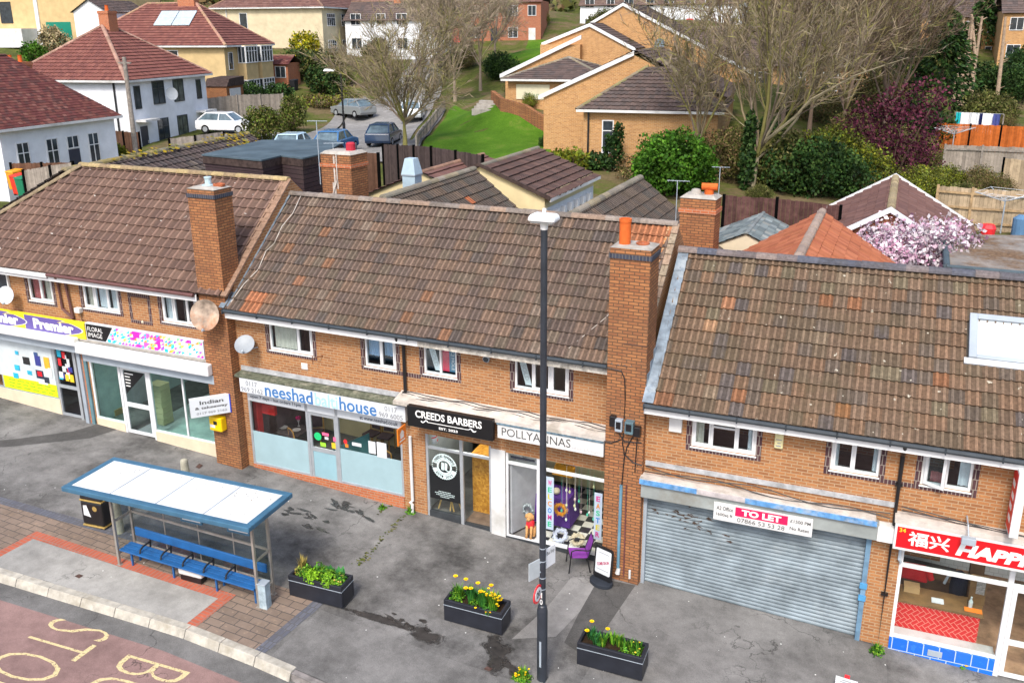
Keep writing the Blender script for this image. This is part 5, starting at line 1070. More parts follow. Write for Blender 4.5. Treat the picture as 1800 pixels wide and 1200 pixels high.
mb=MB();mb.box(hx0+.07,xd0-.05,RY+.09,RY+.42,zsill-.04,zsill+.0);mb.build('inner_sill',WHITEP,rgt)
DKWD=plain('dark_counter_wood',(.13,.075,.04),.6,.25,3)
mb=MB();mb.box(hx0+1.55,xc1+.1,RY+1.9,RY+2.2,zc1-.9,zc1+.75,0);mb.box(hx0+.0,hx0+1.5,RY+1.8,RY+2.3,zc1-.9,zc1-.0,0);tag(mb.build('wooden_counter',DKWD,org=(hx0+1,RY+2,zc1-.9)),'dark wooden back counter inside the takeaway','counter')
q=aty(1445,722,0)
def r_thing(name,label,cat,x,y,z,grp=None):return thing(name,label,cat,(x,y,z),'r',grp)
t=r_thing('jacket','red jacket hanging at the left of the takeaway window','jacket',hx0+.45,RY+1.2,zc1);mb=MB();x=hx0+.42;mb.hexa([(x-.3,RY+1.15,zc1+.12),(x+.3,RY+1.15,zc1+.10),(x+.3,RY+1.35,zc1+.12),(x-.3,RY+1.35,zc1+.12),(x-.24,RY+1.2,zc1+.50),(x+.24,RY+1.2,zc1+.50),(x+.24,RY+1.3,zc1+.5),(x-.24,RY+1.3,zc1+.5)]);mb.build('body',plain('scarlet_cloth',(.48,.015,.02),.8,.15),t,bevel=.05);mb=MB();mb.tube([(x-.26,RY+1.22,zc1+.46),(x-.38,RY+1.2,zc1+.2),(x-.36,RY+1.2,zc1-.05)],.07,8);mb.tube([(x+.26,RY+1.22,zc1+.46),(x+.36,RY+1.18,zc1+.22)],.07,8);mb.build('sleeve',MATS['scarlet_cloth'],t)
t=r_thing('coat','dark navy coat hung on a stand behind the takeaway counter','coat',hx0+1.32,RY+1.1,zc1);mb=MB();x=X_r(1682,1045,RY+1.2);mb.lathe(x,RY+1.2,[(.16,zc1-.1),(.18,zc1+.15),(.17,zc1+.4),(.09,zc1+.52),(.05,zc1+.56)],12);mb.build('body',plain('navy_cloth',(.015,.016,.03),.8,.2),t,smooth=True);mb=MB();mb.tube([(x-.1,RY+1.15,zc1+.48),(x-.24,RY+1.1,zc1+.45),(x-.3,RY+1.08,zc1+.25)],.03,6);mb.build('grey_sleeve',GREYM,t)
t=r_thing('menu_board','tall wooden menu stand with a printed sheet on the takeaway counter','menu',X_r(1722,1040,RY+.9),RY+.8,zc1);x=X_r(1716,1040,RY+.85);mb=MB();mb.box(x-.14,x+.18,RY+.8,RY+.86,zc1+.05,zc1+.75);mb.build('board',MATS['oiled_wood'],t);mb=MB();mb.box(x-.02,x+.15,RY+.79,RY+.80,zc1+.33,zc1+.70);mb.build('sheet',plain('menu_grey',(.35,.33,.31),.7,.3,30),t)
t=r_thing('bottle','sauce bottle standing on the takeaway counter end','bottle',x-.08,RY+.65,zc1+.05);mb=MB();mb.lathe(x-.10,RY+.65,[(.04,zc1+.05),(.045,zc1+.2),(.02,zc1+.26),(.02,zc1+.32)],12);mb.build('body',plain('pale_bottle',(.5,.58,.58),.2,.1),t)
mb=MB();mb.box(x-.22,x+.12,RY+.48,RY+.62,zc1+.055,zc1+.075);tag(mb.build('leaflet',ORNG,org=None),'orange leaflets at the end of the takeaway counter','leaflet');bpy.data.objects['leaflet'].rotation_euler=(0,0,FR['r'])
mb=MB();x2=hx0+.9;mb.box(x2-.12,x2+.12,RY+.55,RY+.72,zc1+.055,zc1+.08);o=tag(mb.build('napkin_tray',PAPER,org=None),'white tray lying on the takeaway counter','tray');o.rotation_euler=(0,0,FR['r'])
mb=MB();x2=hx0+.42;mb.box(x2-.2,x2+.12,RY+.75,RY+.98,zc1+.055,zc1+.2);o=tag(mb.build('cardboard_box',plain('cardboard',(.42,.27,.13),.8,.1),org=None),'cardboard box on the takeaway counter below the red jacket','box');o.rotation_euler=(0,0,FR['r'])
q=aty(1772,880,RY-.1,'r');pa=aty(1776,842,RY-.75,'r')
t=r_thing('projecting_sign','red and white projecting lightbox above the red takeaway sign','sign',q[0],RY,2.7)
xs_=8.22;mb=MB();mb.box(xs_,xs_+.16,RY-.62,RY-.10,3.16,4.54);mb.build('case',WHITEP,t,bevel=.01)
mb=MB();mb.box(xs_-.006,xs_,RY-.58,RY-.14,3.22,4.48);mb.build('face',RSIGN,t)
mb=MB()
for k in range(4):mb.box(xs_-.010,xs_-.006,RY-.48+.05*(k%2),RY-.25+.05*(k%2),3.4+k*.24,3.52+k*.24)
mb.build('lettering',INKW,t)
# ===== left section (frame l)
LY=.035
lft=thing('shop_building','brick shop building with a pinkish brown roof above the violet shop sign','building',(-17,LY,.7),'l','terrace of shops with flats above')
LEY,LEZ,LRY,LRZ=LY-.36,5.74,2.86,8.43
l4=lambda*a:rect4(*a,LY,'l');X_l=lambda u,v,y=LY:aty(u,v,y,'l')[0];Z_l=lambda u,v,y=LY:aty(u,v,y,'l')[2]
w1=l4((45,476.7),(90,483),(51.7,526),(94.3,534));w2=l4((142.7,491.7),(207.3,502.7),(146.7,540),(210,550));w3=l4((281.7,511.7),(347,522.5),(285,563),(345,574))
zl=5.46
LX0,LX1=-22.6,-10.95;fx0,fx1=X_l(166,700),-11.82;qx0,qx1=-22.5,X_l(146,680)
wm=MB();wall_holes(wm,LX0,LX1-.5,.2,5.75,[(a,b,c,zl)for a,b,c,d in(w1,w2,w3)]+[(fx0,fx1,.3,3.4),(qx0,qx1,.3,3.4)],LY,.14);wm.build('wall',BR,lft)
fl=MB();fl.box(LX0,LX1,LY+.05,6,3.42,3.48);fl.box(LX0,LX1,5.9,6,0,5.7);fl.box(LX0,LX1,LY+.2,5.9,5.7,5.74);fl.box(-16.0,-15.9,LY+.2,5.9,3.5,5.7);fl.box(-12.9,-12.8,LY+.25,5.9,3.5,5.7);fl.build('inner_walls',INT,lft)
L3,T3=rafter(None,LEY,LEZ,LRY,LRZ)
def on_l(x,t,n=0.0):return tuple(np.array([x,LEY,LEZ])+T3*t+np.array([0,-T3[2],T3[1]])*n)
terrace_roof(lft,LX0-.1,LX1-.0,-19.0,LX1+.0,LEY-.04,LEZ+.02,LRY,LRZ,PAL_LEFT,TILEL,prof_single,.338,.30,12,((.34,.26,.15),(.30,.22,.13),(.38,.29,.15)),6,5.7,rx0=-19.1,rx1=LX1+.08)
hp=MB();ridge_tiles(hp,on_l(-19.0,L3,.05),on_l(LX0-.1,0,.05),.11,.4,((.30,.24,.15),(.26,.2,.13)),rng);hp.build('hip_tiles',TILE,lft)
mb=MB();mb.extr([(-19.0,LRY,LRZ-.08),(LX0-.1,LEY,LEZ-.04),(LX0-.1,LEY,.5),(-19,LRY,.5)],(-.05,.2,0));mb.build('end_wall',BR,lft)
gable(lft,LX1-.05,LX1+.18,LEY+.35,LEZ+.28,LRY,LRZ-.02,6,drop=1.0)
vg=MB()
for i in range(13):a,b=L3*i/13,L3*(i+1)/13;vg.hexa([on_l(LX1-.08,a,.0),on_l(LX1+.20,a,.0),on_l(LX1+.20,b,.0),on_l(LX1-.08,b,.0),on_l(LX1-.08,a,.06),on_l(LX1+.20,a,.06),on_l(LX1+.20,b,.045),on_l(LX1-.08,b,.045)],0,(.30,.19,.13))
vg.build('verge_tiles',TILE,lft)
g_=MB();g_.tube([(-17.4,LEY-.06,LEZ-.03),(-11.85,LEY-.06,LEZ-.05)],.055,10);g_.build('gutter',plain('maroon_gutter',(.13,.055,.05),.5,.15),lft)
g_=MB();g_.box(LX0,-17.42,LEY-.08,LEY+.03,LEZ-.12,LEZ+.0);g_.box(LX0,-11.82,LEY,LEY+.03,LEZ-.24,LEZ-.03);g_.box(LX0,-11.82,LEY+.03,LY+.02,LEZ-.25,LEZ-.23);g_.build('fascia',UPVC,lft)
window(lft,*w1[:3],zl,LY,((w1[0]+w1[1])/2-.02,),[(.05,.5,.05,.8,CURTR),(.55,.95,.05,.95,CURT)],sashes=(1,))
window(lft,*w2[:3],zl,LY,(X_l(166,520),X_l(187,523)),[(.05,.3,.05,.95,CURT),(.36,.62,.05,.97,CURTW),(.7,.95,.05,.95,CURTW)],sashes=(0,2))
window(lft,*w3[:3],zl,LY,(X_l(305,540),X_l(327,545)),[(.04,.26,.05,.97,CURTW)],sashes=(0,2))
w0=(w1[0]-1.75,w1[0]-.75,w1[2],zl)
window(lft,w0[0],w0[1],w0[2],zl,LY-.11,((w0[0]+w0[1])/2,),[(.05,.9,.05,.97,CURTW)],pane=DPANE,sashes=())
for w in(w1,w2,w3):brick_trim(lft,w[0],w[1],w[2],zl,LY,'lrb').build('brick_surround',BRD,lft)
tm=MB()
b4=l4((223,513),(264,520),(231,566),(268,573));s_=.11
for(x0,x1,z0,z1)in((b4[0],b4[0]+s_,b4[2],b4[3]),(b4[1]-s_,b4[1],b4[2],b4[3]),(b4[0]+s_,b4[1]-s_,b4[2],b4[2]+s_),(b4[0]+s_,b4[1]-s_,b4[3]-s_,b4[3])):tm.box(x0,x1,LY-.005,LY+.02,z0,z1)
tm.build('blank_panel_border',BRD,lft)
MAR=MATS['maroon_gutter'];x_=X_l(104,500);d_=MB();d_.tube([(x_,LEY-.04,LEZ-.08),(x_+.02,LY-.06,LEZ-.35),(x_+.05,LY-.06,4.55),(x_+.45,LY-.06,4.28),(x_+.45,LY-.06,4.15)],.045,8);x2=x_+.35;d_.tube([(x2,LEY-.03,LEZ-.08),(x2,LY-.07,LEZ-.35),(x2+.10,LY-.07,4.3)],.045,8);d_.build('downpipe',MAR,lft)
yS=LY-.30;aP=rect4((0,548),(147.5,564.5),(0,573.5),(149,594),yS,'l');aF=rect4((150,567.5),(357,599.5),(152,596),(359,632),yS,'l')
PURS=plain('violet_sign',(.13,.095,.33),.4,.05);YSIGN=plain('yellow_sign',(.90,.72,.02),.4,.03)
sPm=sign_board('shop_sign','violet and yellow convenience shop sign lettered Premier twice',-22.4,aP[1],aP[2],aP[3],yS,.12,YSIGN,'l')
def ellipse_panel(t,xc,zc,rx,rz_,y,mat,z0,z1,x0,x1,name='violet_panel',n=48):
 mb=MB();mb.poly([(min(max(xc+rx*math.cos(6.2832*k/n),x0),x1),y,min(max(zc+rz_*math.sin(6.2832*k/n),z0),z1))for k in range(n)]);return mb.build(name,mat,t)
w_=(aP[1]-X_l(37,560,yS));hP=aP[3]-aP[2]
for xr in(aP[1],X_l(50,565,yS)):
 xl=xr-2.55;mb=MB();z0,z1=aP[2]+.02,aP[3]-.02;n=24;pts=[(xl+.05,yS-.006,z0),(xl+1.6,yS-.006,z0)]+[(xl+1.6+.85*math.sin(math.pi/2*k/n*2 if k<=n else 0)*1.0*1.0,yS-.006,z0+(z1-z0)*k/n)for k in range(1,n)]+[(xl+1.6,yS-.006,z1),(xl+.05,yS-.006,z1)]
 mb.poly(pts);mb.build('violet_panel',PURS,sPm)
 mb=MB()
 for k in range(n):f0,f1=k/n,(k+1)/n;xa,xb=xl+1.6+.85*math.sin(math.pi*f0),xl+1.6+.85*math.sin(math.pi*f1);mb.quad((xa,yS-.009,z0+(z1-z0)*f0),(xa+.05,yS-.009,z0+(z1-z0)*f0),(xb+.05,yS-.009,z0+(z1-z0)*f1),(xb,yS-.009,z0+(z1-z0)*f1))
 mb.build('white_rim',INKW,sPm)
 text(sPm,'Premier',xl+.42,xl+2.12,z0+hP*.16,z0+hP*.80,yS-.012,INKW,.05)
 mb=MB();mb.tube([(xl+1.45+.13*k,yS-.012,z1-.09+.05*math.sin(k*.5))for k in range(7)],[.003,.01,.014,.016,.016,.012,.003],4);mb.build('swoosh',YSIGN,sPm)
sFl=sign_board('shop_sign','flower shop sign lettered FLORAL IMAGE with a field of bright triangles',aF[0],aF[1],aF[2],aF[3],yS,.12,SW,'l')
wF_=aF[1]-aF[0];hF=aF[3]-aF[2];xk=aF[0]+.03;mb=MB();mb.poly([(xk,yS-.005,aF[2]+.03),(aF[0]+wF_*.17,yS-.005,aF[2]+.03),(aF[0]+wF_*.245,yS-.005,aF[3]-.03),(xk,yS-.005,aF[3]-.03)]);mb.build('black_panel',BLACKS,sFl)
text(sFl,'FLORAL',aF[0]+wF_*.02,aF[0]+wF_*.155,aF[2]+hF*.54,aF[2]+hF*.80,yS-.009,INKW,.0);text(sFl,'IMAGE',aF[0]+wF_*.02,aF[0]+wF_*.145,aF[2]+hF*.20,aF[2]+hF*.46,yS-.009,INKW,.0)
mb=MB();rg=random.Random(5);cols=[(.75,.03,.45),(.85,.12,.5),(.02,.45,.7),(.05,.6,.75),(.85,.35,.05),(.8,.7,.1),(.35,.1,.6),(.9,.5,.6),(.6,.85,.8),(.85,.85,.8),(.2,.65,.3),(.9,.75,.5)]
gx,gz=28,5;x0_,x1_=aF[0]+wF_*.19,aF[1]-.03
for i in range(gx):
 for j in range(gz):
  xa,xb=x0_+(x1_-x0_)*i/gx,x0_+(x1_-x0_)*(i+1)/gx;za,zb_=aF[2]+.03+(hF-.06)*j/gz,aF[2]+.03+(hF-.06)*(j+1)/gz
  if xa<aF[0]+wF_*.17+wF_*.075*((za+zb_)/2-aF[2])/hF+.03:continue
  f=i/gx;c1=[cols[2],cols[3],cols[0],cols[1],cols[0],cols[6]][min(5,int(f*9))]if f<.6 else None
  for tri in(((xa,za),(xb,za),(xb,zb_)),((xa,za),(xb,zb_),(xa,zb_))):
   pale=rg.random()<(.30+.22*math.sin(f*9+j*.4));c=rg.choice([(.78,.68,.45),(.55,.72,.76),(.78,.55,.60),(.72,.72,.66)])if pale else(rg.choice(cols)if rg.random()<.55 or c1 is None else c1)
   mb.tri(*[(p[0],yS-.006,p[1])for p in tri],0,c)
TRI=vcol('triangle_print',.4,.06,2,bmp=0);mb.build('triangle_print',TRI,sFl)
for(x0,x1,za,zb_,lab)in((-22.5,X_l(132,605,LY-.45),Z_l(60,583,LY-.45),Z_l(60,596,LY-.45),'white awning cassette over the poster-covered shop window'),(X_l(133,612,LY-.45),X_l(366,645,LY-.45),Z_l(250,622,LY-.45),Z_l(250,641,LY-.45),'white awning cassette over the flower shop window')):
 t=thing('awning',lab,'awning',(x0,LY,zb_),'l','rolled awnings');mb=MB();mb.box(x0,x1,LY-.50,LY-.28,zb_,za);mb.build('cassette',UPVC,t,bevel=.04)
 mb=MB();mb.box(x0+.05,x1,LY-.30,LY-.02,zb_-.30,zb_-.03);mb.build('shutter_box',GREYM,t,bevel=.015)
 mb=MB();mb.box(x0,x1,LY-.28,LY-.0,za+.0,za+.08);mb.build('ledge',CONC,t)
gl_=lambda x:G(x,0)
CRM=CREAM
zr_=gl_(-14)+.36;fd0,fd1=X_l(214,700),X_l(269,715);fz1=3.1
mb=MB();mb.box(fx0,fd0,LY-.02,LY+.12,.2,zr_);mb.box(fd1,fx1,LY-.02,LY+.12,.2,zr_-.04);mb.build('riser',CRM,lft)
sf=MB()
for(x0,x1,z0,z1,y0,y1)in((fx0,fx0+.07,zr_,fz1,0,.07),(fx1-.06,fx1,zr_-.04,fz1,0,.07),(fx0+.07,fd0,zr_,zr_+.05,.002,.068),(fd1,fx1-.06,zr_-.04,zr_+.01,.002,.068),(X_l(323,700)-.03,X_l(323,700)+.03,zr_,fz1,.002,.068),(fd0-.02,fd0+.07,gl_(fd0)-.05,fz1,-.003,.073),(fd1-.07,fd1+.02,gl_(fd1)-.05,fz1,-.003,.073)):sf.box(x0,x1,LY+y0,LY+y1,z0,z1)
sff=sf.build('shopfront_frame',UPVC,lft,bevel=.004)
gd=gl_(fd0+.4)+.03;dr=MB();frame_bars(dr,fd0+.08,fd1-.08,gd,2.95,LY+.01,LY+.06,.10);dr.box(fd0+.18,fd1-.18,LY+.012,LY+.058,gd+.88,gd+1.02);dd=dr.build('door',UPVC,sff,bevel=.004)
gl=MB();gl.box(fd0+.18,fd1-.18,LY+.03,LY+.035,gd+.1,gd+.88);gl.box(fd0+.18,fd1-.18,LY+.03,LY+.035,gd+1.02,2.85);each(gl,'pane',glass('door_glass',(.75,.8,.82),refl=1.0),sff)
gl=MB();gl.box(fx0+.07,fd0-.02,LY+.03,LY+.036,zr_+.05,fz1);gl.box(fd1+.02,fx1-.06,LY+.03,LY+.036,zr_+.01,fz1);each(gl,'pane',glass('green_shop_glass',(.74,.88,.86),refl=1.0),sff)
mb=MB();mb.tri((fd0+.2,LY+.024,2.83),(fd1-.2,LY+.024,2.83),(fd0+.2,LY+.024,2.05));mb.build('door_poster',BLACKS,sff)
mb=MB()
for k,w in enumerate((.34,.2,.22,.2,.18)):mb.box(fd0+.23,fd0+.23+w,LY+.018,LY+.022,2.72-k*.10,2.75-k*.10)
mb.build('door_print',INKW,sff)
room(lft,fx0,fx1,LY+.15,4.4,gd-.02,3.4,plain('pale_floor',(.55,.58,.58),.7,.15),plain('floral_back',(.36,.50,.50),.8,.15),plain('floral_side',(.50,.58,.58),.8,.1),INT)
CARD=MATS['cardboard']if 'cardboard' in MATS else plain('cardboard',(.5,.32,.15),.8,.1);CARDP=plain('pale_carton',(.58,.50,.28),.8,.12)
for k in range(7):
 x=X_l(283,735,.9);mb=MB();mb.box(x-.28+.02*(k%2),x+.22,.7,1.1,gd+.02+k*.19,gd+.2+k*.19);o=mb.build('carton',CARDP,org=(x,.9,gd+k*.19));o.rotation_euler=(0,0,.05*((k%3)-1));tag(o,'pale carton, number %d from the floor in the stack in the flower shop'%(k+1)if False else('pale carton at the bottom of the stack in the flower shop','second carton up in the flower shop stack','third carton up in the flower shop stack','middle carton of the flower shop stack','third carton from the top of the flower shop stack','second carton from the top of the flower shop stack','topmost carton of the flower shop stack')[k],'carton','cartons stacked in the flower shop')
x=X_l(195,722,.8);mb=MB();mb.box(x-.35,x+.3,.6,1.0,gd+.0,gd+.24);tag(mb.build('carton',CARD,org=(x,.8,gd),bevel=.01),'brown carton lying on the flower shop floor left of the door','carton')
qd0,qd1=X_l(101,670),X_l(139,690);zq_=gl_(-18.5)+.50;mb=MB();mb.box(qx0,qd0,LY-.02,LY+.12,.3,zq_);mb.build('riser',CRM,lft)
sf=MB()
for(x0,x1,z0,z1,y0,y1)in((qd0-.06,qd0+.06,gl_(qd0)-.1,3.3,-.003,.073),(qd1-.06,qd1+.05,gl_(qd1)-.1,3.3,-.003,.073),(qx0,qd0-.06,zq_,zq_+.06,0,.07),(X_l(3,650)-.04,X_l(3,650)+.04,zq_,3.2,-.003,.073),(qd0+.06,qd1-.06,gl_(qd0)+.95,gl_(qd0)+1.05,0,.06),(qd0+.06,qd1-.06,gl_(qd0)+0,gl_(qd0)+.08,0,.06)):sf.box(x0,x1,LY+y0,LY+y1,z0,z1)
sfp=sf.build('shopfront_frame',ALU,lft)
ya=LY-.012;zv0,zv1=zq_+.06,3.25;mb=MB();mb.box(qx0,qd0-.06,ya,ya+.006,zv0+.42,zv1);mb.build('window_film',plain('poster_white',(.58,.64,.66),.4,.1,2),sfp)
mb=MB();mb.box(X_l(3,650)+.04,qd0-.06,ya-.004,ya+.006,zv0,zv0+.42);mb.build('lime_film',plain('lime_film',(.62,.80,.01),.4,.03),sfp)
mb=MB();rg=random.Random(2);x0_=X_l(3,650)+.1
for r_ in range(3):
 x=x0_+.2
 while x<qd0-.3:w=rg.uniform(.12,.3);mb.box(x,x+w,ya-.008,ya-.004,zv0+.30-r_*.11,zv0+.335-r_*.11);x+=w+.1
mb.build('lime_print',plain('olive_print',(.30,.42,.03),.6,.1),sfp)
POST=[((.02,.45,.65),28,660,.22,.18),((.03,.42,.6),52,655,.2,.14),((.02,.02,.02),46,634,.3,.25),((.04,.05,.25),66,634,.24,.34),((.75,.4,.03),82,638,.24,.38),((.02,.03,.06),70,658,.32,.28),((.7,.01,.02),70,657,.2,.16),((.03,.45,.65),30,646,.22,.18),((.03,.4,.6),29,620,.14,.12),((.75,.75,.75),76,672,.4,.12),((.03,.04,.06),82,668,.2,.2),((.05,.1,.25),62,622,.16,.1),((.82,.82,.8),88,655,.14,.3)]
for k,(c,u,v,w,h)in enumerate(POST):
 q=aty(u,v,ya-.01-.001*k,'l');mb=MB();mb.box(q[0]-w/2,q[0]+w/2,ya-.012-.001*k,ya-.0075,q[2]-h/2,q[2]+h/2);mb.build('poster',MATS.get('post%s'%(c,))or plain('post%s'%(c,),c,.5,.15,9),sfp)
x0_,x1_=qd0+.08,qd1-.08;rg=random.Random(14)
mb=MB();mb.box(x0_,x1_,LY+.03,LY+.035,gl_(qd0)+.08,3.2);mb.build('pane',glass('dark_door_glass',(.5,.55,.6),refl=1.0),sfp)
for k in range(16):
 x=rg.uniform(x0_+.1,x1_-.1);z=gl_(qd0)+1.2+rg.uniform(0,1.3);w,h=rg.uniform(.1,.2),rg.uniform(.12,.26);mb=MB();mb.box(x-w/2,x+w/2,LY+.012-.0007*k,LY+.02,z-h/2,z+h/2);mb.build('poster',rg.choice([PAPER,PAPER,MATS['post%s'%(POST[0][0],)],REDS,YELL,MATS['post%s'%(POST[3][0],)],PAPER]),sfp)
mb=MB();mb.box(qx0,qx1,LY+.2,1.2,gl_(qd0),gl_(qd0)+.02,0);mb.box(qx0,qx1,1.2,1.25,gl_(qd0),3.3,0);mb.box(qd0+.3,qd1-.1,.7,1.0,gl_(qd0)+.02,gl_(qd0)+.7,1);mb.build('interior',[DKW,plain('blue_freezer',(.02,.09,.17),.5,.1)],lft)
pz=MB();pz.box(qx1+.02,qx1+.16,LY-.10,LY+.1,.3,3.4,0);pz.box(qx1+.16,fx0-.18,LY-.04,LY+.1,.3,3.4,1);pz.box(fx0-.18,fx0-.06,LY-.06,LY+.1,.3,3.4,2);each(pz,'pilaster',[GREYM,BRR,plain('teal_trim',(.12,.22,.25),.6,.2)],lft)
q=aty(383,743,-.45,'m');t=thing('defibrillator_box','yellow defibrillator cabinet on the left chimney pier','cabinet',(q[0],-.32,q[2]-.2),'m')
YBOX=plain('bright_yellow',(.88,.55,.0),.4,.04);mb=MB();mb.box(q[0]-.23,q[0]+.21,-.55,-.32,q[2]-.22,q[2]+.20);mb.build('case',YBOX,t,bevel=.03)
mb=MB();mb.box(q[0]-.07,q[0]+.06,-.556,-.548,q[2]-.02,q[2]+.09,0);mb.box(q[0]-.2,q[0]-.02,-.554,-.549,q[2]-.12,q[2]-.03,1);mb.build('keypad',[VBLK,PAPER],t)
q0=aty(367,680,-.95,'m')
t=thing('projecting_sign','white projecting sign lettered Indian & takeaway with a blue edge','sign',(-11.6,-.32,q0[2]),'m')
pa,pb=np.array([-11.78,-1.13]),np.array([-11.06,-.36]);dirn=(pb-pa)/np.linalg.norm(pb-pa);nrm=np.array([dirn[1],-dirn[0]]);zb_,zt_=2.32,2.86
def ps(a,n,z):p=pa+dirn*a+nrm*n;return(p[0],p[1],z)
Ls=np.linalg.norm(pb-pa);mb=MB();mb.hexa([ps(0,0,zb_),ps(Ls,0,zb_),ps(Ls,-.14,zb_),ps(0,-.14,zb_),ps(0,0,zt_),ps(Ls,0,zt_),ps(Ls,-.14,zt_),ps(0,-.14,zt_)][::1]);mb.build('case',SW,t)
mb=MB();mb.hexa([ps(Ls,.004,zb_-.005),ps(Ls+.03,.004,zb_-.005),ps(Ls+.03,-.145,zb_-.005),ps(Ls,-.145,zb_-.005),ps(Ls,.004,zt_+.005),ps(Ls+.03,.004,zt_+.005),ps(Ls+.03,-.145,zt_+.005),ps(Ls,-.145,zt_+.005)]);mb.build('edge',plain('blue_edge',(.02,.05,.5),.5,.05),t)
for body,z0,z1,a0,a1 in(('Indian',.36,.47,.25,.85),('& takeaway',.20,.30,.12,.95),('0117 969 2162',.07,.14,.15,.92)):
 X,Z,fs=text_mesh(body,(a1-a0)*Ls,z1-z0,INKG,bold=.02);mb=MB();mb.add([ps((a0+a1)/2*Ls+p,.004,zb_+(z0+z1)/2+r_)for p,r_ in zip(X,Z)],fs);mb.build('lettering',INKG if z0>.1 else GREYI,t)
q=aty(12,518,LY-.35,'l');dish('satellite_dish','white and blue round dish at the left end of the terrace',(q[0],LY-.40,q[2]),.28,(.35,-1,.3),plain('dish_white',(.70,.74,.80),.5,.05),(q[0]-.2,LY,q[2]-.1),None,'l')
q=aty(137,545,LY-.1,'l');t=thing('camera_box','small white security camera beside the maroon downpipe','camera',(q[0],LY,q[2]),'l');mb=MB();mb.box(q[0]-.12,q[0]+.1,LY-.15,LY,q[2]-.09,q[2]+.07);mb.build('case',WHITEP,t,bevel=.02);mb=MB();mb.tube([(q[0],LY-.02,q[2]-.05),(q[0]+.05,LY-.06,q[2]-.3),(q[0]+.1,LY-.02,q[2]-.4)],.01,5);mb.build('wire',BLACK,t)
q=aty(246,568,LY-.1,'l');mb=MB();mb.lathe(q[0],LY-.06,[(.02,q[2]-.06),(.06,q[2]),(.02,q[2]+.07)],10);tag(mb.build('wall_lamp',CREAM,org=(q[0],LY,q[2])),'small cream wall lamp under the blank brick panel','lamp')
added_lamp('added ceiling lamp brightening the takeaway',hx0+.5,hx0+2.6,RY+1.1,2.6,'r',.14);added_lamp('added ceiling lamp brightening the flower shop',fx0+.6,fx1-.8,1.6,3.3,'l',.09);added_lamp('added ceiling lamp brightening the convenience shop',qd0-.8,qd1,.9,3.2,'l',.1)
# --------- street furniture
SBLUE=plain('shelter_blue',(.045,.135,.22),.45,.12,3);BBLUE=plain('bench_blue',(.012,.10,.29),.5,.15,4);STEELP=plain('brushed_steel',(.40,.37,.33),.35,.12,6,metal=.5)
RWHITE=plain('shelter_roof_white',(.68,.70,.70),.5,.10,1.2,grime=(.50,.50,.46))
SGL=glass('shelter_glass',(.86,.90,.90),refl=.6)
FRESH=[(.045,.16,.012),(.07,.22,.02),(.12,.30,.02),(.03,.10,.012),(.20,.34,.03)]
def rise(x,y):return G(x,y)
HS=.0467
sh_=local('bus_shelter','bus shelter with blue-edged white roof, glass walls and steel posts','bus shelter',(-11.30,-5.77,.48),HS)
mb=MB();Lr,Dr,zr0,zr1=5.15,1.61,2.05,2.17
fw_=.16
for(x0,x1,y0,y1)in((0,Lr,0,fw_),(0,Lr,Dr-fw_,Dr),(0,fw_,fw_,Dr-fw_),(Lr-fw_,Lr,fw_,Dr-fw_)):mb.box(x0,x1,y0,y1,zr0,zr1)
rf=mb.build('roof_frame',SBLUE,sh_,bevel=.02);mb=MB();[mb.box(Lr*k/4-.012,Lr*k/4+.012,fw_,Dr-fw_,zr1-.012,zr1-.004)for k in(1,2,3)];mb.build('panel_joint',GREYM,rf);mb=MB();rg=random.Random(3);[mb.poly([(x_+r_*math.cos(q),y_+r_*math.sin(q)*.6,zr1-.009)for q in(0,1.1,2.4,3.6,5)])for x_,y_,r_ in[(rg.uniform(.2,Lr-.2),Dr-fw_-abs(rg.gauss(0,.3))if rg.random()<.6 else rg.uniform(.2,1.4),rg.uniform(.006,.022))for _ in range(120)]if .17<y_<Dr-.17];mb.build('leaf_litter',plain('litter_brown',(.30,.25,.17),.9,.4,20),rf)
mb=MB();mb.box(fw_-.005,Lr-fw_+.005,fw_-.005,Dr-fw_+.005,zr1-.03,zr1-.012);mb.build('roof_panel',RWHITE,rf)
px_=(1.0,4.90);py_=(.40,.93)
def gz(lx,ly):
 X=-11.30+lx*math.cos(HS)-ly*math.sin(HS);Y=-5.77+lx*math.sin(HS)+ly*math.cos(HS);return G(X,Y)-.48
for x in px_:
 for y in py_:
  mb=MB();mb.box(x-.028,x+.028,y-.028,y+.028,gz(x,y)-.05,zr0);mb.box(x-.06,x+.06,y-.05,y+.05,gz(x,y)-.05,gz(x,y)+.015);mb.build('post',STEELP,sh_)
mb=MB();n=4
for k in range(1,n):x=px_[0]+(px_[1]-px_[0])*k/n;mb.tube([(x,py_[1],gz(x,.9)),(x,py_[1],zr0)],.013,6)
for z in(.28,1.12):mb.hexa([(px_[0],.91,z+gz(1,.9)),(px_[1],.91,z+gz(4.9,.9)),(px_[1],.95,z+gz(4.9,.9)),(px_[0],.95,z+gz(1,.9)),(px_[0],.91,z+.055+gz(1,.9)),(px_[1],.91,z+.055+gz(4.9,.9)),(px_[1],.95,z+.055+gz(4.9,.9)),(px_[0],.95,z+.055+gz(1,.9))])
for x in px_:
 for z in(.28,1.12):g0=gz(x,.6);mb.box(x-.02,x+.02,py_[0]+.03,py_[1]-.03,g0+z,g0+z+.045)
mb.build('rail',STEELP,sh_)
mb=MB()
for k in range(n):x0=px_[0]+(px_[1]-px_[0])*k/n+.03;x1=px_[0]+(px_[1]-px_[0])*(k+1)/n-.03;mb.box(x0,x1,.925,.935,gz(x1,.9)+.34,zr0-.03)
mb.build('glass_wall',SGL,sh_)
for x in px_:mb=MB();mb.box(x-.005,x+.005,py_[0]+.04,py_[1]-.04,gz(x,.6)+.34,zr0-.03);mb.build('glass_end',SGL,sh_)
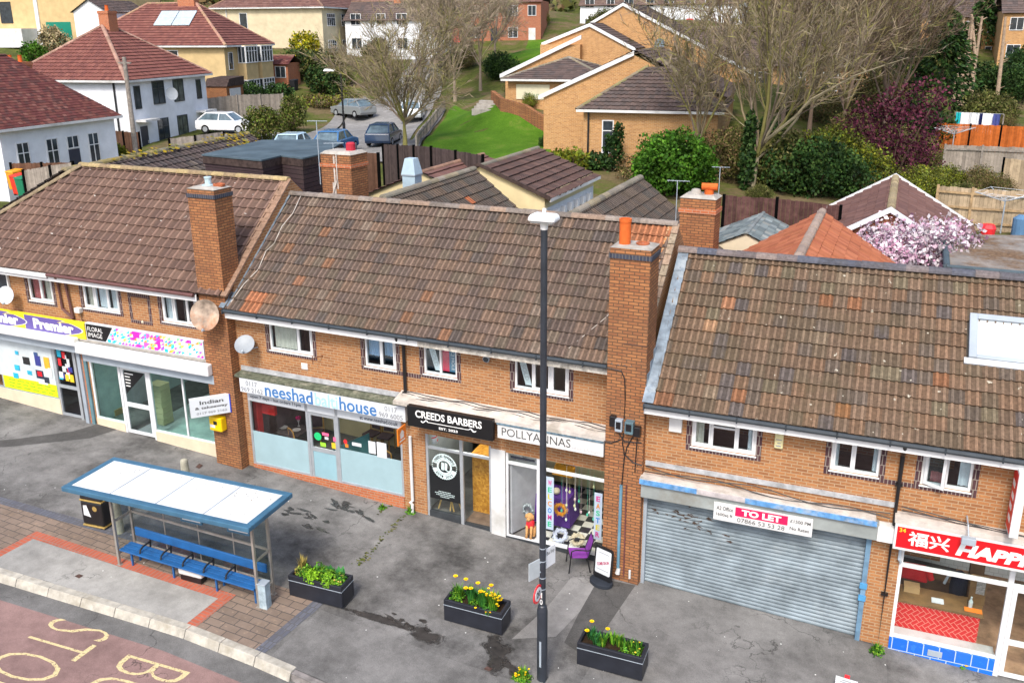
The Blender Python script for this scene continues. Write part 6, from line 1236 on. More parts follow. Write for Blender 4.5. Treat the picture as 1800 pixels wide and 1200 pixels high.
for(x0,x1,lab)in((2.55,3.15,'white shelter notice with a blue frame near the middle of the back wall'),(3.85,4.45,'white shelter notice with a blue frame at the right end of the back wall')):
 t=local('notice_panel',lab,'notice',(-11.30+x0*math.cos(HS)-.9*math.sin(HS),-5.77+x0*math.sin(HS)+.9*math.cos(HS),.48+1.38),HS,'shelter notices')
 mb=MB();frame_bars(mb,0,x1-x0,-.04,.30,-.045,.0,.035);mb.build('frame',SBLUE,t);mb=MB();mb.box(.035,x1-x0-.035,-.03,-.01,0,.265);mb.build('sheet',PAPER,t)
 mb=MB();[mb.box(.1+k*.07,.15+k*.07,-.034,-.03,.10,.13)for k in range(5)];mb.build('print',GREYI,t)
mb=MB();mb.box(1.16,1.24,.90,.91,1.55,1.8);mb.build('sticker',PAPER,sh_)
bx0_,bx1_=1.18,4.86
bn=local('bench','long blue slatted bench with black armrests inside the bus shelter','bench',(-11.30,-5.77,.48),HS)
zb0=lambda x,h:gz(x,.6)+h
def plank(mb,x0,x1,y0,y1,h0,h1):mb.hexa([(x0,y0,zb0(x0,h0)),(x1,y0,zb0(x1,h0)),(x1,y1,zb0(x1,h0)),(x0,y1,zb0(x0,h0)),(x0,y0,zb0(x0,h1)),(x1,y0,zb0(x1,h1)),(x1,y1,zb0(x1,h1)),(x0,y1,zb0(x0,h1))])
for i,(y0,y1)in enumerate(((.38,.50),(.52,.64),(.66,.76))):mb=MB();plank(mb,bx0_-.12,bx1_-.05,y0,y1,.40+.0*i,.44);mb.build('seat_slat',BBLUE,bn,bevel=.012)
mb=MB();plank(mb,bx0_+.02,bx1_+.02,.78,.83,.62,.84);mb.build('backrest',BBLUE,bn,bevel=.015)
for k,x in enumerate((1.62,2.22,2.84,3.42,4.02)):
 mb=MB();z=zb0(x,.44);mb.tube([(x,.44,z+.0),(x,.47,z+.08),(x,.56,z+.12),(x,.78,z+.12)],.022,6);mb.tube([(x,.78,z-.02),(x,.80,z+.2)],.022,6);mb.build('armrest',BLACK,bn)
for x in(1.3,2.5,3.7,4.75):
 mb=MB();mb.box(x-.02,x+.02,.48,.52,gz(x,.5)-.03,zb0(x,.40));mb.box(x-.02,x+.02,.72,.76,gz(x,.7)-.03,zb0(x,.40));mb.box(x-.018,x+.018,.44,.76,zb0(x,.36),zb0(x,.399));mb.build('leg',BBLUE,bn)
def sw(lx,ly):return(-11.30+lx*math.cos(HS)-ly*math.sin(HS),-5.77+lx*math.sin(HS)+ly*math.cos(HS))
x,y=sw(2.62,.50);t=local('storage_box','white box with a dark base pushed under the shelter bench','box',(x,y,G(x,y)),HS);mb=MB();mb.box(0,.66,0,.25,.14,.36);mb.build('lid',WHITEP,t,bevel=.04);mb=MB();mb.box(.05,.62,.02,.23,0,.14);mb.build('base',BLACK,t)
x,y=-6.32,-5.06;t=local('service_cabinet','weathered pale grey post cabinet beside the right end of the shelter','cabinet',(x,y,G(x,y)),.1);mb=MB();mb.box(-.10,.10,-.10,.10,-.05,.60);mb.build('case',plain('weathered_grey_paint',(.36,.45,.50),.7,.25,7,grime=(.5,.52,.5)),t,bevel=.01);mb=MB();mb.box(-.11,.11,-.11,.11,.60,.63);mb.build('cap',GREYM,t,bevel=.01)
GOLDB=plain('gold_band',(.38,.26,.08),.4,.1)
x,y=-12.40,-4.50;t=local('litter_bin','black litter bin with gold bands behind the shelter','bin',(x,y,G(x,y)),.09)
mb=MB();mb.box(0,.66,0,.5,.06,.72);mb.build('body',BLACK,t,bevel=.05)
mb=MB();mb.box(.01,.65,.01,.49,.76,.84);mb.box(.01,.08,.01,.49,.84,1.08);mb.box(.58,.65,.01,.49,.84,1.08);mb.box(.08,.58,.4,.49,.84,1.08);mb.box(-.01,.67,-.01,.51,1.08,1.2);mb.build('hood',BLACK,t,bevel=.02)
mb=MB();mb.box(-.006,.666,-.006,.506,.72,.76);mb.box(-.006,.666,-.006,.506,.02,.06);mb.build('band',GOLDB,t,bevel=.01)
mb=MB();mb.poly([(.08,-.005,.33),(.30,-.005,.30),(.26,-.005,.42),(.20,-.005,.62),(.09,-.005,.60)]);mb.poly([(.08,-.002,.88),(.26,-.002,.88),(.24,-.002,.96),(.16,-.002,.98),(.10,-.002,1.0)]);mb.build('sticker',PAPER,t)
mb=MB();mb.poly([(.44+.07*math.cos(k*.35),-.005,.55+.07*math.sin(k*.35))for k in range(18)]);mb.build('crest',GOLDB,t)
BOL=plain('bollard_concrete',(.40,.38,.30),.9,.2,6,grime=(.22,.24,.14))
p=atz(323,806,1.48)
b0=local('bollard','mossy concrete bollard by the yellow cabinet, behind the shelter roof','bollard',(p[0],p[1],G(p[0],p[1])),0,'concrete bollards')
mb=MB();mb.lathe(0,0,[(.12,-.03),(.11,.6),(.10,.78),(.105,.80),(.09,.86),(.03,.89)],16);mb.build('post',BOL,b0,smooth=False)
dup(b0,(-11.39,-4.31,G(-11.39,-4.31)),0,'mossy concrete bollard beside the black litter bin')
lx,ly=.03,-4.43;lz=G(lx,ly)
LPB=plain('post_black_blue',(.028,.034,.045),.4,.2,3)
lp=local('street_lamp','tall dark street lamp post standing in front of the grooming shop','street lamp',(lx,ly,lz))
mb=MB();mb.lathe(0,0,[(.105,-.05),(.105,1.62),(.085,1.72),(.065,1.74),(.060,9.28)],20);mb.build('post',LPB,lp)
mb=MB();mb.box(-.02,.02,-.108,-.09,.35,.95);[mb.lathe(0,0,[(.0655,z),(.0665,z+.01),(.0655,z+.02)],16)for z in(2.1,2.35,2.72,3.0)];mb.build('door_and_bands',GREYM,lp)
mb=MB();mb.tube([(0,0,9.2),(0,0,9.42)],[.06,.08],14);mb.hexa([(-.26,-.20,9.40),(.26,-.20,9.40),(.26,.18,9.40),(-.26,.18,9.40),(-.22,-.17,9.52),(.22,-.17,9.52),(.22,.15,9.52),(-.22,.15,9.52)]);mb.build('lantern',plain('lantern_white',(.78,.80,.80),.4,.05),lp,bevel=.05)
mb=MB();mb.cyl(0,0,9.51,9.61,.035,.03,10);mb.build('photocell',INKW,lp)
mb=MB();mb.box(-.2,.2,-.15,.13,9.375,9.395);mb.build('lens',plain('lantern_lens',(.45,.47,.47),.2,.05),lp)
mb=MB();mb.box(-.1,.1,-.1,.1,-.03,.0);mb.build('base_plate',LPB,lp)
def flag(name,label,z,heading,w,h,mat,off,words=None,cat='sign'):
 t=local(name,label,cat,(lx,ly,lz+z),heading);mb=MB();mb.box(off,off+w,-.010,.010,0,h);mb.build('plate',mat,t);mb=MB();mb.box(0,off+.02,-.02,.02,h*.2,h*.25);mb.box(0,off+.02,-.02,.02,h*.75,h*.8);mb.build('clamp',GREYM,t)
 if words:
  for k,wd in enumerate(words):text(t,wd,off+w*.12,off+w*.88,h*(.62-.34*k),h*(.86-.34*k),-.013,INKG,.01)
 return t
flag('bus_stop_flag','white bus stop plate on the right side of the lamp post',2.50,R(72),.30,.42,PAPER,.08,('Bus Stop',))
flag('bus_stop_flag','grey blank plate on the left side of the lamp post',2.42,R(245),.28,.38,plain('plate_grey',(.42,.46,.48),.5,.1),.08)
t=local('speed_sign','small round speed sign with a red ring on the lamp post','sign',(lx,ly,lz+1.95),R(267));mb=MB()
mb.tube([(.20,-.02,.15),(.20,.0,.15)],.19,24);mb.build('plate',REDS,t);mb=MB();mb.tube([(.20,.0,.15),(.20,.006,.15)],.14,24);mb.tube([(.20,-.026,.15),(.20,-.02,.15)],.14,24);mb.build('face',PAPER,t)
X,Z,fs=text_mesh('20',.16,.13,BLACK,bold=.03);mb=MB();mb.add([(.20-a_,.009,.15+b_)for a_,b_ in zip(X,Z)],[f[::-1]for f in fs]);mb.add([(.20+a_,-.029,.15+b_)for a_,b_ in zip(X,Z)],fs);mb.build('number',BLACK,t)
text(lp,'1',-.02,.02,1.93,2.05,-.068,INKW,.02);text(lp,'0',-.03,.03,1.78,1.90,-.068,INKW,.02)
PLB=plain('planter_black',(.016,.018,.026),.45,.2,3);SOIL=plain('soil',(.035,.022,.013),1,.3,9)
YFL=(.85,.62,.01);
def planter(x,y,label,heading,seed,kinds):
 t=local('planter',label,'planter',(x,y,G(x,y)-.01),heading,'black planters on the pavement');rg=random.Random(seed);w,d,h=1.38,.52,.53
 mb=MB();mb.box(0,w,0,.06,0,h);mb.box(0,w,d-.06,d,0,h);mb.box(0,.06,.06,d-.06,0,h);mb.box(w-.06,w,.06,d-.06,0,h);mb.build('trough',PLB,t,bevel=.012)
 mb=MB();mb.box(-.004,w+.004,-.004,.0,h-.135,h-.12);mb.box(w,w+.004,0,d,h-.135,h-.12);mb.build('pinstripe',GREYM,t)
 mb=MB();mb.box(.06,w-.06,.06,d-.06,h-.2,h-.10);mb.build('soil',SOIL,t)
 return t,w,d,h
def leafy(mb,cx,cy,cz,n,hgt,spread,cols,rg,wid=.014,droop=.5):
 for _ in range(n):
  th=rg.uniform(0,6.28);L=hgt*rg.uniform(.6,1.1);r0=rg.uniform(0,spread*.4);r1=spread*rg.uniform(.3,1);b=np.array([cx+r0*math.cos(th),cy+r0*math.sin(th),cz]);tip=np.array([cx+r1*math.cos(th),cy+r1*math.sin(th),cz+L]);s=np.array([-math.sin(th),math.cos(th),.15])*wid*rg.uniform(.7,1.4);mid_=(b+tip)/2+np.array([0,0,L*.18]);c=rg.choice(cols);k=rg.uniform(.75,1.25);c=tuple(x_*k for x_ in c)
  mb.add([b-s*.6,b+s*.6,mid_+s,mid_-s,tip],[(0,1,2,3),(3,2,4)],0,c)
def bushy(mb,cx,cy,cz,r,n,cols,rg,s=.03,zs=.8):
 for _ in range(n):
  d=np.array([rg.gauss(0,1),rg.gauss(0,1),abs(rg.gauss(0,1))]);d/=np.linalg.norm(d)+1e-9;p=np.array([cx,cy,cz])+d*r*np.array([1,1,zs])*rg.uniform(.5,1.05);a=np.array([rg.gauss(0,1)for _ in range(3)]);a/=np.linalg.norm(a);b=np.cross(a,d);b/=np.linalg.norm(b)+1e-9;q=s*rg.uniform(.6,1.3);c=rg.choice(cols);k=rg.uniform(.7,1.3);mb.quad(p-a*q,p-b*q*.6,p+a*q,p+b*q*.6,0,tuple(x_*k for x_ in c))
def blooms(mb,pts,rg,col=YFL,r=.035):
 for(x,y,z)in pts:
  c=np.array([x,y,z])
  for k in range(7):th=6.28*k/7;a=np.array([math.cos(th),math.sin(th),.5])*r*1.25;b=np.array([math.cos(th+.9),math.sin(th+.9),.5])*r*1.25;mb.tri(c,c+a,c+b,0,tuple(min(1,q*rg.uniform(.8,1.15))for q in col))
  mb.lathe(x,y,[(r*.3,z-.01),(r*.5,z+r*.9)],6,0,(.85,.45,.01))
t,w,d,h=planter(-6.11,-4.48,'black planter of mixed leafy green plants beside the bus shelter',.043,4,0);rg=random.Random(4)
mb=MB()
for cx,cy,r,n,cs in((.2,.3,.16,260,[(.22,.25,.05),(.30,.22,.06),(.12,.2,.03)]),(.38,.2,.17,280,FRESH),(.55,.14,.17,300,[(.15,.33,.015),(.22,.42,.02)]),(.62,.36,.18,260,FRESH),(.85,.3,.17,260,FRESH),(1.0,.16,.18,300,[(.18,.36,.02),(.12,.28,.02)]),(1.2,.26,.15,200,FRESH)):bushy(mb,cx,cy,h-.08,r*1.15,int(n*1.4),cs,rg,.032,1.5)
leafy(mb,.2,.3,h-.1,60,.45,.16,[(.28,.22,.06),(.35,.28,.08)],rg,.01);leafy(mb,1.18,.3,h-.1,14,.32,.22,[(.05,.2,.05)],rg,.05);leafy(mb,.9,.35,h-.1,12,.3,.2,[(.04,.17,.04)],rg,.045)
mb.build('plants',LEAF,t);mb=MB();blooms(mb,[(1.05+rg.uniform(-.1,.25),.1+rg.uniform(-.05,.2),h+rg.uniform(0,.1))for _ in range(7)],rg,(.9,.8,.35),.018);mb.build('flowers',LEAF,t)
t,w,d,h=planter(-2.59,-3.68,'black planter full of yellow daffodils, just left of the lamp post',.02,5,0);mb=MB();rg=random.Random(5)
leafy(mb,.25,.26,h-.1,90,.34,.2,FRESH,rg,.012);leafy(mb,.55,.26,h-.1,120,.38,.2,[(.03,.14,.03),(.05,.2,.03)],rg,.012);leafy(mb,.85,.24,h-.1,150,.40,.22,[(.04,.17,.03),(.06,.22,.03)],rg,.012);leafy(mb,1.1,.2,h-.1,170,.40,.22,FRESH,rg,.012);bushy(mb,.2,.26,h-.1,.19,420,FRESH,rg,.024,1.3);bushy(mb,1.05,.14,h-.1,.18,250,[(.04,.15,.02),(.07,.22,.02)],rg,.022,1.2);bushy(mb,.65,.2,h-.1,.16,220,FRESH,rg,.022,1.0)
mb.build('plants',LEAF,t);mb=MB();rg=random.Random(15)
blooms(mb,[(.16,.3,h+.42),(.38,.36,h+.36),(.44,.22,h+.24),(.55,.25,h+.24),(.66,.38,h+.32),(.78,.26,h+.22),(.76,.3,h+.14),(.95,.44,h+.3)],rg,YFL,.045);blooms(mb,[(1.0+rg.uniform(-.12,.28),.08+rg.uniform(0,.34),h+rg.uniform(.0,.32))for _ in range(26)],rg,(.80,.66,.02),.026);blooms(mb,[(.78,-.02,h+.0),(1.06,.02,h-.06),(1.12,.0,h-.03),(1.02,.0,h-.05)],rg,YFL,.024);mb.build('flowers',LEAF,t)
t,w,d,h=planter(.51,-3.70,'black planter with sparse green shoots, just right of the lamp post',.03,6,0);mb=MB();rg=random.Random(6)
for cx in(.2,.34,.5,.66,.8,.95,1.08,1.22):leafy(mb,cx,.2+rg.uniform(0,.16),h-.1,26,.30,.16,FRESH if rg.random()<.7 else[(.03,.14,.04)],rg,.014)
bushy(mb,1.0,.2,h-.1,.17,260,FRESH,rg,.022,1.0);bushy(mb,1.22,.22,h-.1,.13,160,FRESH,rg,.022,1.2);leafy(mb,.3,.3,h-.1,10,.22,.15,[(.07,.25,.04)],rg,.04);leafy(mb,.42,.22,h-.1,10,.22,.15,[(.07,.25,.04)],rg,.04)
mb.build('plants',LEAF,t);mb=MB();blooms(mb,[(.22,.3,h+.34),(.16,.16,h+.2),(.55,.34,h+.22)],rg,YFL,.042);blooms(mb,[(1.1,.3,h+.1),(1.22,.36,h+.08),(1.2,.1,h+.02),(1.26,.2,h+.05)],rg,(.8,.7,.1),.018);mb.build('flowers',LEAF,t)
def weed(x,y,r,n,label,flowers=0,seed=1,hz=.8):
 rg=random.Random(seed);mb=MB();bushy(mb,0,0,0,r,n,FRESH,rg,.03,hz);leafy(mb,0,0,0,n//5,r*1.3,r,FRESH,rg,.012)
 if flowers:blooms(mb,[(rg.uniform(-r,r)*.7,rg.uniform(-r,r)*.7,r*rg.uniform(.6,1.1))for _ in range(flowers)],rg,YFL,.02)
 o=mb.build('weed',LEAF,org=None);o.location=(x,y,G(x,min(y,0))+.004);return tag(o,label,'weed','weeds in the pavement')
weed(-.30,-4.62,.19,320,'bushy weed with yellow flowers against the lamp post base',9,3)
p=atg(1541,1148);weed(p[0],p[1],.17,200,'weed growing at the foot of the black downpipe by the takeaway',0,4,1.2)
p=atg(722,900);weed(p[0],p[1],.15,120,'weed at the foot of the white downpipe beside the barber',0,5,.5);p=atg(672,893);weed(p[0],p[1],.12,90,'flat weed on the pavement under the restaurant window end',0,6,.4)
p=atg(1693,1172);weed(p[0],p[1],.10,60,'small flowering weed under the blue tiles of the takeaway',4,7,.5)
p=atg(905,1192);weed(p[0],p[1],.08,40,'tiny weed at the bottom left of the lamp post',3,8,.4)
MOSS=vcol('moss',1,.3,30,bmp=0);mb=MB();rg=random.Random(9)
def mossline(pts,w):
 P=[atg(*p)for p in pts]
 for a_,b_ in zip(P,P[1:]):
  for k in range(14):
   f=rg.random();c=a_*(1-f)+b_*f;c[0]+=rg.gauss(0,w);c[1]+=rg.gauss(0,w);r=rg.uniform(.012,.05);col=rg.choice([(.10,.11,.02),(.16,.15,.04),(.07,.10,.02),(.05,.05,.03)])
   th=rg.uniform(0,6);mb.poly([(c[0]+r*math.cos(th+q)*rg.uniform(.6,1.2),c[1]+r*.7*math.sin(th+q)*rg.uniform(.6,1.2),G(c[0],c[1])+.012)for q in(0,1.2,2.5,3.8,5)],0,col)
mossline([(632,992),(640,978),(655,965),(672,945),(690,930),(700,915),(716,905)],.035);mossline([(632,992),(636,985),(645,975)],.06);mossline([(610,862),(640,868),(670,878),(700,886),(705,890)],.03);mossline([(664,906),(672,895),(690,888)],.02);mossline([(548,846),(575,852),(600,860)],.02)
mb.build('moss',MOSS,kind='stuff')
LITM=plain('litter_white',(.75,.75,.72),.8,.05)
mb=MB();rg=random.Random(77)
for k in range(90):
 u,v=rg.uniform(0,1700),rg.uniform(850,1195);p=atg(u,v)
 if p[1]>-.25 or p[1]<kerb_y(p[0])+.2:continue
 r=rg.uniform(.008,.02);mb.poly([(p[0]+r*math.cos(q),p[1]+r*math.sin(q),G(p[0],p[1])+.016)for q in(0,1.2,2.4,3.6,5)])
mb.build('litter',LITM,kind='stuff')
IRON=plain('rusty_cover',(.10,.06,.05),.8,.3,12)
def cover(u0,v0,u1,v1,u2,v2,u3,v3,label):
 P=[atg(*p)for p in((u0,v0),(u1,v1),(u2,v2),(u3,v3))];mb=MB();mb.poly([(p[0],p[1],G(p[0],p[1])+.016)for p in P]);mb.poly([(np.mean([q[0]for q in P])+(p[0]-np.mean([q[0]for q in P]))*.8,np.mean([q[1]for q in P])+(p[1]-np.mean([q[1]for q in P]))*.8,G(p[0],p[1])+.019)for p in P]);tag(mb.build('drain_cover',IRON,org=tuple(P[0])),label,'cover')
cover(131,1013,139,1017,147,1012,139,1009,'small rusty cover set in the concrete pad');cover(344,821,350,824,357,818,350,815,'small rusty cover in front of the left brick pier');cover(850,1176,860,1180,866,1175,856,1171,'small iron stop tap cover left of the lamp post')
PCH=plain('purple_mesh',(.22,.05,.30),.7,.15,9);x,y=-.62,-.42
t=local('garden_chair','purple garden chair with black arms outside the grooming shop','chair',(x,y,G(x,y)),R(-62))
mb=MB();mb.hexa([(-.22,-.22,.40),(.22,-.22,.40),(.21,.2,.37),(-.21,.2,.37),(-.22,-.22,.425),(.22,-.22,.425),(.21,.2,.395),(-.21,.2,.395)]);mb.build('seat',PCH,t,bevel=.01)
mb=MB();mb.hexa([(-.21,.20,.40),(.21,.20,.40),(.21,.225,.40),(-.21,.225,.40),(-.18,.33,.82),(.18,.33,.82),(.18,.35,.82),(-.18,.35,.82)]);mb.build('backrest',PCH,t,bevel=.03)
for sx in(-.25,.25):
 mb=MB();mb.tube([(sx,-.26,0),(sx,-.22,.4),(sx,-.2,.60),(sx,-.1,.64),(sx,.2,.60),(sx*.9,.28,.62)],.016,8);mb.build('arm',BLACK,t);mb=MB();mb.tube([(sx,.26,0),(sx*.95,.18,.40)],.016,8);mb.build('leg',BLACK,t)
mb=MB();mb.tube([(-.25,-.22,.40),(.25,-.22,.40)],.014,6);mb.tube([(-.23,.2,.38),(.23,.2,.38)],.014,6);mb.tube([(-.23,.2,.38),(-.19,.34,.84),(.19,.34,.84),(.23,.2,.38)],.014,6);mb.build('frame',BLACK,t)
x,y=.10,-.78;t=local('a_board','white swinging pavement board in a black frame beside the right pier','sign',(x,y,G(x,y)),R(-18))
def rrect(x0,x1,z0,z1,r,n=5):return[(cx+r*math.cos(a),cz+r*math.sin(a))for cx,cz,a0 in((x1-r,z0+r,-90),(x1-r,z1-r,0),(x0+r,z1-r,90),(x0+r,z0+r,180))for a in[R(a0+90*k/n)for k in range(n+1)]]
tilt=lambda X,Y,Z:(X,Y+.10*(Z-.1),Z)
mb=MB();mb.extr([tilt(a,.0,b)for a,b in rrect(-.26,.26,.10,.92,.08)],(0,.03,0));mb.build('frame',BLACK,t)
mb=MB();mb.poly([tilt(a,-.004,b)for a,b in rrect(-.215,.215,.24,.86,.04)]);mb.build('face',PAPER,t)
X,Z,fs=text_mesh('COME ON IN',.36,.075,LCOL[0],bold=.04);an=.42;mb=MB();mb.add([tilt(a*math.cos(an)-b*math.sin(an),-.008,.52+a*math.sin(an)+b*math.cos(an))for a,b in zip(X,Z)],fs);mb.build('lettering',plain('wine_letters',(.45,.02,.10),.5,.1),t)
mb=MB();
for z,w in((.76,.3),(.34,.34)):mb.poly([tilt(a,-.008,b)for a,b in((-w/2,z),(w/2,z),(w/2,z+.015),(-w/2,z+.015))])
mb.build('print',GREYI,t)
mb=MB();mb.extr([(.30*math.cos(a),-.22+.34*0+.22*math.sin(a)+.2,.0)for a in[R(10*k)for k in range(36)]],(0,0,.10));mb.build('base',plain('rubber_base',(.03,.035,.045),.6,.2),t,bevel=.015)
p=atg(1486,1216);t=local('stake_notice','white paper notice fixed to a short dark stake in the forecourt','notice',(p[0],p[1],p[2]),R(-4));mb=MB();mb.tube([(0,0,0),(0,0,.36)],.03,8);mb.build('stake',BLACK,t);mb=MB();mb.box(-.21,.21,-.05,-.035,.12,.36);mb.build('sheet',PAPER,t)
mb=MB()
for k,w in enumerate((.22,.28,.2,.3)):mb.box(-.03-w/2+.05,-.03+w/2,-.054,-.05,.30-k*.045,.315-k*.045)
mb.build('print',GREYI,t);mb=MB();mb.box(-.05,.05,-.04,.04,.36,.39);mb.build('knob',REDS,t)
# --------- buildings behind the terrace
def proj(p):d=np.asarray(p,float)-CAM;c=d@FW;return CXP+FPX*(d@RT)/c,CYP-FPX*(d@UP)/c
def span(P,ang,u):
 """length from P along the heading ang (deg) until the picture column u"""
 best=min(np.arange(1,45,.1),key=lambda L:abs(proj(P+np.array([math.cos(R(ang))*L,math.sin(R(ang))*L,0]))[0]-u));return float(best)
PAL_RED=pal([(.195,.078,.064),(.17,.07,.06),(.215,.09,.072)],[4,3,2],.08)
PAL_DKRED=pal([(.13,.045,.042),(.16,.06,.05),(.10,.045,.042),(.19,.085,.07)],[4,3,2,1],.14)
PAL_BRN=pal([(.155,.105,.085),(.18,.125,.10),(.13,.09,.08)],[4,3,3],.10)
PAL_DBRN=pal([(.11,.066,.055),(.13,.08,.066),(.095,.062,.054)],[4,3,3],.08)
PAL_GRYB=pal([(.13,.103,.086),(.15,.115,.09),(.115,.10,.086),(.165,.12,.09)],[4,3,3,1],.12)
PAL_ORG=pal([(.40,.135,.065),(.44,.155,.08),(.36,.115,.06)],[4,3,3],.08)
PAL_PLUM=pal([(.17,.09,.075),(.19,.105,.088),(.15,.082,.072)],[4,3,3],.07)
PAL_BK=pal([(.115,.085,.076),(.13,.095,.085),(.10,.08,.075)],[4,3,3],.10)
RIDC=((.28,.17,.12),(.24,.15,.11));RIDG=((.24,.21,.17),(.2,.18,.14),(.26,.22,.15))
def tiled(root,planes,pick,gauge=.34,cover=.33,nseg=3,mat=None,prof=prof_pan,seed=1,name='roof',ridges=(),rc=RIDC,rr=.12,lip=.03,stag=0.0):
 """planes: list of (O, S, T, polygon) ; one roof part with its ridge tiles"""
 mb=MB();rg=random.Random(seed)
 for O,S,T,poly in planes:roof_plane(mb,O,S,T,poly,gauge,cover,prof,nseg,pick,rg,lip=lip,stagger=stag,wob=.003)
 rf=mb.build(name,mat or TILEB,root)
 if ridges:
  rm=MB();[ridge_tiles(rm,a,b,rr,.45,rc,rg,6)for a,b in ridges];rm.build('ridge_tiles',TILEB,rf)
 return rf
def hip_planes(w,d,h,o,pitch,rx=None):
 """hipped roof over w x d, overhang o; ridge along the longer side"""
 W_,D_=w+2*o,d+2*o;tp=math.tan(R(pitch));k=1/math.cos(R(pitch));cs,sn=math.cos(R(pitch)),math.sin(R(pitch))
 m_=min(W_,D_)/2;s=m_*k;zz=h-o*tp*.0
 A=[((-o,-o,zz),(1,0,0),(0,cs,sn),[(0,0),(W_,0),(W_-m_,s),(m_,s)]),((w+o,-o,zz),(0,1,0),(-cs,0,sn),[(0,0),(D_,0),(D_-m_,s),(m_,s)]),((w+o,d+o,zz),(-1,0,0),(0,-cs,sn),[(0,0),(W_,0),(W_-m_,s),(m_,s)]),((-o,d+o,zz),(0,-1,0),(cs,0,sn),[(0,0),(D_,0),(D_-m_,s),(m_,s)])]
 zt=zz+m_*tp;r0,r1=((m_-o,d/2,zt),(w+o-m_,d/2,zt))if W_>=D_ else((w/2,m_-o,zt),(w/2,d+o-m_,zt))
 c=[(-o,-o,zz),(w+o,-o,zz),(w+o,d+o,zz),(-o,d+o,zz)]
 e=(r0,r1,r1,r0)if W_>=D_ else(r0,r0,r1,r1)
 return A,[(r0,r1)]+[(p,q)for p,q in zip(c,e)],zt
def gable_y(w,d,h,o,pitch,og=.2):
 """ridge runs along y"""
 tp=math.tan(R(pitch));cs,sn=math.cos(R(pitch)),math.sin(R(pitch));s=(w/2+o)/cs;z0=h-o*tp;D_=d+2*og
 return[((w+o,-og,z0),(0,1,0),(-cs,0,sn),[(0,0),(D_,0),(D_,s),(0,s)]),((-o,d+og,z0),(0,-1,0),(cs,0,sn),[(0,0),(D_,0),(D_,s),(0,s)])],[((w/2,-og,h+w/2*tp),(w/2,d+og,h+w/2*tp))],h+w/2*tp
def gable_x(w,d,h,o,pitch,og=.2):
 tp=math.tan(R(pitch));cs,sn=math.cos(R(pitch)),math.sin(R(pitch));s=(d/2+o)/cs;z0=h-o*tp;W_=w+2*og
 return[((-og,-o,z0),(1,0,0),(0,cs,sn),[(0,0),(W_,0),(W_,s),(0,s)]),((w+og,d+o,z0),(-1,0,0),(0,-cs,sn),[(0,0),(W_,0),(W_,s),(0,s)])],[((-og,d/2,h+d/2*tp),(w+og,d/2,h+d/2*tp))],h+d/2*tp
def body(root,w,d,h,mat,gab=None,zb=-1.5,name='wall'):
 mb=MB();mb.box(0,w,0,d,zb,h)
 if gab:
  ax,zt=gab
  if ax=='y':mb.extr([(0,0,h),(w,0,h),(w/2,0,zt)],(0,d,0))
  else:mb.extr([(0,0,h),(0,d,h),(0,d/2,zt)][::-1],(w,0,0))
 return mb.build(name,mat,root)
FACE={'s':lambda w,d:((0,0),(1,0),(0,-1)),'e':lambda w,d:((w,0),(0,1),(1,0)),'n':lambda w,d:((w,d),(-1,0),(0,1)),'w':lambda w,d:((0,d),(0,-1),(-1,0))}
def fbox(mb,fc,w,d,a0,a1,z0,z1,n0,n1,m=0):
 (ox,oy),(dx,dy),(nx_,ny)=FACE[fc](w,d);P=lambda a,n,z:(ox+dx*a+nx_*n,oy+dy*a+ny*n,z)
 mb.hexa([P(a0,n1,z0),P(a1,n1,z0),P(a1,n0,z0),P(a0,n0,z0),P(a0,n1,z1),P(a1,n1,z1),P(a1,n0,z1),P(a0,n0,z1)],m)
PANED=MATS['dark_pane']
def fwin(root,fc,w,d,a0,a1,z0,z1,frame=None,cols=2,rows=1,name='window',pane=None,lintel=False):
 """far window: frame with bars (part) > pane"""
 mb=MB();t=.06;fbox(mb,fc,w,d,a0,a0+t,z0,z1,-.02,.05);fbox(mb,fc,w,d,a1-t,a1,z0,z1,-.02,.05);fbox(mb,fc,w,d,a0+t,a1-t,z0,z0+t,-.02,.07);fbox(mb,fc,w,d,a0+t,a1-t,z1-t,z1,-.02,.05)
 for i in range(1,cols):a=a0+(a1-a0)*i/cols;fbox(mb,fc,w,d,a-.025,a+.025,z0+t,z1-t,-.02,.045)
 for i in range(1,rows):z=z0+(z1-z0)*(.68 if rows==2 else i/rows);fbox(mb,fc,w,d,a0+t,a1-t,z-.025,z+.025,-.02,.043)
 f=mb.build(name,frame or UPVC,root);mb=MB();fbox(mb,fc,w,d,a0+t,a1-t,z0+t,z1-t,-.02,.018);mb.build('pane',pane or PANED,f);return f
def fdoor(root,fc,w,d,a0,a1,z0,z1,mat,name='door'):
 mb=MB();fbox(mb,fc,w,d,a0,a1,z0,z1,-.02,.05);o=mb.build(name,mat,root);mb=MB();fbox(mb,fc,w,d,a1-.14,a1-.08,z0+.9,z0+1.1,.05,.09);mb.build('handle',ALU,o);return o
def gutters(root,w,d,h,o,faces='se',mat=None):
 mb=MB()
 for f in faces:L_=w if f in 'sn' else d;fbox(mb,f,w,d,-o,L_+o,h-.16,h-.02,o-.02,o+.06)
 mb.build('gutter',mat or UPVC,root)
def dpipe(root,fc,w,d,a,z0,z1,mat=None):mb=MB();fbox(mb,fc,w,d,a-.05,a+.05,z0,z1,.02,.11);mb.build('downpipe',mat or BLACK,root)
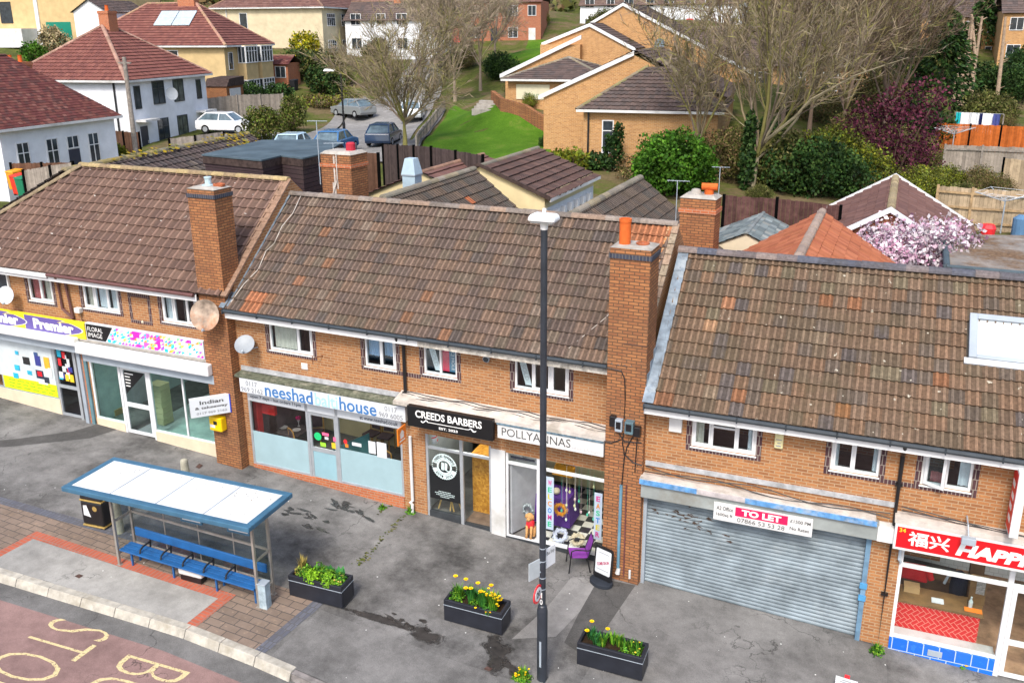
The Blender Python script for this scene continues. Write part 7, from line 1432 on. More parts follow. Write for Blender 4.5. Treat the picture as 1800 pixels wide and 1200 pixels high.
def stack(root,x,y,wx,wy,z0,z1,pots=1,mat=None,potm=None):
 mb=MB();mb.box(x,x+wx,y,y+wy,z0,z1-.2);mb.box(x-.04,x+wx+.04,y-.04,y+wy+.04,z1-.2,z1);c=mb.build('chimney',mat or BRR,root)
 for k in range(pots):mb=MB();mb.lathe(x+wx*(k+.5)/pots,y+wy/2,[(.13,z1),(.11,z1+.35),(.13,z1+.4)],10);mb.build('chimney_pot',potm or TERRA,c)
 return c
def far_house(name,label,uv,d,ang,uE=None,uS=None,w=None,dp=None,anchor='se',eav=5.0,cat='house',group=None):
 """anchor corner's eaves given by pixel + distance; returns root (local frame at the s-w corner, z of the ground) and w, d"""
 P=atd(*uv,d)
 if dp is None:dp=span(P,ang+90,uE)
 if w is None:w=span(P,ang+180,uS)if anchor=='se' else span(P,ang,uS)
 o=P.copy();o[2]-=eav
 if anchor=='se':o[0]-=w*math.cos(R(ang));o[1]-=w*math.sin(R(ang))
 return local(name,label,cat,o,R(ang),group),w,dp
def wing(label,x,y0,y1,zr,hw,pitch,pick,mat,gable_mat,heading=0.0,ridg=RIDG,prof=prof_roman,nseg=6,eav=None,special=None,cover=.3,seed=3):
 tp=math.tan(R(pitch));t=local('tiled_wing',label,'building',(x,y0,0),heading,'tiled roofs behind the terrace');h=zr-hw*tp;d=y1-y0
 pl,rd_,zt=gable_y(2*hw,d,h,.1,pitch,.03);pl=[(tuple(np.add(O,(-hw,0,0))),S,T,p)for O,S,T,p in pl];rd_=[(tuple(np.add(a,(-hw,0,0))),tuple(np.add(b,(-hw,0,0))))for a,b in rd_]
 pk=pick
 if special:
  def pk(i,j,rg):
   for a,b,c,e,col in special:
    if a<=i<=b and c<=j<=e:k=1+rg.uniform(-.12,.12);return tuple(q*k for q in col)
   return pick(i,j,rg)
 tiled(t,pl,pk,.338,cover,nseg,mat,prof,seed,'roof',rd_,ridg,.12)
 mb=MB();mb.box(-hw,hw,.02,d-.02,.3,h-.05);mb.extr([(-hw,.02,h-.05),(hw,.02,h-.05),(0,.02,zt-.05)],(0,d-.04,0));mb.build('wall',gable_mat,t);return t,h,zt
wing('grey-brown tiled tiled wing with a few orange tiles, behind the middle ridge',-7.76,2.95,8.75,8.12,3.3,38,PAL_GRYB,TILE,RENDERY,special=[(1,4,3,9,(.40,.15,.08)),(12,12,9,9,(.45,.15,.07)),(9,9,8,8,(.3,.15,.1))])
wing('tiled wing with mossy ridge and an orange tiled corner, behind the terracotta pot',-2.15,2.95,9.5,8.05,3.2,38,PAL_GRYB,TILE,RENDERY,special=[(2,8,2,8,(.42,.15,.08))],seed=8)
wing('tiled wing with plain orange-red tiles and a fat grey ridge, behind the right ridge',3.55,2.8,9.1,7.44,3.9,33,PAL_ORG,TILEB,BR,heading=R(0),ridg=((.34,.26,.21),(.30,.23,.19)),prof=prof_flat,nseg=1,cover=.17,seed=5)
t,w,d=local('workshop','yellow rendered workshop with a low-pitched brown tiled roof behind the ridge','building',(-10.55,10.0,2.2)),4.9,5.3
pl,rd_,zt=gable_y(w,d,4.9,.25,21,.12);tiled(t,pl,PAL_DBRN,.36,.20,2,TILEB,prof_pan,4,'roof',rd_,RIDG,.1,lip=.05);body(t,w,d,4.9,RENDERY,('y',zt-.06))
mb=MB();fbox(mb,'e',w,d,-.1,d+.1,4.72,4.84,.20,.27);mb.build('gutter',WHITEP,t);mb=MB();fbox(mb,'e',w,d,.1,d-.1,3.9,4.45,.01,.03);[fbox(mb,'e',w,d,.8+.7*k,1.0+.7*k,4.0,4.3,.03,.2)for k in range(6)];mb.build('pipes',PAPER,t)
mb=MB()
for sx in(-1,1):mb.hexa([(w/2+sx*(w/2+.25),-.16,4.78),(w/2,-.16,zt-.02),(w/2,-.10,zt-.02),(w/2+sx*(w/2+.25),-.10,4.78),(w/2+sx*(w/2+.25),-.16,4.92),(w/2,-.16,zt+.10),(w/2,-.10,zt+.10),(w/2+sx*(w/2+.25),-.10,4.92)])
mb.build('bargeboard',MATS['dark_brown_wood'],t)
t,w,d=local('workshop','smaller yellow rendered workshop with a plum tiled roof beside the silver flue','building',(-14.6,12.6,2.2)),5.4,5.5
pl,rd_,zt=gable_y(w,d,3.95,.25,22,.12);tiled(t,pl,PAL_PLUM,.36,.25,2,TILEB,prof_pan,4,'roof',rd_,RIDC,.12,lip=.05);body(t,w,d,3.95,RENDERY,('y',zt-.06))
t=local('flue','pale blue square metal flue rising behind the middle ridge','flue',(-11.0,10.2,6.5));mb=MB();mb.box(-.26,.26,-.26,.26,-3,1.05);mb.hexa([(-.29,-.29,1.05),(.29,-.29,1.05),(.29,.29,1.05),(-.29,.29,1.05),(-.18,-.18,1.62),(.18,-.18,1.62),(.18,.18,1.62),(-.18,.18,1.62)]);mb.build('duct',plain('pale_blue_metal',(.40,.52,.60),.45,.1,2),t);mb=MB();mb.box(-.29,.29,-.29,.29,1.0,1.05);mb.build('collar',GREYM,t)
zF=8.45;out=[(358.7,271.6),(460.9,281.3),(494.7,273.3),(531,277.8),(566,270),(600,251),(560,246),(462,247)]
P=[atz(u,v,zF)for u,v in out];t=thing('flat_roof_extension','dark clad flat-roofed extension with a grey felt roof behind the left ridge','building',(P[1][0],P[1][1],4.5))
FELT=plain('grey_felt',(.075,.105,.125),.75,.2,1.2,grime=(.12,.155,.175));CLAD=brick('dark_cladding',(.055,.036,.04),(.045,.03,.034),(.02,.015,.015),bw=9,bh=.16,dirt=.2,light=(.07,.05,.05),mort=.012)
mb=MB();mb.extr([(p[0],p[1],zF-4.2)for p in P],(0,0,3.9));mb.build('wall',CLAD,t)
c=np.mean([p for p in P],0);ex=lambda p,k:(c[0]+(p[0]-c[0])*k,c[1]+(p[1]-c[1])*k)
mb=MB();mb.extr([(*ex(p,1.02),zF-.3)for p in P],(0,0,.26));mb.build('fascia',MATS['dark_brown_wood'],t);mb=MB();mb.extr([(*ex(p,1.03),zF-.04)for p in P],(0,0,.05));mb.build('roof',FELT,t)
t=local('tiled_wing','long dark brown tiled roof with yellow lichen along its ridge, left of the felt roof','building',(-21.2,3.9,3.98),R(8.1),'tiled roofs behind the terrace');w,d=8.0,11.6;pl,rd_,zt=gable_y(w,d,2.0,.2,27,.1);pl=[(tuple(np.add(O,(-w/2,0,0))),S,T,p)for O,S,T,p in pl]
tiled(t,pl,pal([(.11,.085,.08),(.13,.10,.09),(.095,.08,.078),(.16,.13,.11)],[4,3,3,1],.12),.37,.3,5,TILE,prof_single,4,'roof',[(tuple(np.add(a,(-w/2,0,0))),tuple(np.add(b,(-w/2,0,0))))for a,b in rd_],((.24,.20,.12),(.30,.24,.10),(.2,.18,.13)),.14)
mb=MB();mb.box(-w/2,w/2,.1,d-.1,-2.5,1.95);mb.extr([(-w/2,.1,1.95),(w/2,.1,1.95),(0,.1,zt-.06)],(0,d-.2,0));mb.build('wall',BR,t)
LICH=vcol('lichen',1,.3,20,bmp=0);mb=MB();rg=random.Random(6)
for k in range(150):
 f=rg.choice([rg.gauss(.3,.05),rg.gauss(.47,.06),rg.gauss(.9,.06),rg.gauss(.88,.05),rg.gauss(.8,.1)]);
 if not 0<f<1:continue
 a=rg.uniform(-.1,.8)*(1 if f>.7 else .4);r=rg.uniform(.02,.08);p=(max(0,a)+.03,d*f,zt+.14-max(0,a)*.51-(.03 if a>0 else 0));mb.poly([(p[0]+r*math.cos(q),p[1]+r*math.sin(q)*1.3,p[2]-r*math.cos(q)*.5+.03)for q in(0,1.3,2.5,3.7,5)],0,rg.choice([(.30,.20,.015),(.36,.25,.02),(.16,.16,.03),(.2,.19,.1)]))
mb.build('lichen',LICH,t,kind='stuff')
def rear_stack(label,u0,v0,u1,d,h,mat,wy=.75):
 a,b=atd(u0,v0,d),atd(u1,v0,d);w=float(np.hypot(b[0]-a[0],b[1]-a[1]))*.92;t=local('chimney_stack',label,'chimney',(a[0],a[1],a[2]-h),R(-2),'brick stacks behind the ridge');mb=MB();mb.box(0,w,0,wy,-2,h-.42);mb.box(0,w,0,wy,h-.30,h);mb.build('shaft',mat,t)
 mb=MB();mb.box(-.03,w+.03,-.03,wy+.03,h-.42,h-.30);mb.build('band',BRR,t);mb=MB();mb.hexa([(-.02,-.02,h),(w+.02,-.02,h),(w+.02,wy+.02,h),(-.02,wy+.02,h),(.1,.1,h+.09),(w-.1,.1,h+.09),(w-.1,wy-.1,h+.09),(.1,wy-.1,h+.09)]);mb.build('flaunching',CONC,t);return t,w,h
t,w,h=rear_stack('broad brick stack streaked with white, left of the silver flue',563,270,632,28.5,1.7,BRC,.9)
mb=MB();mb.box(w*.42,w*.47,-.006,0,.1,h-.05);mb.box(w*.52,w*.55,-.006,0,.6,h-.1);mb.box(w*.36,w*.45,-.005,0,.25,.8);mb.build('white_streak',CONCW,t);mb=MB();mb.tube([(w*.55,-.03,h),(w*.54,-.03,.9),(w*.4,-.04,.5),(w*.05,-.05,-.1)],.02,6);mb.build('cable',CONCW,t);mb=MB();mb.lathe(w*.72,.5,[(.16,h+.05),(.15,h+.3),(.11,h+.34)],14);mb.build('chimney_pot',plain('crimson_pot',(.42,.03,.05),.6,.1),t)
t,w,h=rear_stack('lichen-spotted brick stack beside the red roofs, behind the right ridge',1196,347,1264,25,1.9,BRC,.7)
mb=MB();mb.tube([(w*.72,.35,h+.05),(w*.72,.35,h+.22)],.13,14);mb.tube([(w*.52,.3,h+.30),(w*.95,.36,h+.30)],.10,12);mb.build('chimney_pot',TERRA,t,smooth=False);mb=MB();mb.lathe(w*.35,.35,[(.2,h+.02),(.12,h+.2),(.05,h+.22)],12);mb.build('capped_pot',CONC,t)
def aerial(label,u,v,d,h,bars=6,ang=0.0):
 p=atd(u,v,d);t=local('tv_aerial',label,'aerial',(p[0],p[1],p[2]-h),ang,'television aerials');mb=MB();mb.tube([(0,0,0),(0,0,h)],.015,6);mb.build('mast',GREYM,t);mb=MB();mb.tube([(-.3,0,h),(.35,0,h)],.010,5);[mb.tube([(-.25+.11*k,-.14+.01*k,h),(-.25+.11*k,.14-.01*k,h)],.007,4)for k in range(bars)];mb.build('array',GREYM,t)
aerial('aerial on a tall mast in front of the dark felt roof',556,213,28,2.0,3,.3);aerial('low aerial laid across the felt roof beside the white-streaked stack',585,252,29,.5,10,.5);aerial('aerial between the laurel bush and the lichen-spotted stack',1191,318,26,1.6,5,.1);aerial('aerial on a pole in front of the buff brick corner',1266,294,33,2.2,5,.2)
t=local('house','low house with a plum tiled roof and white bargeboards behind the magnolia','house',(2.75,12.2,2.6),R(0));w,d=5.3,7.2;pl,rd_,zt=gable_y(w,d,2.85,.3,31,.12);tiled(t,pl,PAL_PLUM,.36,.2,1,TILEB,prof_flat,4,'roof',rd_,((.34,.27,.16),(.3,.24,.15)),.13,lip=.05);body(t,w,d,2.85,BRT,('y',zt-.06))
def barge(t,w,yy,h,o,pitch,zt,th=.16):
 mb=MB();tp=math.tan(R(pitch))
 for sx in(-1,1):xe=w/2+sx*(w/2+o);mb.hexa([(xe,yy-.05,h-o*tp-th*.4),(w/2,yy-.05,zt-th*.4),(w/2,yy+.05,zt-th*.4),(xe,yy+.05,h-o*tp-th*.4),(xe,yy-.05,h-o*tp+th*.7),(w/2,yy-.05,zt+th*.7),(w/2,yy+.05,zt+th*.7),(xe,yy+.05,h-o*tp+th*.7)])
 mb.build('bargeboard',UPVC,t)
barge(t,w,d+.16,2.85,.3,31,zt);barge(t,w,-.16,2.85,.3,31,zt);fwin(t,'s',w,d,1.6,3.2,1.3,2.7,cols=2,name='window')
t=local('shed','shed with a patchy grey slate roof in front of the brushwood fence','shed',(-.75,10.4,3.4),R(0));w,d=3.9,3.6;pl,rd_,zt=gable_y(w,d,2.0,.1,25,.06);tiled(t,pl,pal([(.17,.20,.20),(.22,.25,.25),(.13,.155,.16),(.28,.29,.27)],[4,3,3,1],.2),.26,.3,1,TILEB,prof_flat,4,'roof',rd_,((.2,.22,.22),),.07,lip=.012,stag=.5);body(t,w,d,2.0,CREAM,('y',zt-.05))
zq=6.2;P=[atz(u,v,zq)for u,v in((1664,470),(1800,482),(1800,414),(1660,412))];P[1]=P[0]+(P[1]-P[0])*2.5;P[2]=P[3]+(P[2]-P[3])*2.5;t=thing('flat_roof_block','flat roofed block with a weathered felt roof at the right edge','building',(P[0][0],P[0][1],3))
mb=MB();mb.extr([(*p[:2],1.5)for p in P],(0,0,zq-1.55));mb.build('wall',WHITEP,t);mb=MB();mb.extr([(p[0],p[1],zq-.22)for p in P],(0,0,.2));mb.build('fascia',plain('peeling_dark_board',(.2,.2,.19),.9,.4,6,grime=(.06,.06,.06)),t)
m,nt_,p_=_new('mossy_felt');v_=coords(nt_);nt_.links.new(mixc(nt_,ramp(nt_,noise(nt_,v_,.55,7,.75),[(.42,(0,0,0)),(.56,(1,1,1))]),ramp(nt_,noise(nt_,v_,2,5),[(.3,(.16,.15,.14)),(.7,(.30,.27,.24))]),ramp(nt_,noise(nt_,v_,9,5),[(.3,(.09,.055,.035)),(.7,(.23,.15,.09))])),p_.inputs['Base Color']);p_.inputs['Roughness'].default_value=.95
mb=MB();mb.extr([(p[0],p[1],zq-.02)for p in P],(0,0,.03));mb.build('roof',m,t);mb=MB();mb.tube([tuple(P[0]+[0,0,.03]),tuple(P[3]+[0,0,.03])],.09,8);mb.tube([tuple(P[0]+[0,0,.03]),tuple(P[1]+[0,0,.03])],.06,8);mb.build('felt_kerb',FELT,t)
DKF=plain('dark_window_frame',(.03,.036,.042),.4,.1);NAVY=plain('navy_door',(.02,.026,.05),.4,.1)
t,w,d=far_house('house','white single-storey cottage with a dark red hipped roof and brick chimney',(199,203),55,4,uE=None,w=7.5,dp=8.3,eav=3.6,group='houses behind the terrace')
t.location.y-=8.3*math.cos(R(4));t.location.x+=8.3*math.sin(R(4))
pl,rd_,zt=hip_planes(w,d,3.6,.35,42);tiled(t,pl,PAL_DKRED,.2,.24,1,TILEB,prof_flat,4,'roof',rd_[:1],((.12,.06,.05),),.1,lip=.015,stag=.5);body(t,w,d,3.6,RENDERW);gutters(t,w,d,3.6,.35,'se',WHITEP)
for a in(.9,2.9,6.0):fwin(t,'e',w,d,a,a+.85,.55 if a>2 else .9,2.75,cols=2,rows=2)
fdoor(t,'e',w,d,4.45,5.25,0,1.95,NAVY);fwin(t,'e',w,d,4.4,5.3,2.0,2.75,cols=2,name='fanlight');q=(Matrix.Translation(t.location)@Matrix.Rotation(R(4),4,'Z')).inverted()@Vector((-45.3,20.4,8.2));stack(t,q.x,q.y,1.6,.9,q.z,q.z+2.7,2)
t2,w2,d2=far_house('house','tall white rendered building cut by the left edge, with a red roof slope',(5,160),49.5,4,w=8,dp=6,eav=5.6,group='houses behind the terrace');t2.location.y-=6;body(t2,w2,d2,5.6,RENDERW);pl,rd_,zt=gable_x(w2,d2,5.6,.3,40);tiled(t2,pl,PAL_DKRED,.2,.24,1,TILEB,prof_flat,4,'roof',[],RIDC,.1,lip=.015,stag=.5);fdoor(t2,'e',w2,d2,.5,2.6,-.3,2.0,plain('garage_white',(.7,.72,.74),.5,.05),'garage_door')
dish('satellite_dish','dark dish on the white cottage corner at the left edge',atd(27,236,52),.5,(1,-.5,.3),plain('dish_dark',(.10,.11,.13),.5,.1),atd(24,240,52))
t,w,d=far_house('house','white rendered semi-detached house with dark windows and a red hipped roof',(220,141),60,11,uE=360,w=9.0,eav=5.2,group='houses behind the terrace')
pl,rd_,zt=hip_planes(w,d,5.2,.4,36);tiled(t,pl,PAL_RED,.36,.3,3,TILEB,prof_pan,5,'roof',rd_,((.36,.22,.17),(.33,.2,.15)),.14,lip=.05);body(t,w,d,5.2,RENDERW);gutters(t,w,d,5.2,.4,'se',WHITEP);stack(t,w/2-.2,d*.45,.8,1.0,6,zt+1.0,1)
s=d/12.0;GRN=plain('grey_curtained_pane',(.10,.12,.11),.15,.4,2)
for a0,a1,z0,z1,c_,r_ in((.9,1.75,3.2,4.75,1,1),(3.5,5.2,3.35,4.95,2,2),(6.6,8.2,3.35,4.95,2,1),(10.3,11.1,3.35,4.8,1,1),(3.7,5.3,.55,2.35,2,2),(6.7,8.3,.55,2.35,2,1)):fwin(t,'e',w,d,a0*s,a1*s,z0,z1,DKF,c_,r_,pane=GRN if r_==1 and c_==2 else None)
for a in(1.2,10.4):fdoor(t,'e',w,d,a*s,(a+.95)*s,-.1,2.0,NAVY);mb=MB();fbox(mb,'e',w,d,(a-.5)*s,(a+1.5)*s,2.35,2.5,0,.8);mb.build('porch_canopy',WHITEP,t)
mb=MB();fbox(mb,'e',w,d,2.6*s,7*s,-.6,-.1,.0,.05);mb.build('brick_plinth',BRR,t);dpipe(t,'s',w,d,w-.9,-.5,5.0)
dish('satellite_dish','grey dish on the front of the white semi-detached house',atd(302,165,62.5),.45,(1,-.6,.2),DISHG,atd(300,163,63.5))
t,w,d=far_house('house','beige rendered house with bay windows and solar panels on its red roof',(393,80),77,14,uE=472,w=14,eav=5.4,group='houses behind the terrace');d=min(d,15)
pl,rd_,zt=hip_planes(w,d,5.4,.4,36);tiled(t,pl,PAL_RED,.36,.3,2,TILEB,prof_pan,6,'roof',rd_,((.38,.24,.15),(.36,.2,.15)),.14,lip=.05);body(t,w,d,5.4,RENDERB);gutters(t,w,d,5.4,.4,'se',WHITEP);stack(t,w/2+.8,d/2-.4,1.6,.9,zt-1.6,zt+1.3,3)
P_=lambda a,k:(pl[0][0][0]+a,pl[0][0][1]+pl[0][2][1]*k,pl[0][0][2]+pl[0][2][2]*k+.16)
for i in range(2):
 for j in range(2):a,k=7.0+i*1.75,2.7+j*1.05;mb=MB();mb.hexa([tuple(np.add(P_(x,y),(0,0,z)))for z in(-.06,0)for x,y in((a,k),(a+1.68,k),(a+1.68,k+1.0),(a,k+1.0))]);mb.build('solar_panel',MATS.get('solar')or plain('solar',(.42,.50,.54),.2,.08,3),t)
def bay(t,w,d,a0,a1,z0,z1,wins,mat):
 mb=MB();fbox(mb,'e',w,d,a0,a1,z0,z1,-.05,.75);mb.build('bay',mat,t)
 for zz in wins:
  mb=MB();t_=.07
  for k in range(5):a=a0+.05+(a1-a0-.1)*k/4;fbox(mb,'e',w,d,a-.04,a+.04,zz,zz+1.35,.74,.82)
  fbox(mb,'e',w,d,a0,a1,zz-.07,zz+.02,.74,.83);fbox(mb,'e',w,d,a0,a1,zz+1.33,zz+1.42,.74,.83);fbox(mb,'e',w,d,a0,a1,zz+.95,zz+1.0,.74,.81)
  for q in(0,.33,.66):mb.box(w-.0+q+.05,w+q+.12,a0-.05,a0,zz,zz+1.35)
  mb.box(w,w+.78,a0-.05,a0+.0,zz-.07,zz);mb.box(w,w+.78,a0-.05,a0,zz+1.33,zz+1.42);f=mb.build('bay_window',UPVC,t);mb=MB();fbox(mb,'e',w,d,a0+.03,a1-.03,zz,zz+1.35,.74,.77);mb.box(w+.03,w+.74,a0-.025,a0-.01,zz,zz+1.35);mb.build('pane',PANED,f)
s=d/12;bay(t,w,d,3.2*s,6.3*s,-1,5.35,(.95,3.88),RENDERB);bay(t,w,d,7.4*s,10.6*s,-1,5.35,(.95,3.88),RENDERB);fwin(t,'e',w,d,.8*s,1.9*s,3.3,4.8,cols=1);fdoor(t,'e',w,d,1.2*s,2.2*s,0,2.1,WHITEP);fwin(t,'s',w,d,8.6,9.7,3.7,5.0,cols=1)
x_=local('shed','small brick store with a white door beside the beige bay-windowed house','shed',ath(366,197)+[0,0,.0],R(14));body(x_,1.8,3,2.0,BRC);mb=MB();mb.hexa([(-.1,-.1,2.0),(1.9,-.1,2.0),(1.9,3.1,2.0),(-.1,3.1,2.0),(-.1,.5,2.6),(1.9,.5,2.6),(1.9,3.1,2.7),(-.1,3.1,2.7)]);mb.build('roof',MATS['dark_brown_wood'],x_);fdoor(x_,'e',1.8,3,.5,2.4,0,1.8,WHITEP)
x_=local('porch_house','small red brick porch with a tiled roof right of the bay-windowed house','porch',ath(482,158)+[-1.2,0,.2],R(14));body(x_,2.6,3,2.3,BRR);pl,rd_,zt=gable_x(2.6,3,2.3,.25,25);tiled(x_,pl,PAL_DKRED,.3,.3,1,TILEB,prof_flat,4,'roof',rd_,RIDC,.1);fwin(x_,'s',2.6,3,1.3,2.4,.9,2.0,cols=2);fdoor(x_,'s',2.6,3,.3,1.1,0,2.0,NAVY)
t,w,d=far_house('house','pale beige house with white windows at the top, left of the bare trees',(565,12),100,10,uE=600,w=13.5,eav=5.6,group='houses behind the terrace');d=16
pl,rd_,zt=hip_planes(w,d,5.6,.4,33);tiled(t,pl,PAL_PLUM,.36,.34,1,TILEB,prof_flat,6,'roof',rd_,RIDC,.14);body(t,w,d,5.6,RENDERP);gutters(t,w,d,5.6,.4,'se',WHITEP)
fwin(t,'s',w,d,3.2,4.2,3.2,5.0,cols=1);fwin(t,'s',w,d,2.0,3.4,.6,2.0);[fwin(t,'e',w,d,a,a+2.2,z,z+1.4,cols=4,rows=2)for a in(1.2,5.2,9.5)for z in(.6,3.5)];dpipe(t,'s',w,d,1.6,-1,5.4,WHITEP)
t,w,d=far_house('house','cream house with a green garage door and steps in the top left corner',(178,-42),100,8,uE=182,w=24,eav=7.2,group='houses behind the terrace');d=10;body(t,w,d,7.2,RENDERB);pl,rd_,zt=hip_planes(w,d,7.2,.4,33);tiled(t,pl,PAL_RED,.36,.36,1,TILEB,prof_flat,6,'roof',[],RIDC)
fdoor(t,'s',w,d,15.6,19.0,-.3,2.3,plain('green_garage',(.0,.20,.13),.5,.05),'garage_door');fwin(t,'s',w,d,9.3,11.0,2.2,4.6,DKF,1,1);fwin(t,'s',w,d,14.5,18,5.6,6.9,cols=3);mb=MB();fbox(mb,'s',w,d,6,14.3,-.5,1.6,0,2.5);fbox(mb,'s',w,d,14.3,14.8,-.5,7.2,.0,.12);mb.build('front_wall',WHITEP,t)
t=local('garage','small white garage with a dark pitched roof behind the white semi-detached house','garage',atd(135,65,84),R(10));t.location.z-=0;w,d=3.6,6;pl,rd_,zt=gable_y(w,d,2.3,.2,30);tiled(t,pl,PAL_BK,.3,.3,1,TILEB,prof_flat,6,'roof',[],RIDC);body(t,w,d,2.3,RENDERW,('y',zt-.05));
def gab(t,x0,x1,xm,ze0,ze1,zm,y,dpt,mat=BRO,ww=.25,rb=2):
 mb=MB();mb.extr([(x0,y,-3),(x1,y,-3),(x1,y,ze1),(xm,y,zm),(x0,y,ze0)],(0,dpt,0));mb.build('wall',mat,t);mb=MB()
 for(a,za,b,zb)in((x0-.3,ze0-.12,xm,zm),(xm,zm,x1+.3,ze1-.12))[:rb]:mb.hexa([(a,y-.15,za),(b,y-.15,zb),(b,y+.05,zb),(a,y+.05,za),(a,y-.15,za+ww),(b,y-.15,zb+ww),(b,y+.05,zb+ww),(a,y+.05,za+ww)])
 mb.build('bargeboard',UPVC,t);c=[(x0-.3,ze0+.1),(xm,zm+.3),(x1+.3,ze1+.1)];pls=[]
 for(a,za),(b,zb),fl in((c[0],c[1],0),(c[2],c[1],1)):
  L_=math.hypot(b-a,zb-za);T=((b-a)/L_,0,(zb-za)/L_)
  pls.append(((a,y-.1+(dpt if not fl else 0),za),(0,-1,0)if not fl else(0,1,0),T,[(0,0),(dpt,0),(dpt,L_),(0,L_)]))
 tiled(t,pls,PAL_BK,.36,.36,1,TILEB,prof_flat,9,'roof',[],RIDG)
t,w,d=far_house('block_of_flats','buff brick block with a white barge on its big gable and a hipped side roof',(1026,191),50,7,dp=9,uS=1268,w=None,anchor='sw',eav=4.6,cat='flats',group='buff brick flats');
w=7.4;body(t,w,4,4.6,BRO);fwin(t,'s',w,4,w*.145,w*.235,2.15,4.0,cols=1,rows=2);w=7.4;d=7.4;pl,rd_,zt=hip_planes(w,d,4.6,.35,33);tiled(t,pl,PAL_BK,.34,.3,3,TILEB,prof_pan,7,'roof',rd_,((.2,.17,.12),(.22,.2,.1)),.12,lip=.05);gutters(t,w,d,4.6,.35,'s',WHITEP)
gab(t,-3.1,7.4,2.28,4.95,4.98,7.4,3.0,12,rb=1)
mb=MB();mb.hexa([(-1.9,.0,1.1),(0,.0,2.0),(0,3,2.0),(-1.9,3,1.1),(-1.9,.0,1.28),(0,.0,2.18),(0,3,2.18),(-1.9,3,1.28)]);mb.box(-1.8,0,.05,2.98,-2,1.1);mb.build('lean_to',MATS['dark_brown_wood'],t);dpipe(t,'s',w,d,.3,2.1,4.5)
t,w,d=far_house('block_of_flats','upper buff brick block with two white-edged gables and a flat sign',(1093,20),72,8,dp=16,uS=1200,w=None,anchor='sw',eav=9.5,cat='flats',group='buff brick flats')
gab(t,-3.2,10.5,.1,8.0,4.6,9.9,0,16);gab(t,-5.0,1.7,-1.55,7.0,6.6,8.3,-5.5,6)
mb=MB();mb.box(-5.2,-2.1,-6.4,-5.5,-3,7.0);mb.hexa([(-8.0,-6.4,-3),(-5.2,-6.4,-3),(-5.2,-2,-3),(-8.0,-2,-3),(-8.0,-6.4,4.6),(-5.2,-6.4,6.0),(-5.2,-2,6.0),(-8.0,-2,4.6)]);mb.build('stair_wall',BRO,t);mb=MB();mb.hexa([(-8.4,-6.6,4.5),(-2.0,-6.6,7.4),(-2.0,-6.4,7.4),(-8.4,-6.4,4.5),(-8.4,-6.6,4.8),(-2.0,-6.6,7.7),(-2.0,-6.4,7.7),(-8.4,-6.4,4.8)]);mb.build('bargeboard',UPVC,t)
mb=MB();mb.box(-7.1,-5.2,-6.46,-6.4,4.3,4.85);mb.build('name_plate',PAPER,t);text(t,'HOUSE 1 - 24',-6.9,-5.4,4.48,4.68,-6.48,INKG)
mb=MB();mb.box(-.9,.1,-5.56,-5.5,3.0,4.6);f=mb.build('window',UPVC,t);mb=MB();mb.box(-.78,-.02,-5.58,-5.55,3.5,4.5);mb.build('pane',PANED,f)
for z in(5.2,6.9):p=t.matrix_basis@Vector((3.2,-.6,z));dish('satellite_dish','upper grey dish on the buff brick gable' if z>6 else 'lower grey dish on the buff brick gable',tuple(p),.5,(-.2,-1,.2),plain('dish_slate',(.16,.22,.26),.5,.1),tuple(p+Vector((0,.6,-.2))),'dishes on the buff brick gable')
t,w,d=far_house('block_of_flats','single-storey buff brick entrance with a brown hipped roof and name board',(893,138),62,7,dp=7,w=7.0,anchor='sw',eav=3.0,cat='flats',group='buff brick flats');body(t,w,d,3.0,BRO);pl,rd_,zt=hip_planes(w,d,3.0,.4,19);tiled(t,pl,PAL_BK,.36,.36,1,TILEB,prof_flat,9,'roof',rd_,RIDG,.12);gutters(t,w,d,3.0,.4,'s',WHITEP);mb=MB();mb.box(.6,3.0,-.05,0,1.6,2.6);mb.build('name_board',plain('cream_board',(.66,.62,.45),.6,.05),t);text(t,'House',1.3,2.5,1.8,2.05,-.056,plain('green_letters',(.05,.2,.08),.5,.05));mb=MB();mb.box(8,10,-.04,0,-.5,2.2);mb.build('doorway',BLACK,t)
t=local('block_of_flats','long buff brick wing with rows of white windows behind the big bare tree','flats',atd(1195,150,76)-[0,0,5.5],R(4),'buff brick flats');w,d=15,9;body(t,w,d,7.4,BRO);pl,rd_,zt=gable_x(w,d,7.4,.4,32);tiled(t,pl,PAL_BK,.36,.36,1,TILEB,prof_flat,9,'roof',rd_,RIDG,.12);[fwin(t,'s',w,d,a,a+1.2,z,z+1.5,cols=1,rows=2)for a in(2.2,4.2,6.2,9,11.5)for z in(1.8,5.2)]
def terrace_row(label,u,v,d,n,bw,ang,mat,pick,h=5.4,dp=8,kind='w'):
 P=atd(u,v,d);t=local('terraced_houses',label,'houses',(P[0],P[1],P[2]-h),R(ang),'rows of houses on the hill');w=n*bw;body(t,w,dp,h,mat);pl,rd_,zt=gable_x(w,dp,h,.3,34);tiled(t,pl,pick,.4,.5,1,TILEB,prof_flat,3,'roof',rd_,RIDC,.14)
 for k in range(n):
  for z in(.8,3.5):fwin(t,'s',w,dp,k*bw+.7,k*bw+2.0,z,z+1.3,cols=2);fwin(t,'s',w,dp,k*bw+bw-1.7,k*bw+bw-.6,z,z+1.3,cols=2)if z>1 else fdoor(t,'s',w,dp,k*bw+bw-1.6,k*bw+bw-.7,0,2.0,[NAVY,WHITEP,REDS][k%3])
  if k%2:stack(t,k*bw-.4,dp/2-.4,.9,.8,zt-.8,zt+1.0,2)
 return t
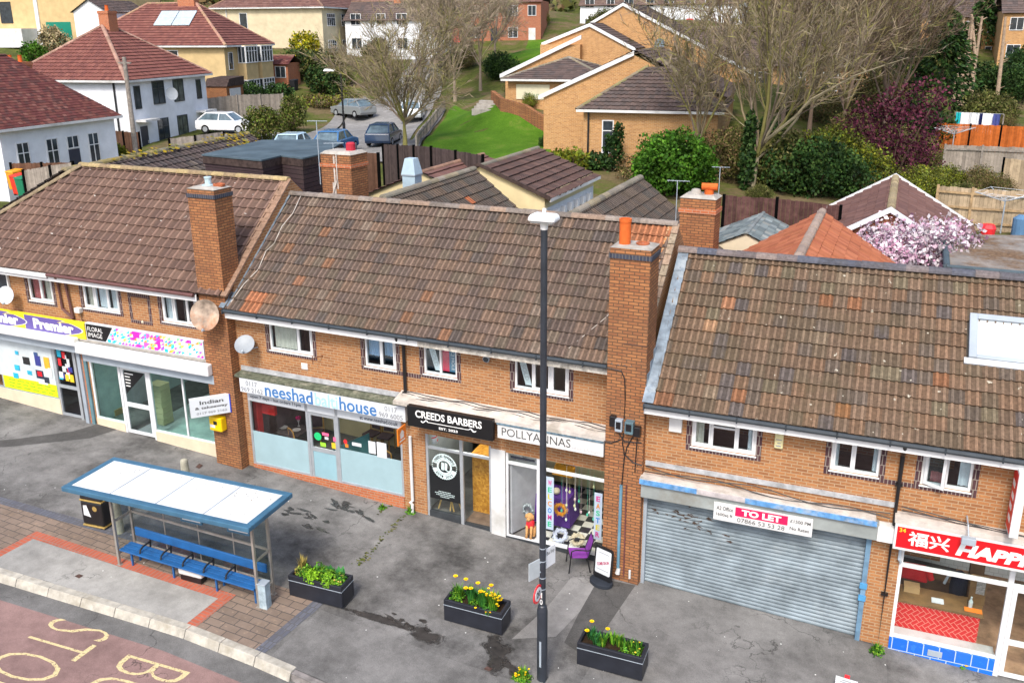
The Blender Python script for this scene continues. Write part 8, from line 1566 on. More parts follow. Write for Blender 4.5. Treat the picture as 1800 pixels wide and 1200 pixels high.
terrace_row('row of red brick terraced houses near the top centre',622,4,118,5,5.0,14,BRT,PAL_PLUM);terrace_row('white rendered house row below the red brick terrace',606,34,104,2,5.6,12,RENDERW,PAL_BK,4.2,6);terrace_row('houses with a long brown roof at the top, above the lawn',1020,8,122,4,5.4,4,RENDERW,PAL_BRN,4);terrace_row('buff houses with grey roofs in the top right corner',1622,28,100,3,6,2,BRO,PAL_BK);terrace_row('second buff house row cut by the right edge of the view',1765,20,92,3,6,2,BRO,PAL_BK);terrace_row('buff house row rising behind the dark conifer',1725,-4,118,4,6,3,BRO,PAL_BK);terrace_row('brick house row left of the top centre houses',430,-4,130,6,5,12,BRT,PAL_RED)
# --------- the side street, gardens, fences, cars and planting behind
def strip(name,mat,pix,off=.05,kind='structure',sub=8):
 """surface laid on the land, its outline surveyed from the photo"""
 P=[ath(u,v)for u,v in pix];return P
def land_sheet(name,mat,L_,R_,off=.06,n=10):
 """surface between two edge lines on the land"""
 def res(p):
  p=np.array(p,float);s=np.r_[0,np.cumsum(np.hypot(*np.diff(p,axis=0).T))];q=np.linspace(0,s[-1],n*4);return np.c_[np.interp(q,s,p[:,0]),np.interp(q,s,p[:,1])]
 A,B=res(L_),res(R_);mb=MB();m_=8
 V=[[(a*(1-k/m_)+b*k/m_)for k in range(m_+1)]for a,b in zip(A,B)]
 pts=[(p[0],p[1],H(p[0],p[1])+off)for row in V for p in row];mb.add(pts,[(i*(m_+1)+k,i*(m_+1)+k+1,(i+1)*(m_+1)+k+1,(i+1)*(m_+1)+k)for i in range(len(V)-1)for k in range(m_)]);o=mb.build(name,mat,kind='structure',smooth=True);return o
g2=lambda*uv:[ath(u,v)[:2]for u,v in uv]
PAVG=asphalt('side_pavement',.22,patchy=.25);SROAD=asphalt('side_road',.24,patchy=.25)
land_sheet('side_road',SROAD,g2((560,290),(575,245),(610,205),(650,180),(690,150),(720,120),(745,95)),g2((690,290),(705,262),(735,225),(760,195),(775,165),(780,130),(785,100)),.10)
land_sheet('side_pavement',PAVG,g2((700,285),(712,262),(742,225),(767,195)),g2((728,285),(738,262),(762,228),(784,195)),.14)
land_sheet('side_pavement',PAVG,g2((520,250),(550,235),(590,205),(640,172)),g2((552,262),(573,243),(608,205),(650,178)),.16)
land_sheet('lawn',LAWN,g2((735,300),(742,262),(770,225),(790,195),(800,188)),g2((975,300),(965,255),(958,238),(900,200),(850,190)),.12)
land_sheet('lawn',LAWN,g2((850,128),(890,100),(930,70)),g2((905,128),(960,100),(1000,75)),.12)
land_sheet('yard',SROAD,g2((0,345),(0,300),(40,290)),g2((120,345),(110,310),(110,290)),.12)
land_sheet('driveway',asphalt('drive_gravel',.26,patchy=.3,tint=(1,.95,.88)),g2((215,300),(300,262),(365,238),(430,222)),g2((440,330),(480,280),(505,258),(520,240)),.08)
def fence(label,pix,h,mat,post=None,gap=.0,panel=1.8,rails=0,name='fence',drop=0.0,boards=True):
 P=[np.array(p,float)if len(p)==3 else ath(*p)for p in pix];t=thing(name,label,'fence',tuple(P[0]));mb=MB();pm=MB();rg=random.Random(len(label))
 for a,b in zip(P,P[1:]):
  L_=float(np.hypot(*(b-a)[:2]));d=(b-a)/L_;nrm=np.array([-d[1],d[0],0]);k=max(1,int(L_/.15))if boards else 1
  for i in range(k):
   if gap and i%2:continue
   p,q=a+d*(L_*i/k+.004),a+d*(L_*(i+1)/k-.004);dz=rg.uniform(-.02,.02)+drop;o=rg.uniform(0,.012);f=rg.uniform(.75,1.2)
   pp,qq=p+nrm*o,q+nrm*o;mb.hexa([pp-[0,0,.4],qq-[0,0,.4],qq+nrm*.025-[0,0,.4],pp+nrm*.025-[0,0,.4],pp+[0,0,h+dz],qq+[0,0,h+dz],qq+nrm*.025+[0,0,h+dz],pp+nrm*.025+[0,0,h+dz]],0,(f,f,f*.98))
  n=max(1,int(L_/panel))
  for i in range(n+1 if b is P[-1]else n):p=a+d*(L_*i/n);pm.box(p[0]-.05,p[0]+.05,p[1]-.07,p[1]+.03,p[2]-.4,p[2]+h+.06)
  for r_ in range(rails if boards else 0):z=h*(.15+.7*r_/max(1,rails-1));pm.hexa([a-nrm*.07+[0,0,z],b-nrm*.07+[0,0,z],b-nrm*.03+[0,0,z],a-nrm*.03+[0,0,z],a-nrm*.07+[0,0,z+.09],b-nrm*.07+[0,0,z+.09],b-nrm*.03+[0,0,z+.09],a-nrm*.03+[0,0,z+.09]])
 mb.build('boards',mat,t);each(pm,'post',post or mat,t);return t
def wood(name,col,var=.3):
 m,nt,p=_new(name);v=coords(nt);a=N(nt,'ShaderNodeAttribute',attribute_name='Col');c=mixc(nt,1.0,mixc(nt,1.0,col,a.outputs['Color'],'MULTIPLY'),ramp(nt,noise(nt,v,4,5,.7),[(.3,(1-var,)*3),(.7,(1+var*.5,)*3)]),'MULTIPLY');nt.links.new(c,p.inputs['Base Color']);p.inputs['Roughness'].default_value=.9;MATS[name]=m;return m
WG=wood('weathered_boards',(.30,.26,.225));WDK=wood('dark_boards',(.085,.062,.058));WOR=wood('orange_boards',(.50,.13,.03));WLT=wood('pale_boards',(.44,.34,.23));WBR=wood('brown_boards',(.14,.075,.05))
fence('dark brown close-boarded fence between the lawn and the workshops',[atd(676,312,46),atd(760,324,41),atd(850,346,37)],1.7,WDK);fence('weathered grey board fence between the white and beige houses',[(365,215),(420,208),(500,205)],1.8,WG,WOODF);fence('low weathered fence in front of the white house',[(300,268),(345,262),(395,254)],.85,WG);fence('short dark fence beside the white house side wall',[(203,272),(222,275),(250,278)],1.6,WBR);fence('reddish brown fence panel behind the bins',[atd(26,330,48),atd(80,330,47),atd(132,330,46)],1.3,WBR);fence('grey timber gate and screen in front of the white cottage',[atd(48,345,45),atd(95,338,44),atd(135,332,43.5)],1.3,WG)
fence('brushwood screen fence below the big bare tree',[atd(1268,424,33),atd(1360,430,32.5),atd(1470,445,32)],1.7,wood('brushwood',(.11,.055,.05),.5));fence('bright orange-brown fence under the washing line',[(1640,262),(1700,266),(1810,272)],1.7,WOR);fence('grey panel fence below the orange one',[(1655,308),(1720,312),(1810,316)],1.7,WG,WOODF,rails=2);fence('brown panel fence behind the bushes at the right',[(1755,345),(1810,350)],1.9,WLT);fence('pale timber fence with rails behind the flat roof',[(1640,398),(1700,404),(1810,412)],1.75,WLT,WOODL,rails=3)
fence('low timber post and rail fence beside the lawn and pavement',[(733,266),(750,240),(768,215),(782,196)],.95,WG,WOODF,gap=1,rails=2);fence('low dark fence and gate behind the white-streaked stack',[atd(632,325,38),atd(668,330,37)],1.4,WBR)
t=thing('garden_wall','stepped brown brick garden wall between the lawn and the flats','wall',tuple(ath(865,195)));P=[ath(*p)for p in((863,185),(880,202),(920,212),(958,235))];mb=MB()
for a,b in zip(P,P[1:]):n=np.array([-(b-a)[1],(b-a)[0],0]);n/=np.linalg.norm(n);mb.hexa([a-[0,0,.5],b-[0,0,.5],b+n*.3-[0,0,.5],a+n*.3-[0,0,.5],a+[0,0,1.0],b+[0,0,1.0],b+n*.3+[0,0,1.0],a+n*.3+[0,0,1.0]])
mb.build('brickwork',BRC,t)
mb=MB();a=ath(858,196)
for k in range(4):mb.box(a[0]-1.2,a[0]+.3,a[1]-.2+.4*k,a[1]+.3+.4*k,a[2]-.3,a[2]+.15+.17*k)
tag(mb.build('steps',CONC,org=tuple(a)),'short flight of grey steps beside the stepped brick wall','steps')
def car(label,pos,heading,paint_col,group='cars on the side street',L_=4.2,W_=1.75,hatch=True):
 key='car_%.2f_%.2f_%.2f'%paint_col;pm=MATS.get(key)or plain(key,paint_col,.25,.04,1,coat=.6)
 t=local('parked_car',label,'car',pos,heading,group);hw=W_/2
 prof=[(-L_/2,.35),(-L_/2+.05,.75),(-L_/2+.55,.86),(-L_/2+1.15,.93),(L_/2-.55,.98),(L_/2-.05,.92),(L_/2,.45),(L_/2-.1,.25),(-L_/2+.1,.22)]
 mb=MB();n=len(prof);mb.add([(x,y,z)for y in(-hw,hw)for x,z in prof],[tuple(range(n))[::-1],tuple(range(n,2*n))]+[(i,(i+1)%n,(i+1)%n+n,i+n)for i in range(n)][:n]);b=mb.build('body',pm,t,bevel=.06)
 g=[(-L_/2+1.1,.92),(-L_/2+1.75,1.42),(L_/2-.85,1.46),(L_/2-.2,.95)];mb=MB();y0,y1=hw-.08,hw-.24
 mb.hexa([(g[0][0],-y0,.92),(g[3][0],-y0,.95),(g[3][0],y0,.95),(g[0][0],y0,.92),(g[1][0],-y1,1.42),(g[2][0],-y1,1.45),(g[2][0],y1,1.45),(g[1][0],y1,1.42)]);mb.build('windows',DPANEB,t)
 mb=MB();mb.hexa([(g[1][0]-.05,-y1-.02,1.415),(g[2][0]+.1,-y1-.02,1.445),(g[2][0]+.1,y1+.02,1.445),(g[1][0]-.05,y1+.02,1.415),(g[1][0]+.1,-y1+.1,1.50),(g[2][0]-.05,-y1+.1,1.51),(g[2][0]-.05,y1-.1,1.51),(g[1][0]+.1,y1-.1,1.50)])
 for sy in(-1,1):
  for q0,q1 in((0,1),(3,2)):mb.tube([(g[q0][0],sy*(y0),g[q0][1]),(g[q1][0],sy*y1,g[q1][1])],.05,5)
  mb.tube([(.25,sy*y0,.93),(.2,sy*y1,1.44)],.05,5)
 mb.build('roof',pm,t)
 for sx in(-L_/2+.8,L_/2-.8):
  for sy in(-1,1):mb=MB();mb.tube([(sx,sy*(hw-.2),.31),(sx,sy*(hw+.01),.31)],.31,14);w_=mb.build('wheel',MATS.get('tyre')or plain('tyre',(.015,.015,.016),.8,.1),t);mb=MB();mb.tube([(sx,sy*(hw+.0),.31),(sx,sy*(hw+.02),.31)],.19,10);mb.build('rim',ALU,w_)
 for sy in(-1,1):mb=MB();mb.box(-L_/2-.01,-L_/2+.25,sy*(hw-.38),sy*(hw-.06),.62,.76);mb.build('headlight',PAPER,t)
 mb=MB();mb.box(-L_/2-.03,-L_/2+.1,-.5,.5,.30,.50,0);mb.box(-L_/2-.035,-L_/2,-.26,.26,.42,.53,1);mb.build('grille',[BLACK,PAPER],t);return t
def road_at(u,v):p=ath(u,v);return(p[0],p[1],p[2]+.12)
car('dark navy car facing the camera on the side street',road_at(676,256),R(-72),(.02,.045,.10));car('bright blue car half hidden by the felt roof',road_at(592,272),R(-75),(.05,.16,.36));car('pale blue car behind the felt roof, left of the blue one',road_at(520,276),R(-72),(.45,.60,.70));car('white car on the drive beside the white house',road_at(400,236),R(-165),(.78,.79,.80));car('silver car parked at the kerb behind the bare tree',road_at(727,212),R(-68),(.62,.66,.68));car('grey car parked across the street from the silver one',road_at(622,208),R(-20),(.22,.235,.24))
car('pale grey car parked near the red brick terrace',road_at(680,85),R(20),(.7,.7,.72))
def wheelie(label,p,col,head=0.0,s=1.0):
 k='bin_%.2f_%.2f_%.2f'%col;mt=MATS.get(k)or plain(k,col,.5,.08);t=local('wheelie_bin',label,'bin',p,head,'bins behind the terrace');mb=MB();mb.hexa([(-.24*s,-.28*s,.05),(.24*s,-.28*s,.05),(.24*s,.25*s,.05),(-.24*s,.25*s,.05),(-.29*s,-.35*s,.98*s),(.29*s,-.35*s,.98*s),(.29*s,.3*s,.98*s),(-.29*s,.3*s,.98*s)]);mb.build('body',mt,t,bevel=.03);mb=MB();mb.hexa([(-.31*s,-.38*s,.98*s),(.31*s,-.38*s,.98*s),(.31*s,.33*s,.98*s),(-.31*s,.33*s,.98*s),(-.28*s,-.34*s,1.04*s),(.28*s,-.34*s,1.04*s),(.28*s,.3*s,1.1*s),(-.28*s,.3*s,1.1*s)]);mb.build('lid',mt,t)
wheelie('red bin at the left edge beside the grey timber gate',atd(38,342,46.5),(.65,.04,.02));wheelie('orange bin behind the red one at the left edge',atd(31,334,47.5),(.75,.32,.02));wheelie('green bin between the red bin and the timber gate',atd(47,346,46),(.01,.18,.09));wheelie('dark bin beside the white house door',ath(377,222),(.03,.04,.05));wheelie('black bin beside the red brick porch',ath(518,160),(.02,.02,.025))
t=local('utility_pole','grey wooden utility pole in front of the white house corner','pole',ath(241,283)+[0,0,-.2],0);mb=MB();mb.lathe(0,0,[(.17,0),(.12,6.6)],10);mb.build('post',WOODF,t);mb=MB();mb.box(-.5,.5,-.05,.05,6.2,6.3);mb.build('crossarm',WOODF,t)
t=local('street_lamp','black street lamp with a white head on the side street','street lamp',ath(606,246),R(180));mb=MB();mb.lathe(0,0,[(.11,0),(.10,1.2),(.07,1.3),(.055,4.6)],10);mb.tube([(0,0,4.55),(.15,0,4.75),(.6,0,4.85)],.045,6);mb.build('post',BLACK,t);mb=MB();mb.hexa([(.5,-.14,4.8),(1.4,-.14,4.8),(1.4,.14,4.8),(.5,.14,4.8),(.55,-.1,4.95),(1.3,-.1,4.95),(1.3,.1,4.95),(.55,.1,4.95)]);mb.build('lantern',INKW,t)
def airer(label,u,v,s=1.0):
 t=local('rotary_airer',label,'clothes airer',ath(u,v),.4,'rotary clothes airers');mb=MB();mb.tube([(0,0,0),(0,0,1.5)],.03,6);[mb.tube([(0,0,1.35),(1.3*math.cos(a),1.3*math.sin(a),1.75)],.018,5)for a in(0,1.571,3.142,4.712)];mb.build('frame',GREYM,t);mb=MB()
 for r_ in(.5,.8,1.05,1.28):
  z=1.35+.4*r_/1.3;P=[(r_*math.cos(a),r_*math.sin(a),z)for a in(0,1.571,3.142,4.712,0)];mb.tube(P,.008,4)
 mb.build('line',PAPER,t)
airer('rotary clothes airer behind the flat roof at the right',1758,412);airer('rotary airer in front of the orange fence',1672,275)
wl=[ath(1678,262),ath(1748,266)];zw=2.35
for k,(f,w,h,c,lab)in enumerate(((.04,.55,1.1,(.02,.42,.45),'turquoise cloth, leftmost on the washing line'),(.22,.8,.9,(.8,.8,.82),'white sheet second along the washing line'),(.42,.7,1.2,(.75,.8,.85),'white towel in the middle of the washing line'),(.60,.4,.8,(.02,.03,.12),'navy cloth on the washing line'),(.76,.8,1.3,(.82,.84,.88),'long white sheet near the right end of the washing line'),(.93,.4,.9,(.08,.1,.3),'dark blue cloth at the right end of the washing line'))):
 p=wl[0]+(wl[1]-wl[0])*f;key='cloth%d'%k;mb=MB();n=6;mb.add([(p[0]-w/2+w*i/n,p[1]+.06*math.sin(i*2.1+k),p[2]+zw-hh)for hh in(0,h)for i in range(n+1)],[(i,i+1,n+2+i,n+1+i)for i in range(n)]);tag(mb.build('laundry',plain(key,c,.9,.06),org=tuple(p+[0,0,zw])),lab,'laundry','washing on the line')
t=thing('washing_line','washing line strung above the orange fence','washing line',tuple(wl[0]));mb=MB();a,b=wl[0]+(wl[0]-wl[1])*.1,wl[1]+(wl[1]-wl[0])*.1;mb.tube([a,a+[0,0,zw]],.04,6);mb.tube([b,b+[0,0,zw]],.04,6);mb.build('post',WOODF,t);mb=MB();mb.tube([a+[0,0,zw],b+[0,0,zw]],.01,4);mb.build('line',PAPER,t)
p=ath(1735,416);mb=MB();mb.lathe(p[0],p[1],[(.25,p[2]),(.3,p[2]+.35),(.22,p[2]+.5)],12);tag(mb.build('garden_tub',REDS,org=tuple(p)),'bright red tub on the grass behind the flat roof','tub')
p=ath(1789,418);mb=MB();mb.lathe(p[0],p[1],[(.28,p[2]),(.28,p[2]+.8),(.1,p[2]+.95)],12);tag(mb.build('water_butt',plain('butt_blue',(.10,.2,.34),.6,.1),org=tuple(p)),'blue water butt on the grass at the right edge','water butt')
p=ath(1440,322);mb=MB();mb.box(p[0]-.35,p[0]+.35,p[1]-.3,p[1]+.3,p[2],p[2]+1.9);tag(mb.build('compost_bin',plain('sage_plastic',(.18,.34,.28),.7,.2,3),org=tuple(p),bevel=.15),'tall sage green garden bin under the big bare tree','bin');p=ath(1690,305);mb=MB();mb.lathe(p[0],p[1],[(.45,p[2]),(.38,p[2]+1.1),(.2,p[2]+1.4)],12);tag(mb.build('compost_bin',MATS['sage_plastic'],org=tuple(p)),'round sage green compost bin by the grey panel fence','bin')
# ---- trees
def bare_tree(label,base,h,seed,cols,r0=.25,tl=.2,lean=(0,0),k1=9,k2=7,k3=5,spread=.75,twigs=9000,tw=.012,group='bare winter trees',tlen=1.0):
 """short stem, a fan of long limbs, branchlets and a haze of fine twigs"""
 rg=np.random.default_rng(seed);t=local('bare_tree',label,'tree',base,0,group);tr,cr=MB(),MB();ends=[]
 def limb(mb,p,d,L_,r,n,sides,up,wob):
  pts=[p];dd=d
  for i in range(n):dd=dd+rg.normal(0,wob,3)+np.array([0,0,up]);dd/=np.linalg.norm(dd);pts.append(pts[-1]+dd*L_/n)
  c=cols[int(rg.integers(len(cols)))];f=rg.uniform(.8,1.25);mb.tube(pts,[r*(1-.7*i/n)for i in range(n+1)],sides,0,tuple(x*f for x in c),caps=False);return pts
 def side(d,sp,az):
  ref=np.array([0,0,1.])if abs(d[2])<.9 else np.array([1.,0,0]);a=np.cross(d,ref);a/=np.linalg.norm(a);b=np.cross(d,a);q=d+(a*math.cos(az)+b*math.sin(az))*sp;return q/np.linalg.norm(q)
 d0=np.array([lean[0]*.6,lean[1]*.6,1.]);d0/=np.linalg.norm(d0);T=limb(tr,np.array([0,0,-.3]),d0,h*tl+.3,r0,4,9,0,.03)
 for i in range(k1):
  f=rg.uniform(.72,1);p=T[0]+(T[-1]-T[0])*f;az=6.283*i/k1+rg.uniform(-.3,.3);q=side(d0,spread*rg.uniform(.35,1.3),az)+np.array([lean[0],lean[1],0])*.8;q/=np.linalg.norm(q);A=limb(tr,p,q,h*rg.uniform(.5,.78)*(1-tl)*1.15,r0*rg.uniform(.28,.5),7,5,.03,.11)
  for j in range(k2):
   x=rg.uniform(.15,1)*7;i0=min(int(x),6);p=A[i0]+(A[i0+1]-A[i0])*(x-i0);dd=A[i0+1]-A[i0];dd/=np.linalg.norm(dd);B=limb(cr,p,side(dd,rg.uniform(.3,.8),rg.uniform(0,6.28)),h*rg.uniform(.14,.30),r0*.13,5,4,.06,.10)
   for k in range(k3):
    x=rg.uniform(.1,1)*5;i1=min(int(x),4);p=B[i1]+(B[i1+1]-B[i1])*(x-i1);e=B[i1+1]-B[i1];e/=np.linalg.norm(e);Cc=limb(cr,p,side(e,rg.uniform(.3,1.0),rg.uniform(0,6.28)),h*rg.uniform(.07,.17),max(tw*1.2,r0*.05),3,3,.06,.12);ends+=[(Cc[m_],Cc[m_+1])for m_ in range(3)]
   ends+=[(B[m_],B[m_+1])for m_ in range(1,5)]
 S_=np.array(ends);ix=rg.integers(0,len(S_),twigs);f=rg.uniform(0,1,(twigs,1));P0=S_[ix,0]*(1-f)+S_[ix,1]*f;D=S_[ix,1]-S_[ix,0];D/=np.linalg.norm(D,axis=1,keepdims=True)+1e-9;D=D+rg.normal(0,.6,(twigs,3))+np.array([0,0,.22]);D/=np.linalg.norm(D,axis=1,keepdims=True);Ln=rg.uniform(.3,1.0,(twigs,1))*tlen;side_=np.cross(D,rg.normal(0,1,(twigs,3)));side_/=np.linalg.norm(side_,axis=1,keepdims=True)+1e-9;w_=tw*rg.uniform(.6,1.2,(twigs,1))
 V=np.stack([P0-side_*w_,P0+side_*w_,P0+D*Ln*.55+side_*w_*.8,P0+D*Ln+rg.normal(0,.04,(twigs,3))],1).reshape(-1,3);o=len(cr.v);cr.v.extend(map(tuple,V.tolist()))
 for q in range(twigs):a=o+4*q;cr.f+=[[a,a+1,a+2],[a,a+2,a+3]];c=cols[q%len(cols)];cr.m+=[0,0];cr.c+=[c,c]
 tr.build('trunk',BRKV,t);cr.build('crown',BRKV,t);return t
BRKV=vcol('bark_tones',.95,.25,4,bmp=0)
OLV=[(0.232,0.183,0.110),(0.268,0.213,0.140),(0.232,0.213,0.073),(0.256,0.220,0.146),(0.195,0.152,0.116)];GRYT=[(0.336,0.266,0.203),(0.280,0.224,0.175),(0.364,0.294,0.224),(0.294,0.266,0.140)];BRNT=[(0.194,0.138,0.100),(0.237,0.169,0.125),(0.169,0.125,0.100),(0.213,0.175,0.081)]
bare_tree('broad bare tree beside the dark navy car and the lawn',ath(712,264),9.6,3,OLV,.2,.22,(.05,0),13,7,9,1.15,9000,.0055)
bare_tree('great bare tree with an ivy-clad stem, right of the buff brick block',ath(1318,335),15.5,7,OLV,.22,.15,(.22,.1),13,7,9,.95,9000,.0055)
bare_tree('smaller bare tree in front of the buff brick corner',ath(1222,318),10.5,9,OLV,.16,.22,(.05,0),7,6,7,.6,4000,.006)
def grove(protos,spots):
 """several shapes of tree, each set out again with its own turn and size"""
 for k,(u,v,s_,kind,lab)in enumerate(spots):
  b=ath(u,v);pr=protos[kind][k%len(protos[kind])]
  if isinstance(pr,dict):pr=protos[kind][k%len(protos[kind])]=pr['make'](lab,b)
  else:dup(pr,b,k*1.3,lab,s_)
mk=lambda*a:{'make':lambda lab,b:bare_tree(lab,b,*a)}
grove({'b':[mk(17,31,BRNT,.2,.2,(0,0),12,7,8,.42,10000,.009),mk(17,32,BRNT,.2,.16,(.05,0),11,7,8,.5,10000,.009)],'g':[mk(12.5,33,GRYT,.19,.2,(0,0),9,6,8,.6,7000,.009),mk(12.5,34,GRYT,.19,.25,(0,0),8,6,8,.5,7000,.009)]},((1480,268,1,'b','tall brown bare tree behind the great tree, centre of the thicket'),(1545,262,1,'b','tall brown bare tree at the right end of the thicket'),(800,178,1,'g','bare tree beside the steps at the top of the lawn'),(845,160,1,'g','bare tree left of the brown entrance roof'),(1420,255,1,'b','tall bare tree between the great tree and the brown ones'),(1375,215,.95,'b','tall bare tree behind the long buff wing'),(765,150,1,'g','bare tree on the far kerb of the side street'),(870,118,1,'g','bare tree above the brown entrance roof'),(1260,110,.85,'b','bare tree behind the big roof of the flats'),(1510,150,1,'b','bare tree high on the slope behind the thicket'),(1440,130,1,'b','bare tree high on the slope left of the thicket'),(260,62,.55,'b','small bare tree on the bank behind the white roof')))
def leaf_crown(mb,ells,n,s,cols,rg):
 tot=sum(e[3]*e[4]*e[5]for e in ells)
 for(cx,cy,cz,rx,ry,rz_)in ells:
  k=int(n*(rx*ry*rz_)/tot)
  for _ in range(k):
   d=rg.normal(0,1,3);d/=np.linalg.norm(d);rad=rg.uniform(.4,1.1)**.6*(1+.22*math.sin(d[0]*7+cx*3)*math.sin(d[1]*6+1));p=np.array([cx,cy,cz])+d*rad*np.array([rx,ry,rz_]);a=rg.normal(0,1,3);a/=np.linalg.norm(a);b=np.cross(a,rg.normal(0,1,3));b/=np.linalg.norm(b)+1e-9;q=s*rg.uniform(.5,1.4);cl=.72+.5*(math.sin(p[0]*2.3+cy)*math.sin(p[1]*2.1)*math.sin(p[2]*2.7+1));c=cols[int(rg.integers(len(cols)))];f=cl*rg.uniform(.7,1.3)
   mb.quad(p-a*q,p-b*q*.7,p+a*q,p+b*q*.7,0,tuple(max(.004,x*f)for x in c))
DG=[(.025,.065,.015),(.04,.09,.02),(.02,.05,.015),(.06,.11,.025)];LG=[(.05,.15,.012),(.075,.20,.015),(.035,.10,.01),(.11,.24,.025)];YG=[(.22,.26,.02),(.16,.22,.03),(.28,.28,.03)];YEL=[(.62,.50,.01),(.52,.46,.02),(.3,.32,.03)];PUR=[(.10,.022,.045),(.14,.03,.06),(.07,.018,.035),(.17,.05,.07)];OLG=[(.11,.13,.03),(.15,.16,.04),(.08,.10,.025),(.18,.16,.06)];HED=[(.10,.15,.02),(.14,.17,.03),(.17,.15,.05),(.08,.11,.02)];BRW=[(.20,.13,.06),(.25,.17,.08),(.15,.11,.05),(.14,.14,.04)];STR=[(.50,.40,.24),(.42,.33,.18),(.34,.3,.14)]
def shrub(name,label,cat,base,ells,n,s,cols,seed=1,trunk=0.0,group=None,core=None,stems=8):
 t=local(name,label,cat,base,0,group);rg=np.random.default_rng(seed);mb=MB();leaf_crown(mb,ells,n,s,cols,rg);mb.build('foliage' if cat!='tree' else 'crown',LEAF,t);mb=MB();e=ells[0]
 for k in range(stems):th=6.28*k/stems;q=ells[k%len(ells)];mb.tube([(.1*math.cos(th),.1*math.sin(th),-.2),(q[0]*.6+q[3]*.3*math.cos(th),q[1]*.6+q[4]*.3*math.sin(th),q[2]*.6),(q[0]+q[3]*.6*math.cos(th),q[1]+q[4]*.6*math.sin(th),q[2]+q[5]*.3)],[max(.04,trunk),.03,.012],5,0,(.14,.10,.07),caps=False)
 mb.build('stems' if cat!='tree' else 'trunk',BRKV,t);return t
shrub('bush','glossy bright green laurel bush in front of the buff brick block','bush',ath(1180,345),[(0,0,1.6,1.9,1.6,1.5),(-1.0,0,1.2,1.0,1.1,1.1),(1.1,.1,1.3,1.1,1.1,1.2),(.3,0,2.4,1.1,1,.8)],13000,.085,LG,2)
shrub('bush','ivy bush climbing below the tall window of the buff block','bush',ath(1072,305)+[0,.4,0],[(0,0,1.0,.55,.45,1.0),(.3,0,2.0,.35,.3,.7),(-.9,0,.5,.7,.5,.5)],1800,.10,DG,3);shrub('bush','low yellow-green hedge beside the corner of the buff block','bush',ath(1005,298),[(0,0,.5,1.2,.7,.6),(-1.2,0,.4,.8,.6,.5)],1500,.10,YG,4);shrub('bush','dry brown bramble between the ivy bush and the laurel','bush',ath(1120,318),[(0,0,.6,1.3,.8,.8),(1.0,0,.4,.9,.6,.6)],1400,.06,BRW,5)
shrub('clipped_hedge','rounded olive hedge at the junction behind the felt roof','hedge',ath(463,250),[(0,0,1.2,1.5,1.2,1.25),(.3,0,1.6,1.2,1.0,.9)],3200,.09,HED,6,group='hedges beyond the white house');shrub('clipped_hedge','taller olive bush right of the rounded hedge','hedge',ath(513,232),[(0,0,1.0,1.1,1.0,1.0),(.3,0,2.0,1.0,.9,.8)],2400,.09,HED,7,group='hedges beyond the white house');shrub('clipped_hedge','dark clipped hedge below the left bay window','hedge',ath(437,183),[(0,0,.9,2.0,.9,.9)],2200,.10,DG,8,group='hedges beyond the white house');shrub('clipped_hedge','dark round hedge below the right bay window','hedge',ath(492,178),[(0,0,.8,1.4,.9,.8)],1600,.10,DG,9,group='hedges beyond the white house')
shrub('clipped_hedge','broad green hedge right of the beige bay-windowed house','hedge',ath(530,140),[(0,0,1.6,2.6,1.4,1.5),(2.0,.5,1.5,1.6,1.2,1.4)],3200,.14,OLG+DG,10,group='hedges beyond the white house');shrub('bush','bright yellow forsythia below the pale beige house','bush',ath(532,102),[(0,0,1.4,1.5,1.2,1.3),(1.4,0,1.5,1.0,.9,1.2)],2200,.13,YEL+YG[:1],11);shrub('bush','dark spiky shrub in the garden above the hedges','bush',ath(565,165),[(0,0,1.3,1.7,1.2,1.3),(1.6,0,1.0,1.2,1,1.0)],2400,.13,DG+OLG[:1],12);shrub('bush','low yellow-green bush by the street pavement','bush',ath(560,190),[(0,0,.6,2.2,1,.6),(2,1,.6,1.6,.9,.6)],1600,.10,YG+BRW,13)
shrub('bush','tall pale pampas grass between the cream house and white roof','bush',ath(97,92),[(0,0,1.2,2.0,1.2,1.3),(-.4,0,2.0,1.4,.9,.9)],1800,.14,STR,14);shrub('bush','green bush left of the pampas grass','bush',ath(60,108),[(0,0,1.0,1.6,1.1,1.1)],1200,.13,LG,15);shrub('bush','bright green shrub beside the low fence of the white house','bush',ath(207,280),[(0,0,.5,.6,.5,.5)],600,.09,YG,16)
t=shrub('tree','purple-leaved tree left of the orange fence','tree',ath(1560,330),[(0,0,3.0,2.3,1.8,1.9),(1.0,0,4.6,1.7,1.4,1.2),(-1.2,0,3.3,1.5,1.2,1.3),(.6,0,1.7,1.8,1.4,1.2)],4200,.085,PUR,17,.07,stems=14)
t=local('magnolia_tree','magnolia covered in pink and white blossom beside the red roofs','tree',(6.15,11.4,3.6));rg=np.random.default_rng(5);mb=MB();E=[(0,0,2.3,1.7,1.6,.9),(-.9,-.3,2.2,1.0,1.1,.9),(1.0,.6,2.6,1.1,1.1,.75),(.2,-.9,1.8,1.3,.9,.9),(-.6,.8,2.6,1.0,.9,.7)]
leaf_crown(mb,E,8000,.07,[(.82,.66,.74),(.86,.78,.82),(.70,.44,.57),(.87,.83,.85),(.80,.60,.70),(.55,.30,.42)],rg);mb.build('blossom',LEAF,t);mb=MB()
for k in range(26):th=6.28*k/26;e=E[k%5];mb.tube([(0,0,-.5),(e[0]*.5,e[1]*.5,1.0),(e[0]+e[3]*.8*math.cos(th),e[1]+e[4]*.8*math.sin(th),e[2]+.2)],[.08,.045,.012],5,0,(.12,.09,.07),caps=False)
mb.build('trunk',BRKV,t);mb=MB();leaf_crown(mb,[(-.2,-1.5,1.2,.8,.4,.4),(.6,-1.4,1.3,.4,.3,.3)],420,.07,YG,rg);mb.build('new_leaves',LEAF,t)
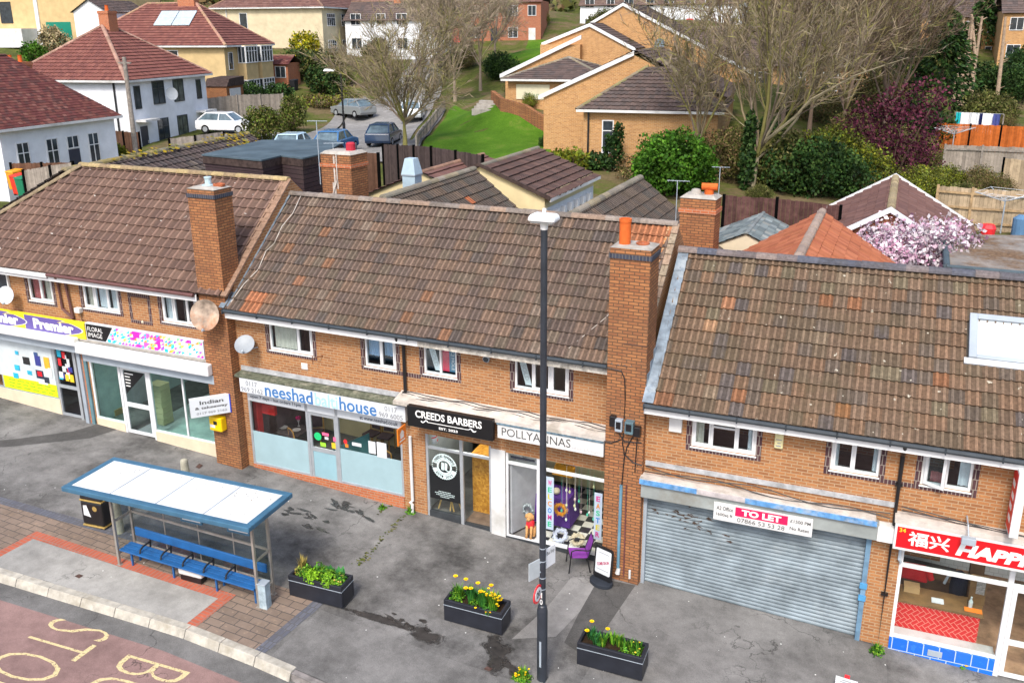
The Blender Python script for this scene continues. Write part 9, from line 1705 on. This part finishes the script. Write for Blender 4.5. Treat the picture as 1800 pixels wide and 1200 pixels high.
def conifer(label,base,h,r,seed,cols=DG,n=4200,group='evergreens at the back'):
 t=local('conifer',label,'tree',base,0,group);rg=np.random.default_rng(seed);mb=MB()
 for _ in range(n):
  f=rg.uniform(0,1)**.8;th=rg.uniform(0,6.283);rad=r*(1-f)**.75*rg.uniform(.5,1.1)*(1+.25*math.sin(th*5+f*23));p=np.array([rad*math.cos(th),rad*math.sin(th),h*(.06+.94*f)]);a=np.array([math.cos(th),math.sin(th),-.35])+rg.normal(0,.35,3);a/=np.linalg.norm(a);b=np.cross(a,rg.normal(0,1,3));b/=np.linalg.norm(b);q=.22*rg.uniform(.5,1.3);c=cols[int(rg.integers(len(cols)))];k=rg.uniform(.6,1.35)*(.8+.35*math.sin(p[2]*3+th*4));mb.quad(p-a*q,p-b*q*.4,p+a*q,p+b*q*.4,0,tuple(max(.004,x*k)for x in c))
 mb.build('crown',LEAF,t);mb=MB();mb.tube([(0,0,-.3),(0,0,h*.9)],[.2,.03],6,0,(.12,.09,.06));mb.build('trunk',BRKV,t)
conifer('dark conifer in front of the buff houses at the top right',ath(1722,88),6,2.4,1);conifer('dark evergreen between the thicket and the purple tree',ath(1645,215),8,3.2,2);conifer('round dark evergreen left of the top right conifer',ath(1672,88),4,2.4,3)
def mks(cols,seed,s=.085):return{'make':lambda lab,b:shrub('bush',lab,'bush',b,[(0,0,1.3,2.2,1.7,1.4),(1.4,.3,1.0,1.5,1.3,1.1),(-1.2,0,1.2,1.5,1.3,1.2),(.3,-.5,2.0,1.2,1.1,1.0)],8500,s,cols,seed,group='bushes behind the terrace')}
grove({'d':[mks(DG,61)],'o':[mks(OLG,62)],'w':[mks(BRW+OLG[:2],63,.06)],'y':[mks(YG+OLG[:2],64,.075)]},((1290,318,0.38,'w','low brown bramble left of the ivy-clad stem'),(1365,330,0.36,'o','low olive scrub right of the ivy-clad stem'),(1402,318,0.42,'w','brown bramble in front of the sage green bin'),(1468,330,0.5,'y','yellow-green scrub right of the sage green bin'),(1500,345,0.5,'w','dead brown growth above the brushwood fence end'),(1540,335,0.55,'o','olive bramble left of the white-barged roof'),(1430,345,0.3,'d','small dark plant just above the brushwood fence'),(1335,352,0.26,'o','tuft of green above the brushwood fence'),(1390,290,0.5,'d','olive bush under the limbs of the great tree'),(1525,300,0.6,'w','tangle of brown stems left of the purple tree'),(1655,338,0.5,'y','yellowish bush between the panel fences'),(1715,340,0.5,'w','brown bush in front of the brown panel fence'),(600,150,0.6,'o','olive bush on the bank above the street lamp'),(585,120,0.7,'w','brown scrub on the bank under the pale beige house'),(615,175,0.4,'y','yellowish low bush by the street junction'),(790,120,0.6,'d','dark bush at the roadside up the side street'),(820,120,0.7,'w','brown scrub above the lawn steps'),(905,165,0.4,'w','dry bramble behind the stepped brick wall'),(935,190,0.35,'y','small yellowish bush against the big brick gable'),(965,262,0.3,'d','dark shrub at the foot of the big brick gable'),(345,62,0.7,'o','olive bush beside the solar roof'),(150,95,0.5,'w','brown shrub below the green garage door'),(215,95,0.5,'o','bush at the corner of the white roof'),(1650,110,0.7,'o','olive bush below the corner houses'),(1790,100,0.8,'d','dark bush below the second buff house row'),(1760,238,0.5,'w','heap of brown hedge cuttings behind the washing line'),(1620,290,0.6,'w','brown growth in front of the orange fence'),(1700,165,1.00,'d','olive evergreen mass behind the cut pine stems'),(1770,175,1.00,'d','dark evergreen mass behind the lone cut stem'),(1640,150,1.00,'o','olive shrub mass left of the cut pine stems'),(1795,135,1.00,'d','evergreen at the right edge above the cut stems'),(1605,255,1.00,'d','dark evergreen behind the purple tree'),(1735,225,0.90,'o','olive scrub behind the washing line'),(1500,290,1.08,'w','brown and olive scrub under the thicket'),(1450,300,0.84,'y','yellowish scrub beside the tall green bin'),(1380,300,0.66,'w','low scrub left of the tall green bin'),(1570,300,0.90,'w','brown scrub left of the grey panel fence'),(1620,350,0.58,'y','yellow-green bush behind the white-barged roof'),(1690,372,0.47,'o','olive bush behind the pale rail fence'),(1740,350,0.47,'w','brown bush against the brown panel fence'),(1340,275,0.75,'d','dark scrub behind the ivy-clad stem'),(1430,215,0.96,'w','scrub below the long buff wing'),(1540,210,1.35,'w','dark brown scrub at the foot of the thicket'),(880,140,0.90,'d','dark evergreen at the left of the entrance roof'),(765,40,0.90,'d','dark round evergreen at the top of the street'),(660,112,0.90,'o','olive shrub behind the broad bare tree'),(835,60,1.20,'o','olive shrub on the hill above the street'),(950,45,0.66,'y','bright round bush by the white railing at the top'),(720,60,0.90,'w','brown shrub below the red brick terrace'),(250,75,0.80,'w','shrub on the bank behind the white roof'),(300,55,0.80,'w','brown thicket on the bank left of the solar roof'),(200,60,0.78,'o','olive shrub beside the small white garage'),(420,28,0.80,'w','brown thicket behind the solar roof'),(450,45,0.80,'o','olive shrub at the right of the solar roof'),(1600,130,1.00,'d','dark evergreen behind the thicket at the right'),(1060,60,1.05,'o','shrub behind the upper buff block')))
CUT=plain('cut_pine_bark',(.38,.28,.20),.95,.2,5)
for k,(u,v,h,lab)in enumerate(((1675,182,6.8,'leftmost of the five tall lopped pine stems'),(1684,186,7.0,'second of the lopped pine stems from the left'),(1691,187,7.0,'middle stem of the five lopped pines'),(1698,186,7.2,'fourth of the lopped pine stems from the left'),(1706,182,6.9,'right-hand stem of the five lopped pines'),(1750,195,7.2,'lone lopped pine stem right of the group of five'))):
 p=ath(u,v);t=local('lopped_tree',lab,'tree',p,0,'lopped pine stems');rg=np.random.default_rng(k);mb=MB();mb.tube([(0,0,-.3),(rg.normal(0,.12),0,h*.5),(rg.normal(0,.2),0,h)],[.17,.14,.09],8);mb.build('trunk',CUT,t);mb=MB()
 for j in range(9):z=h*rg.uniform(.2,.98);th=rg.uniform(0,6.28);mb.tube([(0,0,z),(.4*math.cos(th),.4*math.sin(th),z+.2)],[.035,.015],5)
 mb.build('branch_stub',CUT,t)
p=ath(1310,335);shrub('ivy','ivy wrapped round the stem of the great bare tree','ivy',p,[(0,0,1.3,.4,.4,1.5),(.05,0,3.0,.3,.3,1.0)],1500,.10,DG,90,stems=3)
mb=MB();rgw=np.random.default_rng(44)
for k in range(120):
 u=-60+k*16.0;v=rgw.uniform(-25,38);p=CAM+ray(u,v)*rgw.uniform(150,195);z=H(p[0],p[1]);s=rgw.uniform(2.5,5.5);leaf_crown(mb,[(p[0],p[1],z+s*.6,s,s,s*1.0)],110,.75,[OLG,BRW,DG,BRW][k%4],rgw)
mb.build('far_wood',LEAF,kind='stuff')
for m_ in bpy.data.materials:
 p_=m_.node_tree.nodes.get('Principled BSDF')if m_.use_nodes else None
 if p_ and p_.inputs['Roughness'].default_value>=.55:p_.inputs['Specular IOR Level'].default_value=.12
